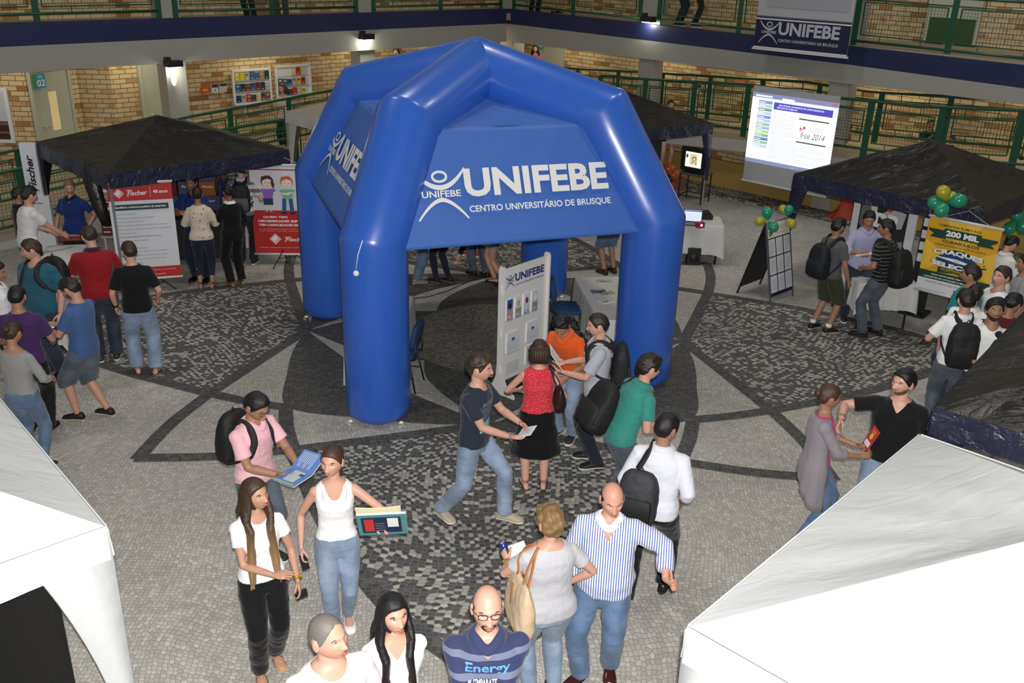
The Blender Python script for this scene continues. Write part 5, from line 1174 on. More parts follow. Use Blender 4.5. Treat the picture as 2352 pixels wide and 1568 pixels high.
backpack(S, 'navy blue backpack on the young man in olive shorts', '10131f', (.34, .22, .52), zc=1.15)
mb = MB()
for s in (1, -1): a = S['ank'][s]*S['k']; mb.tube([a+V3(0, 0, .02), a+V3(0, 0, .07)], .046*S['k'], 12)
mb.build('socks', mat('sock_white', 'e4e4e4', .8), S['root'], True)
S = P['lilac'] = person('man in a lilac shirt showing a sheet of paper to two visitors', (2000, 486), H=1.76, h=180, w=1.08, det=1, skin='tan', hy=-12, hp=18, hair=dict(col='black', t=.013, q=.5), top=shirt('a5a6c6', sl=1.4, hem=.86), bottom=('jeans', 'dark', .9), L=(-.12, .32, 1.12), R=(.16, .34, 1.18), Rd=(-.3, .9, .2), feet={'R': (.13, 0, -10), 'L': (-.12, .02, 10)})
sheet(S, 'white sheet held by the man in the lilac shirt', 'paper', (.10, .42, 1.19), (1, -.3, -.25), (.3, 1, .15), .30, .21, M_PAPER)
S = P['striped_black'] = person('man in a black striped T-shirt with a black backpack, hand on hip', (2037, 503), H=1.79, h=38, det=1, skin='tan', hy=25, hp=8, lean=5, hair=dict(col='black', t=.014, mess=.25), top=tee('101012', pat=('h', .055, .22, '6a6a6a'), sl=.72), bottom=('jeans', 'grey', 1.2), shoes=('shoe', '1b0f0e', '1b0f0e'), L=(-.16, .22, 1.02), R=(.22, .1, .95), feet={'R': (.13, -.02, -5), 'L': (-.14, .06, 18)})
backpack(S, 'black sports backpack on the man in the striped T-shirt', '0b0b0c', (.38, .24, .54), zc=1.10)

# --- left-hand groups
S = P['black_left'] = person('young man in a black T-shirt and light jeans seen from behind, on the left', (292, 553), H=1.76, h=18, det=1, skin='fair', hy=20, hp=12, hair=dict(col='brown', t=.010, mess=.15), top=tee('0e0e10', sl=.8, hem=.86), bottom=('jeans', 'light', 1.4), shoes=('bare', '6d3b2c'), L=(-.26, .10, .90), R=(.24, .14, .95), feet={'R': (.13, -.06, -12), 'L': (-.10, .02, 12)}, watch=('L', '111111'))
S = P['red_left'] = person('stout man in a red polo shirt leaning over the white table', (198, 520), H=1.82, h=24, w=1.20, det=1, skin='fair', hy=18, hp=28, lean=10, hair=dict(col='brown', t=.016, mess=.3), top=polo('8c1420', '2a1a30', sl=.75), bottom=('jeans', 'dark', 1.2), shoes=('shoe', '26262a', 'd8d8d8'), R=(.20, .36, 1.06), L=(-.22, .34, 1.04))
S = P['blue_shorts'] = person('man in a blue T-shirt and denim shorts writing on paper', (146, 640), H=1.76, h=78, w=1.02, det=1, skin='light', hp=32, hair=dict(col='dark', t=.013, q=.8), beard=('5a4234', 'full'), top=tee('3f5a8a', sl=.68, hem=.84), bottom=('shorts', 'grey'), shoes=('shoe', '16171a', 'cfc8b0', .6), R=(.07, .36, 1.12), L=(-.10, .36, 1.12), Rd=(-.4, .9, .0), Ld=(.4, .9, 0), Rc=.8, Lc=.7, feet={'R': (.10, -.10, -8), 'L': (-.1, .16, 8)})
sheet(S, 'small white sheet in the hands of the man in the blue T-shirt', 'paper', (-.06, .46, 1.13), (1, 0, 0), (0, 1, .3), .15, .21, M_PAPER)
S = P['teal_left'] = person('stout man in a teal T-shirt with backpack straps on the left side', (62, 550), H=1.80, h=165, w=1.26, belly=.06, det=1, skin='fair', hy=-50, hp=12, hair=dict(col='brown', t=.014, mess=.3), top=tee('23596a', sl=.8, hem=.82, vneck=.03, scoop=.5), bottom=('jeans', 'dark', 1.2), shoes=('shoe', '101010', '101010'))
backpack(S, 'dark backpack behind the man in the teal T-shirt', '111214', (.36, .2, .5))
person('man in a purple T-shirt seen from behind on the left side', (38, 655), H=1.74, h=10, w=1.06, det=1, skin='tan', hp=20, hair=dict(col='black', t=.010, mess=.1), top=tee('3f2553', sl=.72), bottom=('long', '101114', 1.0), shoes=('shoe', '0e0e0e', '0e0e0e'), R=(.22, .26, 1.02), L=(-.22, .26, 1.02))
person('woman with a bun in a grey long-sleeved top and faded jeans, far left', (32, 738), H=1.66, h=-8, sex='f', w=1.06, det=1, skin='tan', hp=22, hair=dict(col='brown', t=.012, kind='bun', mess=.3), top=dict(k='top', col='8c8c8c', sl=1.6, hem=.93, tight=1, inf=.008, neck=1.45), bottom=('jeans', 'mid', .5), shoes=('flat', '2a2018'), R=(.20, .26, 1.02), L=(-.22, .24, 1.02))
person('person in a white shirt cut off by the left edge of the photo', (-8, 600), H=1.74, h=-75, w=1.1, det=1, skin='tan', hp=15, hair=dict(col='black', t=.013), top=shirt('dfe2e8', sl=1.5), bottom=('long', '15161a', 1.0))
S = P['white_left'] = person('young man in a white T-shirt leaning on the white table at the left', (68, 428), H=1.78, h=-38, det=1, skin='fair', hp=12, lean=12, hair=dict(col='black', t=.018, mess=.4), top=tee('d6d6d4', sl=.66), bottom=('long', '0c0c0e', 1.2), R=(.14, .46, 1.00), L=(-.14, .40, 1.0))
person('man in a black shirt standing behind the white T-shirt at the far left table', (44, 430), H=1.64, h=-50, det=0, skin='tan', hp=10, hair=dict(col='black', t=.016), top=polo('0e0f12', sl=.7), bottom=('long', '141414', 1.0), L=(-.15, .3, 1.0))
S = P['staff'] = person('woman in a royal blue polo shirt standing behind the white table under the left canopy', (157, 414), H=1.68, h=180, sex='f', w=1.16, det=1, skin='light', hy=22, hp=12, hair=dict(col='blond', t=.010, kind='pony', mess=.15), top=polo('17306f', '0f1a3c', sl=.72, vneck=.08, hem=.88), bottom=('long', '16181e', 1.0), R=(.24, .20, .96), L=(-.26, .10, 1.0))
S = P['staff2'] = person('dark-haired man in a royal blue polo shirt under the left canopy pointing', (437, 402), H=1.76, h=172, w=1.10, det=1, skin='brown', hp=6, hair=dict(col='black', t=.008), top=polo('14296a', '0c1430', sl=.7, hem=.84), bottom=('jeans', 'navy', 1.1), shoes=('shoe', '0a0a0a', '0a0a0a', .3), R=(.18, .28, 1.2), L=(-.04, .34, 1.22), Ld=(.8, .5, .2))
person('woman in a cream blouse with small dark bows, seen from behind', (452, 430), H=1.64, h=10, sex='f', w=1.02, det=1, skin='tan', hp=8, hair=dict(col='dark', t=.012, kind='bun', mess=.2), top=dict(k='blouse', col='cdbfae', pat=('spots', 17, '15151a', .17), sl=1.7, inf=.022, sr=.03, hem=.88), bottom=('capri', '1b2438', .5), shoes=('sandal', '7a4a34'), R=(.16, .26, 1.08), L=(-.16, .26, 1.1))
S = P['suit'] = person('woman in a black suit with gold shoes facing the stand', (520, 424), H=1.66, h=42, sex='f', w=1.04, det=1, skin='brown', hp=14, hair=dict(col='black', t=.010, kind='bun'), top=dict(k='jacket', col='0a0a0c', sl=1.95, inf=.02, hem=.84, collar='dcdcdc'), bottom=('long', '0a0a0c', 1.2), shoes=('flat', '8a6c3c'), L=(-.12, .32, 1.1), R=(.18, .2, 1.0))
S = P['stripes_pack'] = person('man in a grey and white striped polo shirt with a black backpack', (548, 369), H=1.80, h=8, w=1.06, det=1, skin='fair', hy=38, hp=5, glasses=True, hair=dict(col='brown', t=.012, mess=.2), top=polo('d0d0ce', pat=('h', .13, .5, '6f7073'), sl=.75), bottom=('jeans', 'navy', 1.0), shoes=('shoe', '111111', 'd8d8d8', .5, 'dddddd'), R=(.26, .12, .98))
backpack(S, 'black and grey backpack on the striped polo shirt at the left stand', '101014', (.32, .2, .48), accent='55555a')
person('long-haired woman in a blue polo shirt with a yellow sleeve number', (512, 374), H=1.68, h=-80, sex='f', det=1, skin='tan', hair=dict(col='chestnut', t=.014, kind='long', long=1, len=.3), top=polo('14296a', sl=.7), bottom=('long', '141a28', .9))
S = P['pink_arm'] = person('man in a pink shirt with crossed arms beside the cartoon banner', (596, 352), H=1.76, h=200, w=1.05, det=1, skin='brown', hair=dict(col='black', t=.012), top=polo('a8586a', sl=.7), bottom=('long', '0c0c0e', 1.0), shoes=('shoe', '161a2c', '161a2c', .4), L=(.05, .28, 1.14), R=(-.05, .28, 1.12))
# --- people whose heads are hidden behind the tent's front banner
HID = [('person in blue jeans and beige shoes at the left inside the tent', (952, 648), 1.74, -60, ('jeans', 'mid', 1.2), ('shoe', '8c8074', 'b8b0a0'), 'm', {'R': (.1, 0, -5), 'L': (-.1, .1, 5)}),
       ('person in dark jeans and white-laced boat shoes behind the tent banner', (1022, 650), 1.70, 52, ('jeans', 'navy', .5), ('shoe', '141c30', 'a87850', .5, 'dddddd'), 'f', {'R': (.08, -.02, 0), 'L': (-.10, .12, 0)}),
       ('person with bare calves and silver flat shoes behind the tent banner', (1068, 608), 1.66, -55, ('capri', '141416', .5), ('flat', '9c9a94'), 'f', {'R': (.07, .08, 0), 'L': (-.09, -.12, 0)}),
       ('person in black trousers and red trainers at the back of the tent', (1077, 588), 1.66, -50, ('long', '0b0b0d', .6), ('shoe', 'b01c22', 'e8e8e8', .5), 'f', None),
       ('person in jeans and brown boots in the middle behind the tent banner', (1103, 634), 1.76, 35, ('jeans', 'grey', 1.0), ('shoe', '2a150f', '1a0e0a', .4), 'm', {'R': (.08, -.08, -5), 'L': (-.08, .10, 5)}),
       ('woman in denim shorts and black flat shoes left of the display board', (1136, 652), 1.68, 70, ('short', 'light'), ('flat', '0d0d10'), 'f', {'R': (.06, .02, 0), 'L': (-.06, -.22, 0)})]
for lab, ft, H_, h_, bt, sh_, sx, fe in HID:
    p = at(*ft); person(lab, None, H=H_, h=h_, sex=sx, det=1, loc=(p.x, p.y, 0), skin='light', hair=dict(col='dark', t=.013, **(dict(kind='long', long=1, len=.3) if sx == 'f' else {})), top=tee('17181c', sl=.7), bottom=bt, shoes=sh_, feet=fe)
p = at(1398, 628); S = person('man in denim shorts half hidden by the right front leg of the tent', None, H=1.76, h=30, det=1, loc=(p.x, p.y, 0), skin='tan', hair=dict(col='black', t=.013), top=tee('1a2438', sl=.7), bottom=('shorts', 'mid'), shoes=('shoe', '2a1a14', '2a1a14'))
backpack(S, 'navy sports bag with light blue lettering on the man in denim shorts', '0f1630', (.3, .18, .46), zc=1.12)
# --- galleries
def zg(px, py, c, side): return onp(px, py, c, side)
def gallery(label, headpx, c, side, H, **kw):
    q = onp(headpx[0], headpx[1], c, side); return person(label, None, H=H, det=kw.pop('det', 0), loc=(q.x, q.y, q.z-H*.985), **kw)
gallery('woman in a red jacket and black trousers walking up the left gallery', (650, 196), 28.6, 'L', 1.66, h=150, sex='f', hair=dict(col='chestnut', t=.012, kind='bob'), skin='light', top=dict(k='jacket', col='b8a898', sl=.6, inf=.02), bottom=('long', '0c0c10', .9), det=1)
gallery('dark-haired person in white standing in the gallery behind the tent top, left one', (911, 114), 29.5, 'L', 1.72, h=170, hair=dict(col='black', t=.014), skin='tan', top=tee('d8dce4'), bottom=('jeans', 'dark'))
gallery('dark-haired person in the gallery whose head shows just above the tent', (916, 126), 28.9, 'L', 1.72, h=150, hair=dict(col='black', t=.014), skin='tan', top=tee('30343c'), bottom=('jeans', 'dark'))
gallery('dark-haired person behind the right slope of the tent top', (1182, 109), 29.2, 'R', 1.66, h=90, hair=dict(col='black', t=.014), skin='tan', top=tee('404048'), bottom=('jeans', 'dark'))
gallery('long-haired girl in a pink shirt standing by the door marked 06', (1230, 106), 29.2, 'R', 1.64, h=170, sex='f', hair=dict(col='black', t=.014, kind='long', long=1, len=.45), skin='light', top=shirt('b8566e', sl=1.6), bottom=('jeans', 'dark', .6), det=1)
gallery('seated person in a red top behind the railing right of the projection screen', (1950, 286), 29.0, 'R', 1.25, h=60, hair=dict(col='black', t=.013), skin='tan', top=tee('7a1620'), bottom=('jeans', 'dark'))
gallery('person in black leaning behind the right railing, arms raised to the face', (2138, 278), 29.4, 'R', 1.40, h=170, hair=dict(col='black', t=.013), skin='tan', top=tee('14151a', sl=.6), bottom=('jeans', 'dark'), R=(.04, .25, 1.30), L=(-.12, .25, 1.20))
gallery('person in black crouching low behind the right railing', (2188, 314), 29.2, 'R', 1.15, h=100, hair=dict(col='black', t=.013), skin='tan', top=tee('121318'), bottom=('long', '121318'))
for i, (x, c, side, lab, bt) in enumerate(((578, LC+1.3, 'L', 'dark trousered person on the upper gallery at the top left', '1a1a1c'), (650, LC+1.2, 'L', 'person in grey trousers on the upper gallery, only the feet in view', '4a4844'), (1226, RC+1.2, 'R', 'person in black trousers on the upper gallery right of the corner', '0d0d0e'), (1275, RC+1.5, 'R', 'person with bare legs on the upper gallery right of the corner', 'x'), (1558, RC+1.2, 'R', 'person in dark jeans on the upper gallery left of the hanging banner', '1b2230'), (1594, RC+1.3, 'R', 'second person in black on the upper gallery left of the hanging banner', '0e0e10'))):
    q = onp(x, 60, c, side); person(lab, None, H=1.72, h=160+i*20, det=0, loc=(q.x, q.y, 3.58), hair=dict(col='dark', t=.013), top=tee('2a2c30'), bottom=('shorts', 'dark') if bt == 'x' else ('long', bt, .9))
p = at(1540, 385, .35); person('person sitting on the wall behind the black canopy, one white shoe showing', None, H=1.70, h=185, sex='f', det=0, loc=(onp(1532, 330, 27.0, 'R').x, onp(1532, 330, 27.0, 'R').y, .25), hair=dict(col='dark', t=.013), skin='fair', top=tee('404050'), bottom=('short', '222222'), shoes=('shoe', 'e2e2e0', 'e2e2e0'))
p = at(2297, 545); person('person in black trousers walking behind the yellow banner', None, H=1.72, h=120, det=0, loc=(p.x, p.y, 0), hair=dict(col='black', t=.013), top=tee('16161a'), bottom=('long', '0c0c0e', .8), shoes=('shoe', '0c0c0c', '0c0c0c'), feet={'R': (.08, .15, 0), 'L': (-.08, -.15, 0)})
p = at(2190, 1003); person('person under the dark navy canopy, only a black shoe in view', None, H=1.74, h=-90, det=1, loc=(p.x+.15, p.y+.05, 0), hair=dict(col='black', t=.013), top=tee('22242a'), bottom=('long', '0e0e10', 1.0), shoes=('shoe', '0b0b0c', '0b0b0c', .3))

# ---------------------------------------------------------------- things people hold
S = P['pink']
def mag(p):
    p.rect(.0, 0, .20, .27, mat('mag_blue', '5f86c4', .4), .001); p.rect(.20, 0, .20, .27, mat('mag_blue', '5f86c4', .4), .001); p.rect(.205, .08, .15, .13, mat('mag_pale', 'b9c9cf', .5)); p.text('II', .23, .17, .05, M_PNAVY, bold=.05); lines(p, .19, .25, 9, M_TXT, .08); p.rect(.385, 0, .015, .27, mat('mag_green', 'a9c26a', .5))
sheet(S, 'open magazine with blue pages held by the man in pink', 'magazine', (-.05, .54, 1.12), (.95, 0, -.30), (-.05, .95, .12), .40, .27, M_PAPER, 'magazine', .006, fold=.22, draw=mag)
S = P['tank']
def news(p):
    p.rect(0, 0, .36, .25, mat('news_teal', '4f8f8c', .6)); p.rect(.03, .03, .29, .19, M_PNAVY); p.rect(.05, .05, .07, .15, M_PRED); p.rect(.22, .10, .08, .11, M_PAPER)
    for i in range(4): p.rect(.13, .06+.03*i, .07, .006, M_INK)
sheet(S, 'folded newspapers with a teal cover in the hand of the woman in white', 'newspaper', (-.34, .46, 1.33), (-1, .15, .05), (.05, .35, .9), .36, .25, M_PAPER, 'newspaper', .018, draw=news)
sheet(S, 'second pale yellow newspaper tucked behind the teal one', 'newspaper', (-.32, .43, 1.38), (-1, .15, .05), (.05, .35, .9), .33, .24, mat('pale_yellow', 'dcd6b0', .7), 'newspaper', .006)
def phone(S, hand, label, col='0c0c0e', o=(0, .04, -.06)):
    k = S['k']; w = S['wr'][hand]; d = (w-S['el'][hand]).normalized(); mb = MB(); c = wpt(S, tuple(w+d*.11+V3(hand*-.022, .02, 0)))
    mb.box((0, 0, 0), (.058, .012, .118)); e = mb.build('mobile_phone', mat('phone_black', (.01, .01, .012), .2), None, False, .004); e.location = c; e.rotation_euler = (.5, .1, S['root'].rotation_euler.z+.3); tag(e, label, 'phone'); return e
phone(P['tank'], 1, 'dark mobile phone in the lowered hand of the woman in the tank top')
S = P['ombre']; c = wpt(S, tuple(S['wr'][-1]+V3(-.01, .05, -.10))); mb = MB(); mb.box((0, 0, 0), (.09, .025, .058)); e = mb.build('compact_camera', mat('camera_black', (.015, .015, .018), .3), None, False, .004); e.location = c; e.rotation_euler = (.3, 0, S['root'].rotation_euler.z+.2); tag(e, 'small black compact camera held by the woman with long hair', 'camera')
mb = MB(); mb.tube([(0, -.013, 0), (0, -.022, 0)], .018, 14); mb.build('lens_ring', mat('camera_silver', (.5, .5, .52), .3, .9), e, True)
S = P['rebel']; sheet(S, 'white leaflet held by the young man in the dark printed T-shirt', 'leaflet', (-.05, .50, 1.04), (1, .1, 0), (0, .9, .35), .21, .15, M_PAPER, 'leaflet', .003, draw=lambda p: lines(p, .21, .15, 6))
S = P['open_book']; sheet(S, 'open white booklet held by the young man in grey', 'booklet', (.02, .46, 1.22), (1, .1, 0), (0, .55, .8), .34, .22, M_PAPER, 'booklet', .006, fold=.15, draw=lambda p: (lines(p, .17, .22, 9), lines(p, .32, .22, 9, x0=.55, ww=.4)))
S = P['cardigan']
def redl(p): p.rect(0, 0, .15, .21, M_PRED); p.rect(.02, .02, .11, .05, M_PAPER); p.disc(.075, .12, .03, mat('print_yellow', 'e0c040', .6)); p.rect(.05, .15, .012, .04, mat('print_yellow', 'e0c040', .6)); p.rect(.09, .15, .012, .04, mat('print_yellow', 'e0c040', .6))
sheet(S, 'red leaflet with a yellow drawing held by the woman in the cardigan', 'leaflet', (-.06, .47, 1.22), (1, .2, 0), (0, .4, .9), .15, .21, M_PRED, 'leaflet', .003, draw=redl)
# can in the blond woman's hand, paper under it
S = P['blond']; k = S['k']; w = S['wr'][-1]; mb = MB(); c = wpt(S, tuple(w+V3(.0, .10, .06))); d = wdir(S, (-.35, .1, .9)); mb.tube([V3(0, 0, 0)-d*.06, V3(0, 0, 0)+d*.055], .028, 18); e = mb.build('drink_can', mat('can_blue', '1c2c78', .3), None, True); e.location = c; tag(e, 'small blue drink can held up by the woman with short blond hair', 'can')
mb = MB(); mb.tube([d*.055, d*.062, d*.063], [.027, .024, .020], 18); mb.build('can_lid', M_ALU, e, True)
sheet(S, 'white paper under the arm of the woman with short blond hair', 'paper', (-.10, .40, 1.12), (0, 1, .2), (1, 0, .3), .22, .15, M_PAPER)
def shoulder_bag(S, label, sx, col, col2, zc, w, d, h, strapcol, zip_=False):
    k = S['k']; e = empty('shoulder_bag', S['root'].location, 0, label, 'bag'); e.rotation_euler = S['root'].rotation_euler; M = mat('bag_'+col, col, .45, bump=(7, .35)); M2 = mat('bag_'+strapcol, strapcol, .5)
    C = S['C']; c = C(zc)+S['xc']*(sx*(.20+.10*S['w']))+S['yc']*(-.07); R_ = []; x = S['yc']; y = S['xc']
    for t, ww, dd in ((-.5, .75, .35), (-.47, .95, .8), (-.3, 1.0, 1.05), (0, .98, .95), (.3, .88, .6), (.45, .80, .28), (.5, .74, .10)): R_.append(sup((c+V3(0, 0, h*t))*k, x, y, w/2*ww*k, d/2*dd*k, 24, 3))
    mb = MB(); mb.rings(R_); me = fuse(mb, .012, 2); wrinkle(me, .008, (12, 12, 7), 2); link('bag_body', me, e, M, True)
    for o_ in (-.09, .09):
        top_ = C(1.49)+S['xc']*(sx*.12)+S['yc']*(-.02+o_*.25); a = c+V3(0, 0, h*.42)+x*(o_-.0); b = c+V3(0, 0, h*.42)+x*(o_)+y*(-sx*.03); pts = [c+V3(0, 0, h*.36)+x*o_+y*(sx*.04), top_.lerp(a, .5)+y*(sx*.05), top_+y*(sx*.02), top_.lerp(b, .4)+y*(-sx*.0)+x*.02, b]
        P_ = [pts[0]]+pts+[pts[-1]]; fine = []
        for i in range(1, len(P_)-2):
            for q in range(7): t = q/7; a1, b1, c1, d1 = P_[i-1], P_[i], P_[i+1], P_[i+2]; fine.append(.5*((2*b1)+(c1-a1)*t+(2*a1-5*b1+4*c1-d1)*t*t+(3*b1-3*c1+d1-a1)*t**3))
        fine.append(P_[-1]); bv = bvh_of(S['shirt'].data)
        for i in range(len(fine)):
            hit = bv.find_nearest(fine[i]*k)
            if hit[0] is not None and ((fine[i]*k-hit[0]).dot(hit[1]) < .014): fine[i] = (hit[0]+hit[1]*.014)/k
        for _ in range(2): fine = [fine[0]]+[(fine[i-1]+fine[i]*2+fine[i+1])/4 for i in range(1, len(fine)-1)]+[fine[-1]]
        mb = MB(); mb.tube([p*k for p in fine], (.014, .007), 8, up=tuple(x)); mb.build('bag_handle', M2, e, True)
    if zip_:
        mb = MB(); f = c+y*(sx*d*.50)+V3(0, 0, 0)
        mb.tube([(f-x*.01+V3(0, 0, -h*.38))*k, (f+x*.02+y*(sx*.005)+V3(0, 0, 0))*k, (f+x*.04-y*(sx*.02)+V3(0, 0, h*.33))*k], (.026, .012), 10, up=tuple(x)); mb.build('zip_panel', M2, e, True)
        mb = MB(); q = (c+x*.12+y*(sx*d*.42)+V3(0, 0, h*.30))*k; mb.tube([q+V3(.022*math.cos(t), 0, .022*math.sin(t)) for t in [2*math.pi*i/12 for i in range(13)]], .004, 6); mb.build('metal_ring', mat('brass', (.5, .4, .25), .3, .9), e, True)
    return e
shoulder_bag(P['blond'], 'large beige handbag with tan handles hanging from the blond woman\'s shoulder', -.72, 'cdb596', 'b07a4a', 1.05, .42, .17, .44, 'a86a3c', True)
shoulder_bag(P['skirt'], 'dark brown glossy handbag on the shoulder of the woman in the black skirt', .72, '24120f', '24120f', 1.16, .26, .14, .27, '1a0c0a')

if False:
    for o in COL.objects:
        if o.name.startswith('person'): print('PP', o.name, [round(v, 2) for v in o.location], o['label'][:50])
# ================================================================ STANDS, BANNERS, TABLES
M_RED = mat('banner_red', 'b8221c', .5); M_BWHITE = mat('banner_white', 'd6d8de', .5); M_GREY = mat('banner_grey', '9a9ca4', .6); M_TEAL = mat('banner_teal', '1d4046', .5); M_PLAST = mat('white_plastic', (.62, .62, .62), .4)
M_YEL = mat('banner_yellow', 'd9a21a', .5); M_YEL2 = mat('banner_yellow_ray', 'e6b93a', .5); M_DGREEN = mat('banner_dark_green', '12402a', .5); M_CLOTH = mat('table_cloth', (.62, .62, .60), .85, bump=(5, .4))
M_STAND = mat('stand_black', (.012, .012, .013), .45); M_CBLUE = mat('chair_blue', (.012, .055, .14), .85, bump=(40, .2)); M_DPNAVY = mat('dp_navy', '141c44', .5)
def vec2(a): return Vector((a[0], a[1], 0))
def stand_banner(name, label, g, width, z0, z1, yaw, draw, tripod=True, cords=True):
    """sheet hanging from a crossbar on a tripod; g ground point, yaw = direction of the sheet's right-hand side"""
    e = empty(name, vec2(g), 0, label, 'banner'); U = Vector((math.cos(yaw), math.sin(yaw), 0)); N = Vector((U.y, -U.x, 0)); h = z1-z0
    mb = MB(); R = Matrix((U, -N, Vector((0, 0, 1)))).transposed(); mb.box((0, 0, (z0+z1)/2), (width, .004, h), R=R); mb.build('sheet', M_BWHITE, e)
    for z in (z0, z1): mb = MB(); mb.tube([U*(-width/2-.02)+Vector((0, 0, z)), U*(width/2+.02)+Vector((0, 0, z))], .02, 10); mb.build('roller_bar', M_PLAST, e, True)
    p = Panel(-U*(width/2)+N*.004+Vector((0, 0, z0+.02)), U, (0, 0, 1), N); draw(p, width, h-.04); p.build('printing', e)
    if cords: mb = MB(); t = -N*.03+Vector((0, 0, z1+.16)); mb.tube([-U*width*.35+Vector((0, 0, z1)), t, U*width*.35+Vector((0, 0, z1))], .003, 4); mb.build('hanging_cord', M_PLAST, e)
    if tripod:
        mb = MB(); mb.tube([-N*.05+Vector((0, 0, .1)), -N*.05+Vector((0, 0, z1+.16))], .012, 8); mb.build('pole', M_STAND, e, True)
        for a in (0, 120, 240): d = Vector((math.cos(yaw+math.radians(a)), math.sin(yaw+math.radians(a)), 0)); mb = MB(); mb.tube([-N*.05+Vector((0, 0, .34)), -N*.05+d*.36+Vector((0, 0, .01))], .010, 6); mb.tube([-N*.05+Vector((0, 0, .12)), -N*.05+d*.20+Vector((0, 0, .155))], .006, 6); mb.build('tripod_leg', M_STAND, e, True)
    return e
def fscript(p, x, y, h, m, w=None, kk=.02):
    """slanted brand word with a swash on its first letter"""
    p.text('Fischer', x, y, h, m, w=w, bold=kk, shear=.28); W_ = w or h*3; p.stroke([(x-h*.10, y+h*.85), (x+h*.05, y+h*1.1), (x+h*.5, y+h*1.12), (x+W_*.30, y+h*1.05)], [h*.05, h*.14, h*.13, h*.04], m); p.stroke([(x+h*.25, y+h*.25), (x+h*.12, y-h*.22), (x-h*.12, y-h*.12)], [h*.14, h*.12, h*.04], m)
def diamond(p, x, y, r): p.poly([(x-r, y), (x, y-r), (x+r, y), (x, y+r)], mat('pink_diamond', 'e7b3b0', .5)); p.text('F', x, y-r*.5, r*1.0, M_TXT, bold=.08, align='c'); p.rect(x-r*.55, y-r*.18, r*.3, r*.36, M_TXT)
def d_fischer(p, w, h):
    p.rect(0, h*.83, w, h*.17, M_RED); p.rect(0, 0, w, h*.115, M_RED); diamond(p, w*.17, h*.91, w*.085); fscript(p, w*.30, h*.885, h*.05, M_TXT, w*.31); p.rect(w*.655, h*.86, .004, h*.11, M_TXT); p.text('48 anos', w*.70, h*.90, h*.035, M_TXT, w=w*.23, bold=.02)
    p.rect(w*.05, h*.735, w*.87, h*.06, M_TEAL); p.text('Benefícios conforme política da empresa:', w*.08, h*.752, h*.025, M_TXT, w=w*.80, bold=.03)
    for i, t in enumerate(('• Médico na empresa;', '• Unimed em convênio com o Sindicato;', '• Participação nos lucros;', '• 80% no valor da refeição (subsídio) na empresa;', '• 50% no valor dos medicamentos (mediante receita médica);', '• Vale transporte;', '• Creche para filhos de 0 meses a 4 anos;', '• Academia na empresa grátis;', '', '• Incentivo e Médio e Curs.', '• Política "Aprenda a Clicar" e "Vida Digital"', '• Linguagem brasileira de sinais entre outros;', '• Parcerias: Convênio com Mineral Água Park;', '• Auxílio de 18 anos.')):
        if t: p.text(t, w*.07, h*(.685-.040*i), h*.018, M_TEAL if 'Creche' in t else mat('ink_dark', '5d6070', .6), w=min(w*.86, len(t)*w*.0165), bold=.015 if 'Creche' in t else 0)
    p.text('Rua do Imbituba: da Irmãos Fischer ou envie para', w*.12, h*.078, h*.014, M_TXT, w=w*.80); p.text('R.D. - Bairro Limoeiro - Brusque/SC', w*.2, h*.03, h*.016, M_TXT, w=w*.55)
stand_banner('hanging_banner', 'red and white banner reading 48 anos on a tripod at the left stand', (-5.79, 14.1), .93, .24, 1.79, math.radians(20), d_fischer)
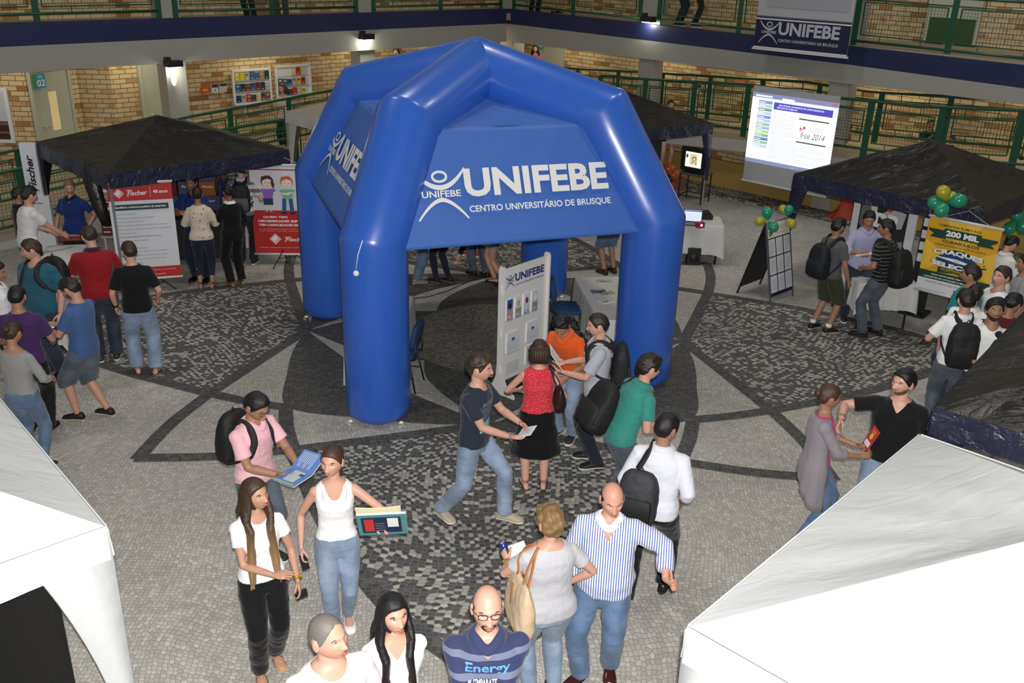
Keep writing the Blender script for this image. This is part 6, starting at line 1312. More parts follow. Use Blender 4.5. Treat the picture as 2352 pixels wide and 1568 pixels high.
def d_quem(p, w, h):
    p.rect(0, 0, w, h*.50, M_RED); p.rect(0, h*.955, w, h*.012, M_RED)
    def kid(x, s, hairc, topc, legc, skirt):
        SKN = mat('cartoon_skin', 'f0d9c4', .6); p.disc(x, h*.83, w*.105, hairc, ry=h*.066); p.disc(x, h*.815, w*.085, SKN, ry=h*.055); p.poly([(x-w*.1, h*.83), (x-w*.09, h*.885), (x+w*.05, h*.895), (x+w*.1, h*.84), (x, h*.862)], hairc)
        for q in (-1, 1): p.disc(x+q*w*.035, h*.815, w*.008, M_PNAVY)
        p.stroke([(x-w*.02, h*.785), (x, h*.78), (x+w*.02, h*.785)], w*.008, M_PRED)
        if skirt: p.stroke([(x-w*.10, h*.72), (x-w*.22, h*.86)], w*.03, SKN); p.poly([(x+w*.07, h*.87), (x+w*.12, h*.80), (x+w*.10, h*.74), (x+w*.06, h*.80)], hairc)
        p.poly([(x-w*.10, h*.745), (x+w*.10, h*.745), (x+w*.075, h*.64), (x-w*.075, h*.64)], topc)
        for q in (-1, 1): p.disc(x+q*w*.095, h*.73, w*.035, topc, ry=h*.016)
        if skirt:
            p.rect(x-w*.08, h*.565, w*.16, h*.075, legc)
            for q in (-1, 1): p.rect(x+q*w*.03-w*.010, h*.49, w*.02, h*.075, SKN); p.disc(x+q*w*.045, h*.487, w*.04, mat('lilac_shoe', '8d7fae', .5), ry=h*.006)
        else:
            p.stroke([(x-w*.08, h*.70), (x+w*.03, h*.685)], w*.03, SKN); p.stroke([(x+w*.08, h*.71), (x-w*.03, h*.695)], w*.03, SKN)
            for q in (-1, 1): p.poly([(x+q*w*.02, h*.64), (x+q*w*.085, h*.64), (x+q*w*.10, h*.48), (x+q*w*.035, h*.48)], legc); p.disc(x+q*w*.075, h*.478, w*.05, M_STAND, ry=h*.012)
    kid(w*.28, 1, mat('cartoon_brown', '4a2420', .6), mat('cartoon_purple', '9a5fc0', .6), mat('cartoon_navy', '173a5c', .6), True); kid(w*.60, 1, mat('cartoon_orange', 'c8602a', .6), mat('cartoon_green', '6fb894', .6), mat('cartoon_blue', '2a5590', .6), False)
    p.text('QUEM TEM', w*.18, h*.415, h*.026, M_TXT, w=w*.40, bold=.04); p.text('NECESSIDADES ESPECIAIS', w*.10, h*.37, h*.026, M_TXT, w=w*.86, bold=.04); p.text('TEM CAPACIDADES ESPECIAIS', w*.10, h*.325, h*.026, M_TXT, w=w*.86, bold=.04)
    for i in range(2): p.text('Se você tem necessidades especiais, ou conhece quem tenha,' if i == 0 else 'venha, consulte nosso RH e venha fazer parte.', w*.10, h*(.285-.022*i), h*.010, M_TXT, w=w*.82)
    diamond(p, w*.36, h*.175, w*.10); fscript(p, w*.52, h*.15, h*.045, M_TXT, w*.40); p.text('A Fischer contribui para que todos os talentos cresçam.', w*.10, h*.07, h*.012, M_TXT, w=w*.82)
stand_banner('hanging_banner', 'banner with two cartoon people above red, reading QUEM TEM NECESSIDADES', (-4.02, 15.70), 1.03, .20, 1.77, math.radians(4), d_quem)
def d_yellow(p, w, h):
    p.rect(0, 0, w, h, M_YEL); c = (w*.5, h*.48)
    for i in range(12): a = 2*math.pi*i/12; q = [(c[0]+r*math.cos(a+d), c[1]+r*math.sin(a+d)) for r, d in ((.05, 0), (2, .12), (2, -.12))]; q = [(max(0, min(w, x)), max(h*.2, min(h, y))) for x, y in q]; p.poly(q, M_YEL2, .0018+.0001*i)
    p.k = 3; p.rect(0, 0, w, h*.17, M_BWHITE); p.rect(0, h*.17, w, h*.11, M_DGREEN); p.text('CAMPANHA RUMO AOS', w*.14, h*.91, h*.030, M_DGREEN, w=w*.60, bold=.02)
    p.poly([(w*.02, h*.83), (w*.10, h*.80), (w*.05, h*.745), (w*.28, h*.745), (w*.28, h*.86), (w*.02, h*.86)], M_DGREEN); p.poly([(w*.98, h*.83-.0), (w*.90, h*.79), (w*.96, h*.745), (w*.72, h*.745), (w*.72, h*.86), (w*.98, h*.86)], M_DGREEN)
    p.rect(w*.24, h*.77, w*.52, h*.12, M_DGREEN); p.text('200 MIL', w*.5, h*.79, h*.08, M_TXT, w=w*.46, bold=.05, align='c'); p.text('CURRÍCULOS', w*.5, h*.70, h*.045, M_DGREEN, w=w*.52, bold=.035, align='c'); p.text('CADASTRADOS ATÉ A COPA', w*.5, h*.655, h*.026, M_DGREEN, w=w*.72, bold=.02, align='c')
    p.disc(w*.5, h*.56, w*.2, M_DGREEN, ry=h*.07); p.disc(w*.5, h*.47, w*.30, mat('globe_blue', '1f3f74', .5), ry=h*.10); p.stroke([(w*.20, h*.50), (w*.5, h*.485), (w*.80, h*.455)], [.01, .05, .01], M_TXT); p.text('com', w*.5, h*.478, h*.018, mat('globe_blue', '1f3f74'), align='c')
    arc = lambda s: (lambda x, y: (x, y+s*h*.03*(1-((x-w*.5)/(w*.4))**2)))
    p.text('CRAQUES', w*.5, h*.515, h*.075, M_DGREEN, w=w*.72, bold=.12, align='c', warp=arc(1)); p.text('CRAQUES', w*.5, h*.515, h*.075, M_TXT, w=w*.70, bold=.055, align='c', warp=arc(1)); p.text('SELEÇÃO', w*.5, h*.385, h*.09, M_DGREEN, w=w*.72, bold=.12, align='c', warp=arc(-1)); p.text('SELEÇÃO', w*.5, h*.385, h*.09, M_TXT, w=w*.70, bold=.055, align='c', warp=arc(-1))
    p.poly([(w*.26, h*.37), (w*.74, h*.37), (w*.76, h*.285), (w*.5, h*.31), (w*.26, h*.285)], M_DGREEN); p.text('DP EMPRESARIAL', w*.5, h*.34, h*.018, M_YEL2, w=w*.40, bold=.02, align='c'); p.text('AGÊNCIA DE EMPREGOS', w*.5, h*.32, h*.014, M_YEL2, w=w*.38, align='c')
    p.stroke([(w*.74, h*.42), (w*.84, h*.46), (w*.92, h*.47)], .02, M_DGREEN); p.stroke([(w*.82, h*.455), (w*.80, h*.415)], .02, M_DGREEN); p.disc(w*.88, h*.50, .012, M_DGREEN)
    p.text('FAÇA PARTE DESSE TIME CAMPEÃO,', w*.5, h*.235, h*.026, M_TXT, w=w*.62, bold=.03, align='c'); p.text('CADASTRE OU ATUALIZE O SEU CURRÍCULO', w*.5, h*.195, h*.026, M_TXT, w=w*.82, bold=.03, align='c'); p.text('www.dpempresarial.com', w*.5, h*.125, h*.026, M_DPNAVY, w=w*.76, align='c')
    p.text('DP', w*.55, h*.04, h*.05, M_DPNAVY, bold=.05); p.disc(w*.665, h*.098, .018, M_PRED); p.rect(w*.03, h*.02, w*.42, h*.008, M_GREY)
_y0, _y1 = at(2103, 662, .74), at(2262, 702, .74)
stand_banner('hanging_banner', 'yellow and green banner reading 200 MIL CURRÍCULOS on a tripod', ((_y0.x+_y1.x)/2, (_y0.y+_y1.y)/2), (_y1-_y0).length, (.74), 1.86, math.atan2(_y1.y-_y0.y, _y1.x-_y0.x), d_yellow)
# tall white totem at the far left
e = empty('totem_sign', (-8.25, 15.75, 0), math.radians(8), 'tall narrow white totem sign with black script lettering at the left stand', 'sign')
mb = MB(); mb.box((0, 0, .55), (.40, .12, 1.1)); mb.build('base_box', M_BWHITE, e, bevel=.004); mb = MB(); mb.box((-.02, 0, 1.55), (.26, .08, .92)); mb.build('panel', M_BWHITE, e, bevel=.004)
p = Panel((.08, -.042, 1.14), (0, 0, 1), (-1, 0, 0), (0, -1, 0)); fscript(p, .05, .045, .12, M_STAND, .62, .03); p.build('lettering', e); p = Panel((-.17, -.062, .95), (1, 0, 0), (0, 0, 1)); p.poly([(.0, .03), (.03, 0), (.06, .03), (.03, .06)], M_PRED); fscript(p, .09, .02, .03, M_PNAVY, .18); p.build('small_lettering', e)
# loudspeaker-like black bag hanging from the canopy corner and the standing pole
_c = at(222, 470, 1.2); e = empty('rolled_canopy_skirt', (-6.35, 14.0, 0), 0, 'rolled black plastic skirt hanging from the corner of the left canopy', 'canopy skirt')
mb = MB(); mb.rings([sup(Vector((-.30+.0, .35, 2.05)), V3(1, 0, 0), V3(0, 1, 0), .03, .05, 12), sup(Vector((-.27, .33, 1.75)), V3(1, 0, 0), V3(0, 1, 0), .13, .09, 12), sup(Vector((-.18, .28, 1.35)), V3(1, 0, 0), V3(0, 1, 0), .11, .08, 12), sup(Vector((-.08, .25, 1.05)), V3(1, 0, 0), V3(0, 1, 0), .07, .05, 12)]); mb.build('skirt', M_BTARP, e, True)

def table(label, c, yaw, lx, ly, hz=.75, cloth=.45, name='table', folds=7, legs=True, group=None):
    """folding table with its white cloth; the cloth is a thing of its own"""
    e = empty(name, vec2(c), yaw, label, 'table', group); mb = MB(); mb.box((0, 0, hz-.02), (lx, ly, .03)); mb.build('tabletop', M_PLAST, e)
    for sx in (-1, 1):
        for sy in (-1, 1): mb = MB(); mb.bar((sx*(lx/2-.08), sy*(ly/2-.06), hz-.03), (sx*(lx/2-.08), sy*(ly/2-.06), 0), .028); mb.build('leg', M_STAND, e)
    mb = MB(); rings = []; n = 80
    for t, (off, z) in enumerate(((.0, 0), (.004, -.01), (.012, -.08), (.02, -.5), (.025, -1.0))):
        R_ = []
        for i in range(n):
            s = i/n*4; k_ = int(s); f = s-k_; hx, hy = lx/2+off, ly/2+off; cs = [(-hx, -hy), (hx, -hy), (hx, hy), (-hx, hy)]; a, b = cs[k_], cs[(k_+1) % 4]; x, y = a[0]+(b[0]-a[0])*f, a[1]+(b[1]-a[1])*f
            w_ = (.022*math.sin(i*folds*.35)+.012*math.sin(i*.9+2))*abs(z) if z < -.05 else 0; corner = (abs(f-.5)*2)**6; l = math.hypot(x, y); dz = cloth*(-z)*(1+.16*corner)
            R_.append(Vector((x*(1+w_/l+.10*corner*abs(z)*.5), y*(1+w_/l+.10*corner*abs(z)*.5), hz+.006-dz)))
        rings.append(R_)
    mb.rings(rings, cap=False); mb.add([tuple(v) for v in rings[0]], [tuple(range(n))]); o = mb.build('tablecloth', M_CLOTH, None, True); o.location = vec2(c); o.rotation_euler = (0, 0, yaw)
    tag(o, 'white cloth draped over the '+label.split(' with')[0].replace('white-clothed ', ''), 'tablecloth'); return e
table('white-clothed table inside the tent beside its right front leg', (1.38, 12.45), math.radians(8), .72, 1.75, cloth=.52)
table('white-clothed table carrying the laptop behind the tent', (3.28, 16.75), math.radians(-4), 1.0, .62, cloth=.55)
table('white-clothed table behind the three talking men on the right', (5.62, 13.95), math.radians(4), .9, 1.1, cloth=.42)
table('white-clothed long table in the left group', (-6.72, 12.9), math.radians(-76), 2.5, .62, cloth=.66)
table('white-clothed table hidden behind the left front leg of the tent', (-1.75, 11.6), math.radians(0), .72, 1.3, cloth=.68)
table('dark-clothed counter under the left canopy', (-5.55, 15.9), math.radians(15), 1.2, .6, hz=.8, cloth=.7)
for o in COL.objects:
    if o.get('label', '').startswith('white cloth draped over the dark-clothed'): o.data.materials[0] = mat('black_cloth', (.012, .012, .013), .8); tag(o, 'black cloth draped over the counter under the left canopy')
def chair(label, c, yaw):
    e = empty('office_chair', vec2(c), yaw, label, 'chair', None); mb = MB(); R_ = []
    for z, s in ((.43, .9), (.44, 1), (.475, 1), (.49, .93)): R_.append(sup(Vector((0, 0, z)), V3(1, 0, 0), V3(0, 1, 0), .23*s, .22*s, 24, 4))
    mb.rings(R_); mb.build('seat', M_CBLUE, e, True)
    mb = MB(); R_ = []
    for y, s in ((-.235, .9), (-.225, 1), (-.19, 1), (-.175, .9)): R_.append(sup(Vector((0, y-.02, .74)), V3(1, 0, 0), V3(0, -.15, 1), .215*s, .17*s, 24, 4))
    mb.rings(R_); mb.build('backrest', M_CBLUE, e, True)
    for s in (-1, 1):
        for y0, y1 in ((.17, .22), (-.17, -.25)): mb = MB(); mb.tube([(s*.18, y0, .43), (s*.21, y1, .0)], .012, 8); mb.build('leg', M_STAND, e, True)
        mb = MB(); mb.tube([(s*.17, -.12, .42), (s*.17, -.24, .46), (s*.16, -.25, .72)], .012, 8); mb.build('back_support', M_STAND, e, True)
    mb = MB(); mb.tube([(-.19, -.2, .2), (-.19, .19, .2)], .008, 6); mb.tube([(.19, -.2, .2), (.19, .19, .2)], .008, 6); mb.build('stretcher', M_STAND, e, True); return e
chair('blue padded office chair right of the white display board', (.80, 12.75), math.radians(-92)); chair('blue padded chair partly hidden behind the left front leg of the tent', (-1.42, 10.95), math.radians(80))

# ---- white brochure board
bl, br = Vector((-.14, 10.77, 0)), Vector((.42, 11.42, 0)); U = (br-bl).normalized(); N = Vector((U.y, -U.x, 0)); Wd = (br-bl).length; e = empty('display_board', bl, 0, 'white freestanding display board with brochures in front of the tent table', 'display board')
Rb = Matrix((U, -N, Vector((0, 0, 1)))).transposed(); mb = MB(); mb.box(U*Wd/2+Vector((0, 0, .92)), (Wd, .018, 1.5), R=Rb); mb.build('panel', mat('board_white', (.74, .73, .70), .35), e)
for s in (0, 1):   # shaped end uprights with spreading feet
    prof = [(-.25, 0), (.25, 0), (.24, .05), (.12, .12), (.065, .24), (.05, .4), (.05, 1.66), (.03, 1.71), (-.03, 1.71), (-.05, 1.66), (-.05, .4), (-.065, .24), (-.12, .12), (-.24, .05)]
    o_ = U*(Wd*s); mb = MB(); A_ = [o_+N*a+Vector((0, 0, b))-U*.012 for a, b in prof]; B_ = [o_+N*a+Vector((0, 0, b))+U*.012 for a, b in prof]; n = len(prof); mb.add(A_+B_, [tuple(range(n-1, -1, -1)), tuple(range(n, 2*n))]+[(i, (i+1) % n, n+(i+1) % n, n+i) for i in range(n)]); mb.build('side_upright', mat('board_white', (.74, .73, .70)), e)
    mb = MB()
    for z in (.35, .85, 1.42): mb.box(o_-U*(.018 if s == 0 else -.018)+Vector((0, 0, z)), (.02, .02, .12), R=Rb)
    mb.build('wedge_pin', mat('board_white', (.74, .73, .70)), e)
p = Panel(N*.011+Vector((0, 0, .17)), U, (0, 0, 1), N); logo(p, Wd*.06, 1.22, Wd*.85, mat('logo_navy', '2a3478', .4)); p.build('board_lettering', e)
M_ACR = mat('acrylic', (.75, .77, .78), .1, alpha=.35)
def pocket(x, z, w, h, draw, lab, cat='brochure', n=6):
    mb = MB(); o_ = U*x+N*.03+Vector((0, 0, z)); mb.box(o_+U*w/2+Vector((0, 0, h*.30)), (w+.012, .003, h*.6), R=Rb); mb.box(o_+U*w/2+N*-.0+Vector((0, 0, -.002)), (w+.012, .04, .004), R=Rb); mb.build('brochure_pocket', M_ACR, e)
    b = MB(); b.box(U*w/2+Vector((0, 0, h/2)), (w, .018, h), R=Rb); o = b.build('brochure', M_PAPER); o.location = bl+o_-N*.012; tag(o, lab, cat); q = Panel(N*.010, U, (0, 0, 1), N); draw(q, w, h); q.build('cover', o)
cols = (('b03a38', '2c5aa0', 'leaflets with a red foot in the first pocket of the display board'), ('1d5a44', 'd8dcd8', 'dark green leaflets in the second pocket of the display board'), ('3f7fc0', 'd4dfe8', 'light blue leaflets in the third pocket of the display board'), ('1c2444', 'c9ccd4', 'navy leaflets in the fourth pocket of the display board'))
for i, (a, b, lab) in enumerate(cols):
    def dr(q, w, h, a=a, b=b, i=i): q.rect(0, 0, w, h, mat('cov_'+b, b, .4)); q.rect(0, 0, w, h*(.45 if i != 2 else .2), mat('cov_'+a, a, .4)); q.disc(w*.5, h*.68, w*.28, mat('cov_mix%d' % i, ('20242c', 'b8a890', '8a3c34', 'e0e0e0')[i], .5), ry=h*.16); q.rect(w*.1, h*.12, w*.6, h*.03, M_TXT); q.rect(w*.1, h*.20, w*.4, h*.02, M_TXT)
    pocket(.07+i*.16, .99, .105, .27, dr, lab)
for x, z, lab in ((.09, .62, 'white folders with a small blue mark, left middle pocket of the board'), (.47, .66, 'white folders with a small blue mark, right middle pocket of the board')):
    pocket(x, z-.08, .22, .27, lambda q, w, h: (q.rect(0, 0, w, h, M_BWHITE), q.rect(w*.38, h*.55, w*.26, h*.16, mat('cov_aqua', '2f86b0', .4)), q.rect(w*.38, h*.67, w*.26, h*.05, M_PNAVY), q.rect(w*.25, h*.2, w*.5, h*.02, M_GREY)), lab, 'folder')
pocket(.47, .27, .2, .25, lambda q, w, h: (q.rect(0, 0, w, h, mat('cov_palegreen', 'b9c8a0', .5)), q.disc(w*.3, h*.75, w*.13, M_PNAVY), q.text('400', w*.5, h*.7, h*.1, M_PNAVY)), 'pale green leaflet in the lower right pocket of the display board')
mb = MB(); mb.box(U*.20+N*.03+Vector((0, 0, .33)), (.24, .003, .16), R=Rb); mb.build('brochure_pocket', M_ACR, e)

# ---- A-frame board with balloons
aL, aR, bL_, bR_ = vec2(at(1770, 700)), vec2(at(1821, 680)), vec2(at(1693, 672)), vec2(at(1745, 652)); e = empty('a_frame_board', (aL+aR)/2, 0, 'A-frame notice board with nine printed sheets and balloons on top', 'notice board'); c0 = (aL+aR)/2
tl, tr = (aL*.56+bL_*.44)-c0+Vector((0, 0, 1.30)), (aR*.56+bR_*.44)-c0+Vector((0, 0, 1.30)); FLp, FRp, BLp, BRp = aL-c0, aR-c0, bL_-c0, bR_-c0
def aframe(P0, P1, m, nm):
    U_ = (P1-P0); w_ = U_.length; U_.normalize(); V_ = (tl-P0).normalized(); N_ = U_.cross(V_).normalized()
    for a, b in ((P0, tl), (P1, tr)): mb = MB(); mb.bar(a, b, .025); mb.build('frame_bar', M_STAND if nm == 'back_panel' else mat('slate_metal', (.08, .09, .12), .5), e)
    h_ = (tl-P0).length; mb = MB(); o_ = P0+V_*.12; mb.rings([[o_-N_*.005, o_+U_*w_-N_*.005, o_+U_*w_+N_*.005, o_+N_*.005], [o_+V_*(h_-.14)-N_*.005, o_+U_*w_+V_*(h_-.14)-N_*.005, o_+U_*w_+V_*(h_-.14)+N_*.005, o_+V_*(h_-.14)+N_*.005]]); mb.build(nm, m, e); return o_, U_, V_, N_, w_, h_-.14
aframe(BLp, BRp, mat('chalk_grey', (.035, .035, .038), .7), 'back_panel'); o_, U_, V_, N_, w_, h_ = aframe(FLp, FRp, M_DPNAVY, 'front_panel')
if N_.y > 0: N_ = -N_
p = Panel(o_+N_*.008, U_, V_, N_); p.rect(.01, h_*.80, w_-.02, h_*.2, mat('cream', 'dcdac8', .6)); p.text('DP', w_*.08, h_*.83, h_*.06, M_DPNAVY, bold=.05); p.disc(w_*.33, h_*.895, .012, M_PRED); p.rect(w_*.5, h_*.93, w_*.35, .008, M_INK); p.rect(w_*.55, h_*.90, w_*.3, .008, M_INK); p.rect(w_*.4, h_*.85, w_*.4, .006, M_PRED)
for r in range(3):
    for c in range(3):
        x, y, a, b = w_*(.03+.325*c), h_*(.05+.25*r), w_*.29, h_*.235; p.rect(x, y, a, b, M_BWHITE, .003)
        for q in range(5): p.rect(x+a*.2, y+b*(.2+.13*q), a*.6, b*.02, M_INK, .0045)
p.build('notices', e)
M_BG = mat('balloon_green', (.02, .27, .15), .22, spec=.6); M_BY = mat('balloon_yellow', (.38, .36, .03), .22, spec=.6); M_BO = mat('balloon_orange', (.42, .07, .02), .25); M_BB = mat('balloon_black', (.01, .01, .012), .2)
def balloon(c, r, tip, m, label, group):
    """teardrop balloon at c whose knot points towards tip"""
    d = (Vector(tip)-Vector(c)).normalized(); q = d.to_track_quat('-Z', 'Y'); mb = MB()
    def fn(p, dd): 
        t = max(0, -dd.z); return Vector((p.x*(1-.42*t**2), p.y*(1-.42*t**2), p.z*(1+.28*t)))
    mb.ell((0, 0, 0), (r, r, r*1.08), 0, 18, 14, fn); mb.tube([(0, 0, -r*1.36), (0, 0, -r*1.48)], [r*.05, r*.12], 8); o = mb.build('balloon', m, None, True); o.location = c; o.rotation_mode = 'QUATERNION'; o.rotation_quaternion = q; return tag(o, label, 'balloon', group)
def cluster(items, centre, group, where):
    for (px, py, dz, r, col) in items:
        same = [i for i in items if i[4] == col]; n_ = len(same); w_ = ''
        if n_ == 2:
            o = [i for i in same if i[:2] != (px, py)][0]; w_ = ('left ' if px < o[0] else 'right ') if abs(px-o[0]) > abs(py-o[1]) else ('upper ' if py < o[1] else 'lower ')
        elif n_ == 3: w_ = ('leftmost ', 'middle ', 'rightmost ')[sorted(i[0] for i in same).index(px)]
        elif n_ > 3: w_ = ('highest ', 'second highest ', 'second lowest ', 'lowest ')[sorted(i[1] for i in same).index(py)]
        c = atY(px, py, centre.y+dz); b_ = balloon(c, r, tuple(centre), {'g': M_BG, 'y': M_BY, 'o': M_BO, 'b': M_BB}[col], where % {'g': 'green', 'y': 'yellow', 'o': 'orange', 'b': 'black'}[col], group); b_['label'] = w_+b_['label']
gy = at(1768, 515, 1.32)
cluster([(1762, 488, .05, .085, 'g'), (1745, 508, 0, .075, 'y'), (1776, 521, -.1, .085, 'g')], Vector(atY(1764, 508, gy.y)), 'balloons on the left corner of the A-frame board', '%s balloon on the left top corner of the A-frame board')
gy = at(1808, 500, 1.32)
cluster([(1812, 482, .0, .078, 'g'), (1798, 480, .12, .07, 'y'), (1818, 513, -.05, .08, 'y')], Vector(atY(1806, 498, gy.y)), 'balloons on the right corner of the A-frame board', '%s balloon on the right top corner of the A-frame board')
yb = Vector((_y0.x*.7+_y1.x*.3, _y0.y*.7+_y1.y*.3, 1.8))
cluster([(2167, 442, .02, .10, 'y'), (2148, 466, .1, .10, 'g'), (2202, 461, -.02, .105, 'g'), (2163, 482, -.12, .105, 'g'), (2186, 452, .15, .08, 'y')], Vector(atY(2177, 466, yb.y)), 'balloons above the yellow banner', '%s balloon in the cluster above the yellow banner')
cluster([(2318, 467, 0, .10, 'y'), (2345, 448, .1, .10, 'g'), (2337, 494, -.1, .10, 'g'), (2319, 524, 0, .10, 'g'), (2350, 520, 0, .11, 'g'), (2326, 545, .05, .10, 'y'), (2358, 478, 0, .10, 'y')], Vector(atY(2340, 490, 14.6)), 'balloons at the right edge of the photo', '%s balloon in the hanging bunch at the right edge')
cluster([(2326, 612, 0, .10, 'g'), (2345, 622, .1, .12, 'y'), (2262, 646, -.1, .09, 'y'), (2256, 668, -.2, .09, 'g')], Vector(atY(2310, 630, 14.0)), 'low balloons behind the right-hand group', '%s balloon low down behind the right-hand group')
cluster([(1535, 388, 0, .14, 'o'), (1546, 402, 0, .14, 'o'), (1533, 413, -.1, .12, 'b'), (1540, 425, .1, .12, 'o')], Vector(atY(1538, 405, 21.0)), 'balloons under the back canopy', '%s balloon by the back canopy next to the television')

# ---- projection screen and hanging banner
def hung(name, label, cat, c, tl_, tr_, bl_, m, draw, parts=()):
    T0, T1, B0 = onp(*tl_, c, 'R'), onp(*tr_, c, 'R'), onp(*bl_, c, 'R'); w_ = (T1-T0).length; h_ = (T0-B0).length; zt = (T0.z+T1.z)/2; e = empty(name, (T0.x, T0.y, zt-h_), 0, label, cat); U_ = Vector((T1.x-T0.x, T1.y-T0.y, 0)).normalized(); N_ = Vector((U_.y, -U_.x, 0))
    mb = MB(); Rq = Matrix((U_, -N_, Vector((0, 0, 1)))).transposed(); mb.box(U_*w_/2+Vector((0, 0, h_/2)), (w_, .006, h_), R=Rq); mb.build('cloth', m, e); mb = MB(); mb.box(U_*w_/2+Vector((0, 0, 0)), (w_+.06, .03, .04), R=Rq); mb.build('bottom_bar', M_PLAST, e)
    p = Panel(N_*.006, U_, (0, 0, 1), N_); draw(p, w_, h_); p.build('picture', e); return e, U_, N_, w_, h_
def emis(name, col, s=.5): return mat('proj_'+name, col, .9, emit=(col, s))
PW, PG, PB_, PS = emis('white', 'f2f5ff', 1.0), emis('grey', '8d93c0', .55), emis('indigo', '5450c0', .6), emis('steel', '7f9cc4', .6)
def d_screen(p, w, h):
    y0, y1 = h*.21, h*.93; H_ = y1-y0; p.rect(0, y0, w, H_, PW); Y = lambda t: y0+H_*t
    p.rect(0, Y(.94), w, H_*.06, PG); p.rect(0, Y(.0), w, H_*.055, emis('bar', '8fa0c8', .5)); p.rect(w*.04, Y(.955), w*.20, H_*.02, PW); p.rect(w*.36, Y(.93), w*.14, H_*.035, PW); p.rect(w*.93, Y(.965), w*.05, H_*.025, emis('red', 'd06060', .6))
    p.rect(w*.27, Y(.80), w*.68, H_*.10, PB_); p.text('FEIRA REGIONAL DE EMPREGOS CRIA OPORTUNIDADES NO', w*.33, Y(.855), H_*.022, PW, w=w*.52); p.text('MERCADO DE TRABALHO', w*.31, Y(.82), H_*.022, PW, w=w*.24)
    for i, cn in enumerate(('7f9cc4', 'b9c8dc', '76a58c', 'c3d0dc', '7f9cc4', 'b9c8dc', '9cc4a8', '9fb8e0', 'b9d88c', '8cbc9c', '6f84b4', '9cc4a8', 'c3d8dc')): p.rect(w*.09, Y(.86-.052*i), w*.165, H_*.044, emis('m'+cn, cn, .7)); p.rect(w*.10, Y(.875-.052*i), w*.07, H_*.010, PW)
    for i in range(24):
        if i < 15: p.rect(w*.29, Y(.76-.028*i), w*.27*(1 if i % 4 else .6), H_*.006, emis('ink', 'a9adc4', .7))
        else: p.rect(w*.29, Y(.76-.028*i), w*.66*(1 if i % 3 else .5), H_*.006, emis('ink', 'a9adc4', .7))
    dk, yl = emis('dark', '4c5478', .35), emis('pale_yellow', 'e0e0a0', .8)
    for y in (.72, .40): p.rect(w*.60, Y(y), w*.34, H_*.018, dk); p.rect(w*.60, Y(y+.02), w*.34, H_*.006, yl)
    p.text('free 2014', w*.64, Y(.47), H_*.085, dk, w=w*.28, shear=.35); p.disc(w*.635, Y(.60), w*.012, emis('red', 'd06060', .6)); p.disc(w*.675, Y(.62), w*.012, PB_); p.stroke([(w*.62, Y(.58)), (w*.64, Y(.57)), (w*.66, Y(.60)), (w*.69, Y(.61))], .02, emis('red', 'd06060', .6))
    for i in range(4): p.rect(w*.72, Y(.63-.018*i), w*.16, H_*.006, emis('pinkink', 'd8a8b0', .7))
    for i, cn in enumerate(('d08060', 'a0b0c0', '80a090', '6080c0', 'd07050', '90a0b0', 'd0a060')): p.rect(w*(.55+.045*i), Y(.015), w*.022, H_*.025, emis('ic'+cn, cn, .6))
M_SCR = mat('screen_cloth', (.40, .41, .44), .8)
hung('projection_screen', 'pull-down projection screen showing a bright web page', 'projection screen', 26.1, (1733, 193), (1931, 224), (1706, 410), M_SCR, d_screen)
M_HNAVY = mat('banner_navy', '14183c', .6)
def d_hang(p, w, h):
    p.rect(0, 0, w, h*.42, M_HNAVY); p.rect(0, h*.015, w, h*.018, M_BWHITE); p.rect(0, h*.385, w, h*.018, M_BWHITE); logo(p, w*.06, h*.075, w*.84, mat('logo_grey', 'b4b6c0', .6)); p.rect(0, h*.425, w, .012, M_PNAVY); p.rect(w*.10, h*.55, w*.86, h*.44, mat('screen_dim', (.33, .34, .37), .8))
hung('roll_down_banner', 'grey roll-down screen with a navy foot lettered UNIFEBE, hanging upper right', 'banner', 26.6, (1752, -68), (1975, -58), (1724, 109), M_SCR, d_hang)

# ---- television on its stand, laptop, projector, loudspeaker
c = vec2(at(1592, 462)); e = empty('metal_stand', c, math.radians(-35), 'black metal stand under the television behind the tent', 'stand'); mb = MB(); mb.box((0, 0, .66), (.62, .5, .03)); mb.build('top_shelf', mat('stand_grey', (.10, .10, .10), .5), e)
for sx in (-1, 1):
    for sy in (-1, 1): mb = MB(); mb.bar((sx*.28, sy*.22, .65), (sx*.28, sy*.22, 0), .025); mb.build('leg', M_STAND, e)
mb = MB()
for a, b in (((-.28, -.22), (.28, -.22)), ((.28, -.22), (.28, .22)), ((.28, .22), (-.28, .22)), ((-.28, .22), (-.28, -.22))): mb.bar((*a, .15), (*b, .15), .02)
mb.build('lower_frame', M_STAND, e)
e = empty('television', c+Vector((0, 0, .68)), math.radians(-42), 'bulky black television showing a small bright picture', 'television'); mb = MB(); mb.box((0, -.12, .30), (.66, .10, .54)); mb.build('front_frame', mat('tv_black', (.015, .015, .017), .35), e, bevel=.012)
mb = MB(); mb.rings([[Vector((x*.31, -.07, .30+z*.25)) for x, z in ((-1, -1), (1, -1), (1, 1), (-1, 1))], [Vector((x*.27, .12, .29+z*.2)) for x, z in ((-1, -1), (1, -1), (1, 1), (-1, 1))], [Vector((x*.16, .26, .26+z*.12)) for x, z in ((-1, -1), (1, -1), (1, 1), (-1, 1))]]); mb.build('back_shell', mat('tv_grey', (.06, .06, .065), .4), e)
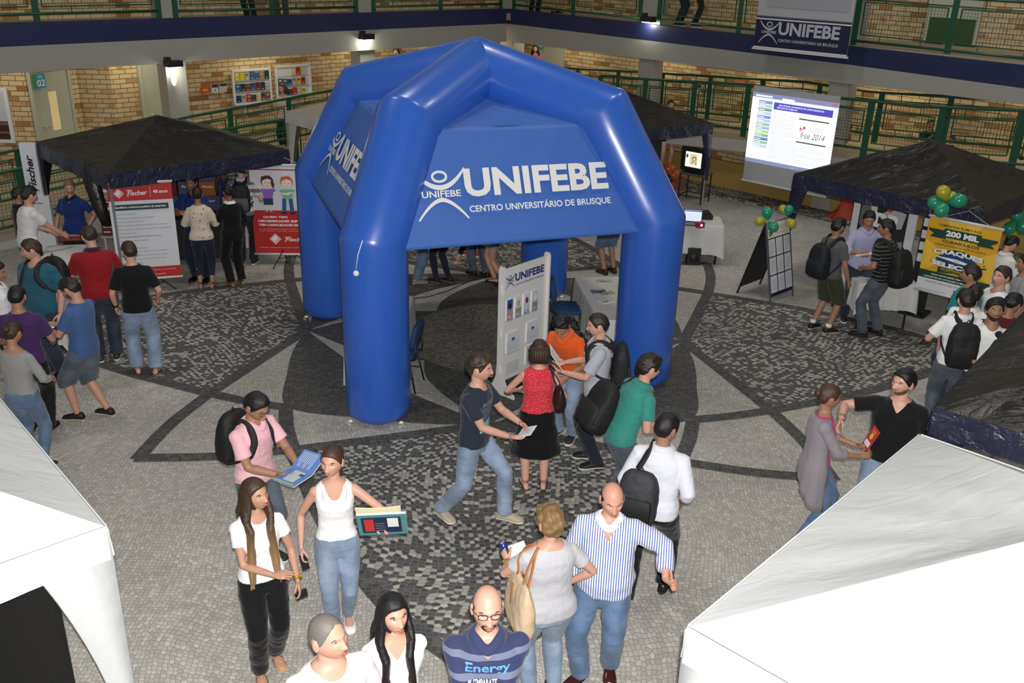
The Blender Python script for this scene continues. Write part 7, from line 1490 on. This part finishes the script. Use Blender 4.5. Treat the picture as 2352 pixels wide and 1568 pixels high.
p = Panel((-.21, -.172, .13), (1, 0, 0), (0, 0, 1)); p.rect(0, 0, .42, .34, emis('tv', 'e8ecdc', .9)); p.rect(.12, .06, .2, .24, emis('tv2', 'd8cfa8', .8)); p.disc(.23, .19, .06, emis('tv3', 'c8763c', .6)); p.disc(.23, .18, .035, emis('tv4', 'e0d8c0', .7)); p.rect(.02, .2, .05, .08, emis('dark', '4c5478', .35)); p.stroke([(.17, .08), (.22, .13)], .015, emis('dark', '4c5478')); p.stroke([(.3, .07), (.27, .12)], .015, emis('dark', '4c5478')); p.build('screen', e)
mb = MB(); mb.box((0, -.02, .012), (.42, .3, .024)); mb.build('foot', mat('tv_black', (.015, .015, .017)), e)
def laptop(label, c, yaw, col, scr):
    e = empty('laptop', c, yaw, label, 'laptop'); mb = MB(); mb.box((0, 0, .010), (.34, .24, .018)); mb.build('keyboard_base', mat('lap_'+col, col, .4), e, bevel=.003); R = Matrix.Rotation(math.radians(-18), 3, 'X'); mb = MB(); mb.box(R @ Vector((0, 0, .115))+Vector((0, .12, .015)), (.34, .010, .23), R=R); mb.build('lid', mat('lap_'+col, col), e, bevel=.003)
    p = Panel(R @ Vector((-.155, -.0065, .015))+Vector((0, .12, .015)), (1, 0, 0), R @ Vector((0, 0, 1))); p.rect(0, 0, .31, .195, scr); p.rect(0, .17, .31, .02, emis('lapbar', '4a5aa0', .6)); [p.rect(.05, .03+.025*i, .2, .004, emis('ink', 'a9adc4')) for i in range(5)]; p.build('screen', e); return e
lp = at(1583, 512, .78); laptop('dark laptop with its screen on, on the table behind the tent', (lp.x+.05, lp.y, .756), math.radians(-12), '0d0d10', emis('lap', 'ccd4ea', .7))
c = at(1597, 519, .78); mb = MB(); mb.box((0, 0, .05), (.14, .12, .10)); o = mb.build('mini_projector', mat('magenta_case', '9c2a40', .4), None, False, .01); o.location = (c.x+.08, c.y, .758); o.rotation_euler = (0, 0, .3); tag(o, 'small red projector with a glowing lens beside the laptop', 'projector'); mb = MB(); mb.ell((0, -.062, .055), (.022, .012, .022), nu=12, nv=8); mb.build('lens', emis('lens', 'ff80e0', 4), o, True)
c = at(1612, 500, .80); mb = MB(); mb.box((0, 0, .05), (.42, .30, .08)); mb.box((.0, .0, .11), (.34, .22, .05)); o = mb.build('equipment_bag', mat('bag_nylon', (.012, .012, .013), .8, bump=(12, .6)), None, False, .02); o.location = (c.x, c.y+.15, .757); tag(o, 'black equipment bag at the back of the laptop table', 'bag')
c = at(1590, 605); mb = MB(); mb.box((0, 0, .16), (.24, .22, .32)); o = mb.build('loudspeaker', mat('speaker_black', (.010, .010, .011), .6), None, False, .012); o.location = (c.x, c.y, 0); tag(o, 'small black loudspeaker on the floor under the laptop table', 'loudspeaker'); mb = MB(); mb.tube([(0, -.108, .13), (0, -.118, .13)], .08, 18); mb.build('speaker_cone', M_STAND, o, True)
c = at(1548, 425, .1); mb = MB(); mb.box((0, 0, .15), (.40, .34, .30)); o = mb.build('cardboard_box', mat('cardboard', '7a5a40', .85), None, False, .004); o.location = (c.x, c.y, 0); o.rotation_euler = (0, 0, .4); tag(o, 'brown cardboard box on the floor left of the television stand', 'box')
# stand-up poster behind the back canopy
c = at(1478, 400, 1.0); e = empty('notice_easel', (2.55, 19.6, 0), .1, 'black panel with a white paper under the back canopy', 'panel'); mb = MB(); mb.box((0, 0, .9), (.9, .04, 1.8)); mb.build('panel', M_STAND, e); mb = MB(); mb.box((-.15, -.024, 1.35), (.26, .004, .34)); mb.box((.05, -.024, 1.68), (.24, .004, .14)); mb.build('paper_notice', M_PAPER, e)
# orange cloth beside the right column
c = at(1918, 478); e = MB(); R_ = []
for z, s in ((0, 1.0), (.06, .95), (.2, .55), (.45, .40), (.8, .34), (.95, .2)): R_.append([Vector((s*.42*math.cos(t)*(1+.2*math.sin(5*t+z*9)), s*.22*math.sin(t), z)) for t in [2*math.pi*i/24 for i in range(24)]])
e.rings(R_); o = e.build('orange_cloth', mat('orange_fabric', '9c3416', .7, bump=(4, .5)), None, True); o.location = (c.x-.05, c.y-.95, 0); tag(o, 'bunched orange cloth at the wall under the right black canopy', 'cloth')

# ---- DP photo backdrop and chair at the right stand
d1, d2 = onp(1966, 455, 20.6, 'R'), onp(2112, 484, 20.6, 'R'); U_ = Vector((d2.x-d1.x, d2.y-d1.y, 0)); w_ = U_.length; U_.normalize(); N_ = Vector((U_.y, -U_.x, 0)); e = empty('photo_backdrop', (d1.x, d1.y, 0), 0, 'white framed black-and-white photo panel with letters DP under the right canopy', 'poster'); Rq = Matrix((U_, -N_, Vector((0, 0, 1)))).transposed()
mb = MB(); mb.box(U_*w_/2+Vector((0, 0, 1.05)), (w_, .05, 1.55), R=Rq); mb.build('panel', M_BWHITE, e); p = Panel(N_*.03+Vector((0, 0, .27)), U_, (0, 0, 1), N_); p.rect(w_*.11, .08, w_*.76, 1.42, mat('photo_dark', (.02, .02, .02), .5))
def blob(pts, g): p.poly([(w_*x, y) for x, y in pts], mat('photo_%s' % g, g, .5))
blob([(.13, 1.0), (.30, .85), (.40, 1.1), (.30, 1.35), (.14, 1.42)], '6c6c6c'); blob([(.5, .75), (.85, .85), (.86, .55), (.72, .40), (.55, .48)], '8f8f8f'); blob([(.52, .52), (.84, .72), (.86, .68), (.6, .45)], '3a3a3a'); blob([(.42, 1.2), (.62, 1.35), (.84, 1.3), (.80, 1.05), (.6, 1.0)], 'b4b4b4'); blob([(.16, .3), (.5, .45), (.7, .2), (.3, .1)], '4a4a4a'); blob([(.28, 1.35), (.38, 1.38), (.40, 1.05), (.32, 1.02)], 'd0d0d0')
p.text('DP', w_*.36, 1.0, .24, M_TXT, bold=.06); p.disc(w_*.58, 1.33, .05, M_PRED); p.rect(w_*.42, .90, w_*.14, .03, M_TXT); p.build('photo_print', e)
c = onp(2133, 560, 20.7, 'R'); e = empty('brochure_rack', (c.x, c.y, 0), math.radians(-40), 'black rack with four white sheets left of the yellow banner', 'rack'); mb = MB(); mb.box((0, 0, .82), (.28, .05, 1.64)); mb.box((0, 0, .02), (.4, .4, .04)); mb.build('rack_panel', M_STAND, e)
for i in range(4): mb = MB(); mb.box((-.01, -.03, 1.50-.19*i), (.23, .006, .13)); mb.build('sheet', M_BWHITE, e)
chair('blue padded chair by the table left of the yellow banner', (6.2, 14.75), math.radians(150))
c = at(2072, 560, .80); laptop('pale laptop on the right stand table, its lid seen from the front', (c.x, c.y, .756), math.radians(8), '9a9a9c', mat('screen_off', (.05, .06, .08), .2))

# ---- things at the left stand: product boxes, brochures, snack tin
def carton(px, py, z, s, col, label, grp=None, yaw=.1, txt=True):
    c = at(px, py, z); mb = MB(); mb.box((0, 0, s[2]/2), s); o = mb.build('product_box', mat('carton_'+col, col, .5), None, False, .004); o.location = (c.x, c.y, z); o.rotation_euler = (0, 0, yaw); tag(o, label, 'box', grp)
    if txt: p = Panel((-s[0]/2, -s[1]/2-.001, 0), (1, 0, 0), (0, 0, 1)); fscript(p, s[0]*.18, s[2]*.58, s[2]*.13, M_TXT, s[0]*.62); p.rect(s[0]*.3, s[2]*.42, s[0]*.45, s[2]*.03, M_TXT); p.build('box_lettering', o)
    return o
rk = empty('display_rack', (-7.05, 16.25, 0), .15, 'white rack of printed brochures behind the woman in royal blue', 'rack')
for x in (-.35, .45): mb = MB(); mb.bar((x, 0, 0), (x, 0, 1.25), .03); mb.build('upright', M_PLAST, rk)
for i, z in enumerate((.3, .62, .94, 1.2)): mb = MB(); mb.box((.05, 0, z), (.84, .32, .02)); mb.build('shelf', M_PLAST, rk)
O_ = rk.matrix_basis
for i, z in enumerate((.32, .64, .96)):
    for j in range(3):
        q = Vector((-7.05, 16.25, 0))+Matrix.Rotation(.15, 3, 'Z') @ Vector((-.22+.27*j, -.05, z)); col = ('7a1c1c', 'c8b090', 'b9b9bc', '93402a', 'd2cfc8', '5a1618', 'a89878', '8c1a1a', 'c0c0c4')[i*3+j]
        mb = MB(); mb.box((0, 0, .12), (.24, .18, .24)); o = mb.build('product_box', mat('carton_'+col, col, .5), None, False, .004); o.location = q+Vector((0, 0, .011)); o.rotation_euler = (0, 0, .15); tag(o, ('%s box on the %s shelf of the white rack, %s' % ({'7a1c1c': 'maroon', 'c8b090': 'beige', 'b9b9bc': 'pale grey', '93402a': 'rust', 'd2cfc8': 'cream', '5a1618': 'dark red', 'a89878': 'khaki', '8c1a1a': 'crimson', 'c0c0c4': 'silver grey'}[col], ('lowest', 'second', 'third')[i], ('left', 'middle', 'right')[j])), 'box', 'boxes on the white rack'); p = Panel((-.12, -.091, 0), (1, 0, 0), (0, 0, 1)); p.rect(.03, .14, .16, .05, M_TXT if j != 1 else M_PRED); p.rect(.03, .05, .12, .02, M_TXT if j != 2 else M_INK); p.build('box_lettering', o)
o = carton(190, 448, 1.21, (.34, .26, .30), '4c1214', 'large maroon box with white script standing on top of the white rack'); o.location = (-7.2, 16.2, 1.211)
cols = [('464a72', 'purple'), ('7c2620', 'brick red'), ('9c5c1c', 'orange'), ('5c1c20', 'maroon'), ('3c4468', 'slate blue')]
sb = Vector(at(430, 480, 0)); cnt = MB(); base = Vector((-5.75, 16.75, 0)); mb = MB(); mb.box((0, 0, .35), (1.6, .45, .7)); o = mb.build('white_counter', M_PLAST, None, False, .005); o.location = base; o.rotation_euler = (0, 0, .12); tag(o, 'low white counter stacked with coloured boxes under the left canopy', 'counter')
for i in range(4):
    for j in range(3 if i % 3 else 2):
        col, nm = cols[(i*2+j*3) % 5]; mb = MB(); mb.box((0, 0, .13), (.34, .28, .255)); o = mb.build('product_box', mat('carton_'+col, col, .5), None, False, .004); o.location = base+Matrix.Rotation(.12, 3, 'Z') @ Vector((-.57+.37*i, 0, .703+.26*j)); o.rotation_euler = (0, 0, .12); tag(o, '%s product box, %s in the %s stack on the white counter' % (nm, ('bottom', 'second', 'top')[j], ('leftmost', 'second', 'third', 'rightmost')[i]), 'box', 'boxes stacked on the white counter'); p = Panel((-.17, -.141, 0), (1, 0, 0), (0, 0, 1)); fscript(p, .06, .15, .035, M_TXT, .2); p.build('box_lettering', o)
c = at(101, 480, .78); mb = MB(); mb.tube([(0, 0, 0), (0, 0, .24)], .075, 20); o = mb.build('snack_tin', mat('tin_red', '8c2a20', .4, bump=(20, .3)), None, True); o.location = (-7.1, 14.35, .757) if False else (c.x, c.y, .757); tag(o, 'tall red and green snack tin at the far end of the white table', 'tin'); mb = MB()
for z in (.05, .13, .21): mb.tube([(0, 0, z), (0, 0, z+.022)], .0765, 20)
mb.build('green_band', mat('tin_green', '4c7a24', .4), o, True)
c = at(165, 545, .78); mb = MB(); mb.box((0, 0, .02), (.38, .26, .04)); mb.box((.03, .02, .055), (.34, .22, .03)); o = mb.build('leaflet_stack', mat('leaflet_mix', '8c3a34', .5), None, False, .003); o.location = (c.x, c.y, .757); o.rotation_euler = (0, 0, .2); tag(o, 'stack of red leaflets on the white table before the woman in royal blue', 'leaflets'); p = Panel((-.17, -.10, .071), (1, 0, 0), (0, 1, 0)); p.rect(.02, .02, .28, .08, M_BWHITE); p.rect(.04, .12, .2, .05, mat('mag_pale', 'b9c9cf')); p.build('printing', o)
# magazines on the tent table
for i, (px, py, col, lab) in enumerate(((1388, 645, 'b4bd94', 'pale green magazine on the tent table'), (1375, 668, '6c7890', 'blue-grey leaflet pile on the tent table'), (1395, 672, 'b0a890', 'cream leaflet pile on the tent table'), (1392, 690, 'd8d8dc', 'white leaflet on the near end of the tent table'))):
    c = at(px, py, .77); mb = MB(); mb.box((0, 0, .006), (.21, .15, .012)); o = mb.build('leaflet', mat('mg_'+col, col, .5), None, False, .002); o.location = (min(c.x, 1.55), c.y, .757); o.rotation_euler = (0, 0, .2*i); tag(o, lab, 'leaflet', None); p = Panel((-.09, -.06, .0125), (1, 0, 0), (0, 1, 0)); p.rect(.02, .02, .08, .02, M_PNAVY); p.rect(.02, .08, .12, .02, M_BWHITE); p.build('printing', o)
# cable on the floor
cb = [at(x, y) for x, y in ((775, 720), (850, 706), (935, 688), (985, 682), (1030, 668), (1065, 652), (1098, 641), (1150, 622), (1205, 600))]; mb = MB(); mb.tube([Vector((p.x, p.y, .008)) for p in cb], .007, 6); o = mb.build('power_cable', M_STAND, None, True); tag(o, 'thin black power cable snaking over the floor inside the tent', 'cable')
# black panel under the lower left canopy, laptop at the bottom edge
_e = at(115, 1310, 1.78); e = empty('black_panel', (_e.x, _e.y, 0), 0, 'tall black display panel under the white canopy at the lower left', 'panel'); dd = (Vector((-1, .25, 0))).normalized(); Rq = Matrix((dd, Vector((-dd.y, dd.x, 0)), Vector((0, 0, 1)))).transposed(); mb = MB(); mb.box(dd*.9+Vector((0, 0, .9)), (1.8, .05, 1.8), R=Rq); mb.build('board', mat('panel_black', (.004, .004, .004), .9), e)
for x in (.06, 1.74): mb = MB(); mb.box(dd*x+Vector((0, 0, .02)), (.05, .5, .04), R=Rq); mb.build('foot', M_STAND, e)
tb = at(1300, 1585, .95); e = empty('display_tablet', (tb.x, tb.y-.05, .62), math.radians(12), 'black-framed screen tilted up at the bottom edge of the photo', 'screen'); R = Matrix.Rotation(math.radians(-25), 3, 'X'); mb = MB(); mb.box((0, 0, .16), (.40, .022, .30), R=R); mb.build('frame', mat('tv_black', (.015, .015, .017)), e, bevel=.004); p = Panel(R @ Vector((-.185, -.013, -.135))+Vector((0, 0, .16)), (1, 0, 0), R @ Vector((0, 0, 1))); p.rect(0, 0, .37, .265, M_BWHITE); p.build('screen_face', e)
mb = MB(); mb.box((0, .05, .0), (.2, .18, .02)); mb.tube([(0, .06, .01), (0, .03, .15)], .015, 8); mb.build('foot', M_STAND, e)
table('white-clothed table cut off by the bottom edge of the photo', (tb.x, tb.y-.35), 0, 1.4, .6, hz=.60, cloth=.4)

# ---- boards and notices on the brick walls
def wall_board(name, label, cat, side, c, tl_, br_, draw, m=M_BWHITE, t=.04):
    A, B = onp(*tl_, c, side), onp(br_[0], br_[1], c, side); U_ = (uL if side == 'L' else uR); N_ = (nL if side == 'L' else nR); w_ = (Vector((B.x-A.x, B.y-A.y, 0))).length; z0, z1 = B.z, A.z; h_ = z1-z0; e = empty(name, (A.x, A.y, z0), 0, label, cat); Rq = Matrix((U_, -N_, Vector((0, 0, 1)))).transposed()
    mb = MB(); mb.box(U_*w_/2+Vector((0, 0, h_/2)), (w_, t, h_), R=Rq); mb.build('panel', m, e); p = Panel(N_*(t/2+.001), U_, (0, 0, 1), N_); draw(p, w_, h_); p.build('printing', e); return e, A, U_, N_, w_, h_
rng_ = random.Random(4); BC = ['7a2a20', 'b8322a', '2c5a8c', 'c8bc90', '3a3028', '4c7a3c', 'c8c020', '6c5040', '1c2c50', 'a8a8ac', '8c7a54', 'd0d0d0', '60402c', '203c2c']
BN = ['rust', 'red', 'blue', 'cream', 'dark brown', 'green', 'yellow', 'brown', 'navy', 'grey', 'tan', 'white', 'chestnut', 'dark green']
def book_board(label, tl_, br_, rows, seed, what):
    e, A, U_, N_, w_, h_ = wall_board('notice_board', label, 'notice board', 'L', LC+2.55, tl_, br_, lambda p, w, h: [p.rect(0, h*(i+1)/3-.02, w, .02, M_GREY) for i in range(2)]); rg = random.Random(seed); mb = MB(); Rq = Matrix((U_, -N_, Vector((0, 0, 1)))).transposed()
    for a, b, cc, dd_ in ((w_/2, h_, w_+.05, .05), (w_/2, 0, w_+.05, .05)): mb.box(U_*a+N_*.03+Vector((0, 0, b)), (cc, .05, dd_), R=Rq)
    for x in (0, w_): mb.box(U_*x+N_*.03+Vector((0, 0, h_/2)), (.05, .05, h_), R=Rq)
    mb.build('frame', M_BWHITE, e)
    for r, n in enumerate(rows):
        for i in range(n[0], n[1]):
            bw = w_*.115; x = w_*(.05+.135*i); z = h_*(.05+.325*r); hh_ = h_*rg.uniform(.20, .25); b = MB(); b.box(U_*bw/2+Vector((0, 0, hh_/2)), (bw, .025, hh_), R=Rq); col = rg.choice(BC); o = b.build('book', mat('book_'+col, col, .5)); o.location = Vector((A.x, A.y, A.z-h_))+U_*x+N_*.036+Vector((0, 0, z)); p = Panel(N_*.014, U_, (0, 0, 1), N_); p.rect(bw*.15, hh_*.6, bw*.6, hh_*.2, (lambda c_: mat('book_'+c_, c_, .5))(rg.choice(BC))); p.rect(bw*.2, hh_*.15, bw*.5, hh_*.08, M_BWHITE); p.build('cover_print', o)
            tag(o, '%s book cover, %s from left, %s row, %s notice board on the left gallery' % (BN[BC.index(col)], ('first', 'second', 'third', 'fourth', 'fifth', 'sixth', 'seventh')[i], ('lowest', 'middle', 'top')[r], what), 'book', 'books on the %s notice board' % what)
book_board('white notice board with three full rows of book covers, left gallery', (532, 163), (622, 232), [(0, 7), (0, 7), (0, 7)], 3, 'left'); book_board('white notice board with fewer book covers, nearer the tent', (631, 153), (713, 217), [(0, 6), (0, 6), (3, 6)], 9, 'right')
wall_board('wall_notice', 'orange notice on the brick wall left of two blue signs', 'sign', 'L', LC+2.55, (460, 199), (481, 212), lambda p, w, h: p.rect(w*.2, h*.3, w*.6, h*.3, M_YEL2), mat('notice_orange', 'c8501c', .6))
wall_board('wall_notice', 'blue and white notice with a seat drawing, left one of the pair', 'sign', 'L', LC+2.55, (485, 194), (501, 212), lambda p, w, h: (p.rect(0, h*.62, w, h*.38, M_SIGNB if False else M_PNAVY), p.disc(w*.5, h*.3, w*.18, M_INK)))
wall_board('wall_notice', 'no smoking notice with a blue heading, right one of the pair', 'sign', 'L', LC+2.55, (503, 192), (520, 210), lambda p, w, h: (p.rect(0, h*.68, w, h*.32, M_PNAVY), p.stroke([(w*.5+w*.3*math.cos(a), h*.33+w*.3*math.sin(a)) for a in [2*math.pi*i/20 for i in range(21)]], w*.06, M_PRED), p.stroke([(w*.3, h*.48), (w*.7, h*.2)], w*.06, M_PRED)))
wall_board('wall_notice', 'no smoking notice on the brick wall behind the right railing', 'sign', 'R', RC+2.95, (1596, 193), (1610, 218), lambda p, w, h: (p.rect(0, h*.68, w, h*.32, M_PNAVY), p.stroke([(w*.5+w*.3*math.cos(a), h*.33+w*.3*math.sin(a)) for a in [2*math.pi*i/20 for i in range(21)]], w*.06, M_PRED), p.stroke([(w*.3, h*.48), (w*.7, h*.2)], w*.06, M_PRED)))
# framed picture on the left brick wall
A = Vector((*pB, 0)); dW3 = Vector((dW.x, dW.y, 0)); Nw = Vector((dW3.y, -dW3.x, 0)); Rq = Matrix((dW3, -Nw, Vector((0, 0, 1)))).transposed(); e = empty('framed_picture', A-dW3*1.15+Nw*.03+Vector((0, 0, 1.15)), 0, 'white framed picture at the left edge beside the door marked 02', 'picture'); mb = MB(); mb.box(dW3*.2+Vector((0, 0, .55)), (1.1, .05, 1.15), R=Rq); mb.build('frame', M_BWHITE, e); p = Panel(-dW3*.27+Nw*.027+Vector((0, 0, .05)), dW3, (0, 0, 1), Nw); p.rect(0, 0, .94, 1.0, mat('pic_sky', 'b9c2c8', .5)); p.rect(0, 0, .94, .38, mat('pic_brown', '3a2420', .5)); p.rect(0, .3, .94, .06, mat('pic_tan', '7a5a40', .5)); p.disc(.68, .60, .06, mat('pic_red', '5a1c24', .5)); p.rect(0, .12, .94, .05, mat('pic_rust', '8c4a30', .5)); p.build('picture_print', e)
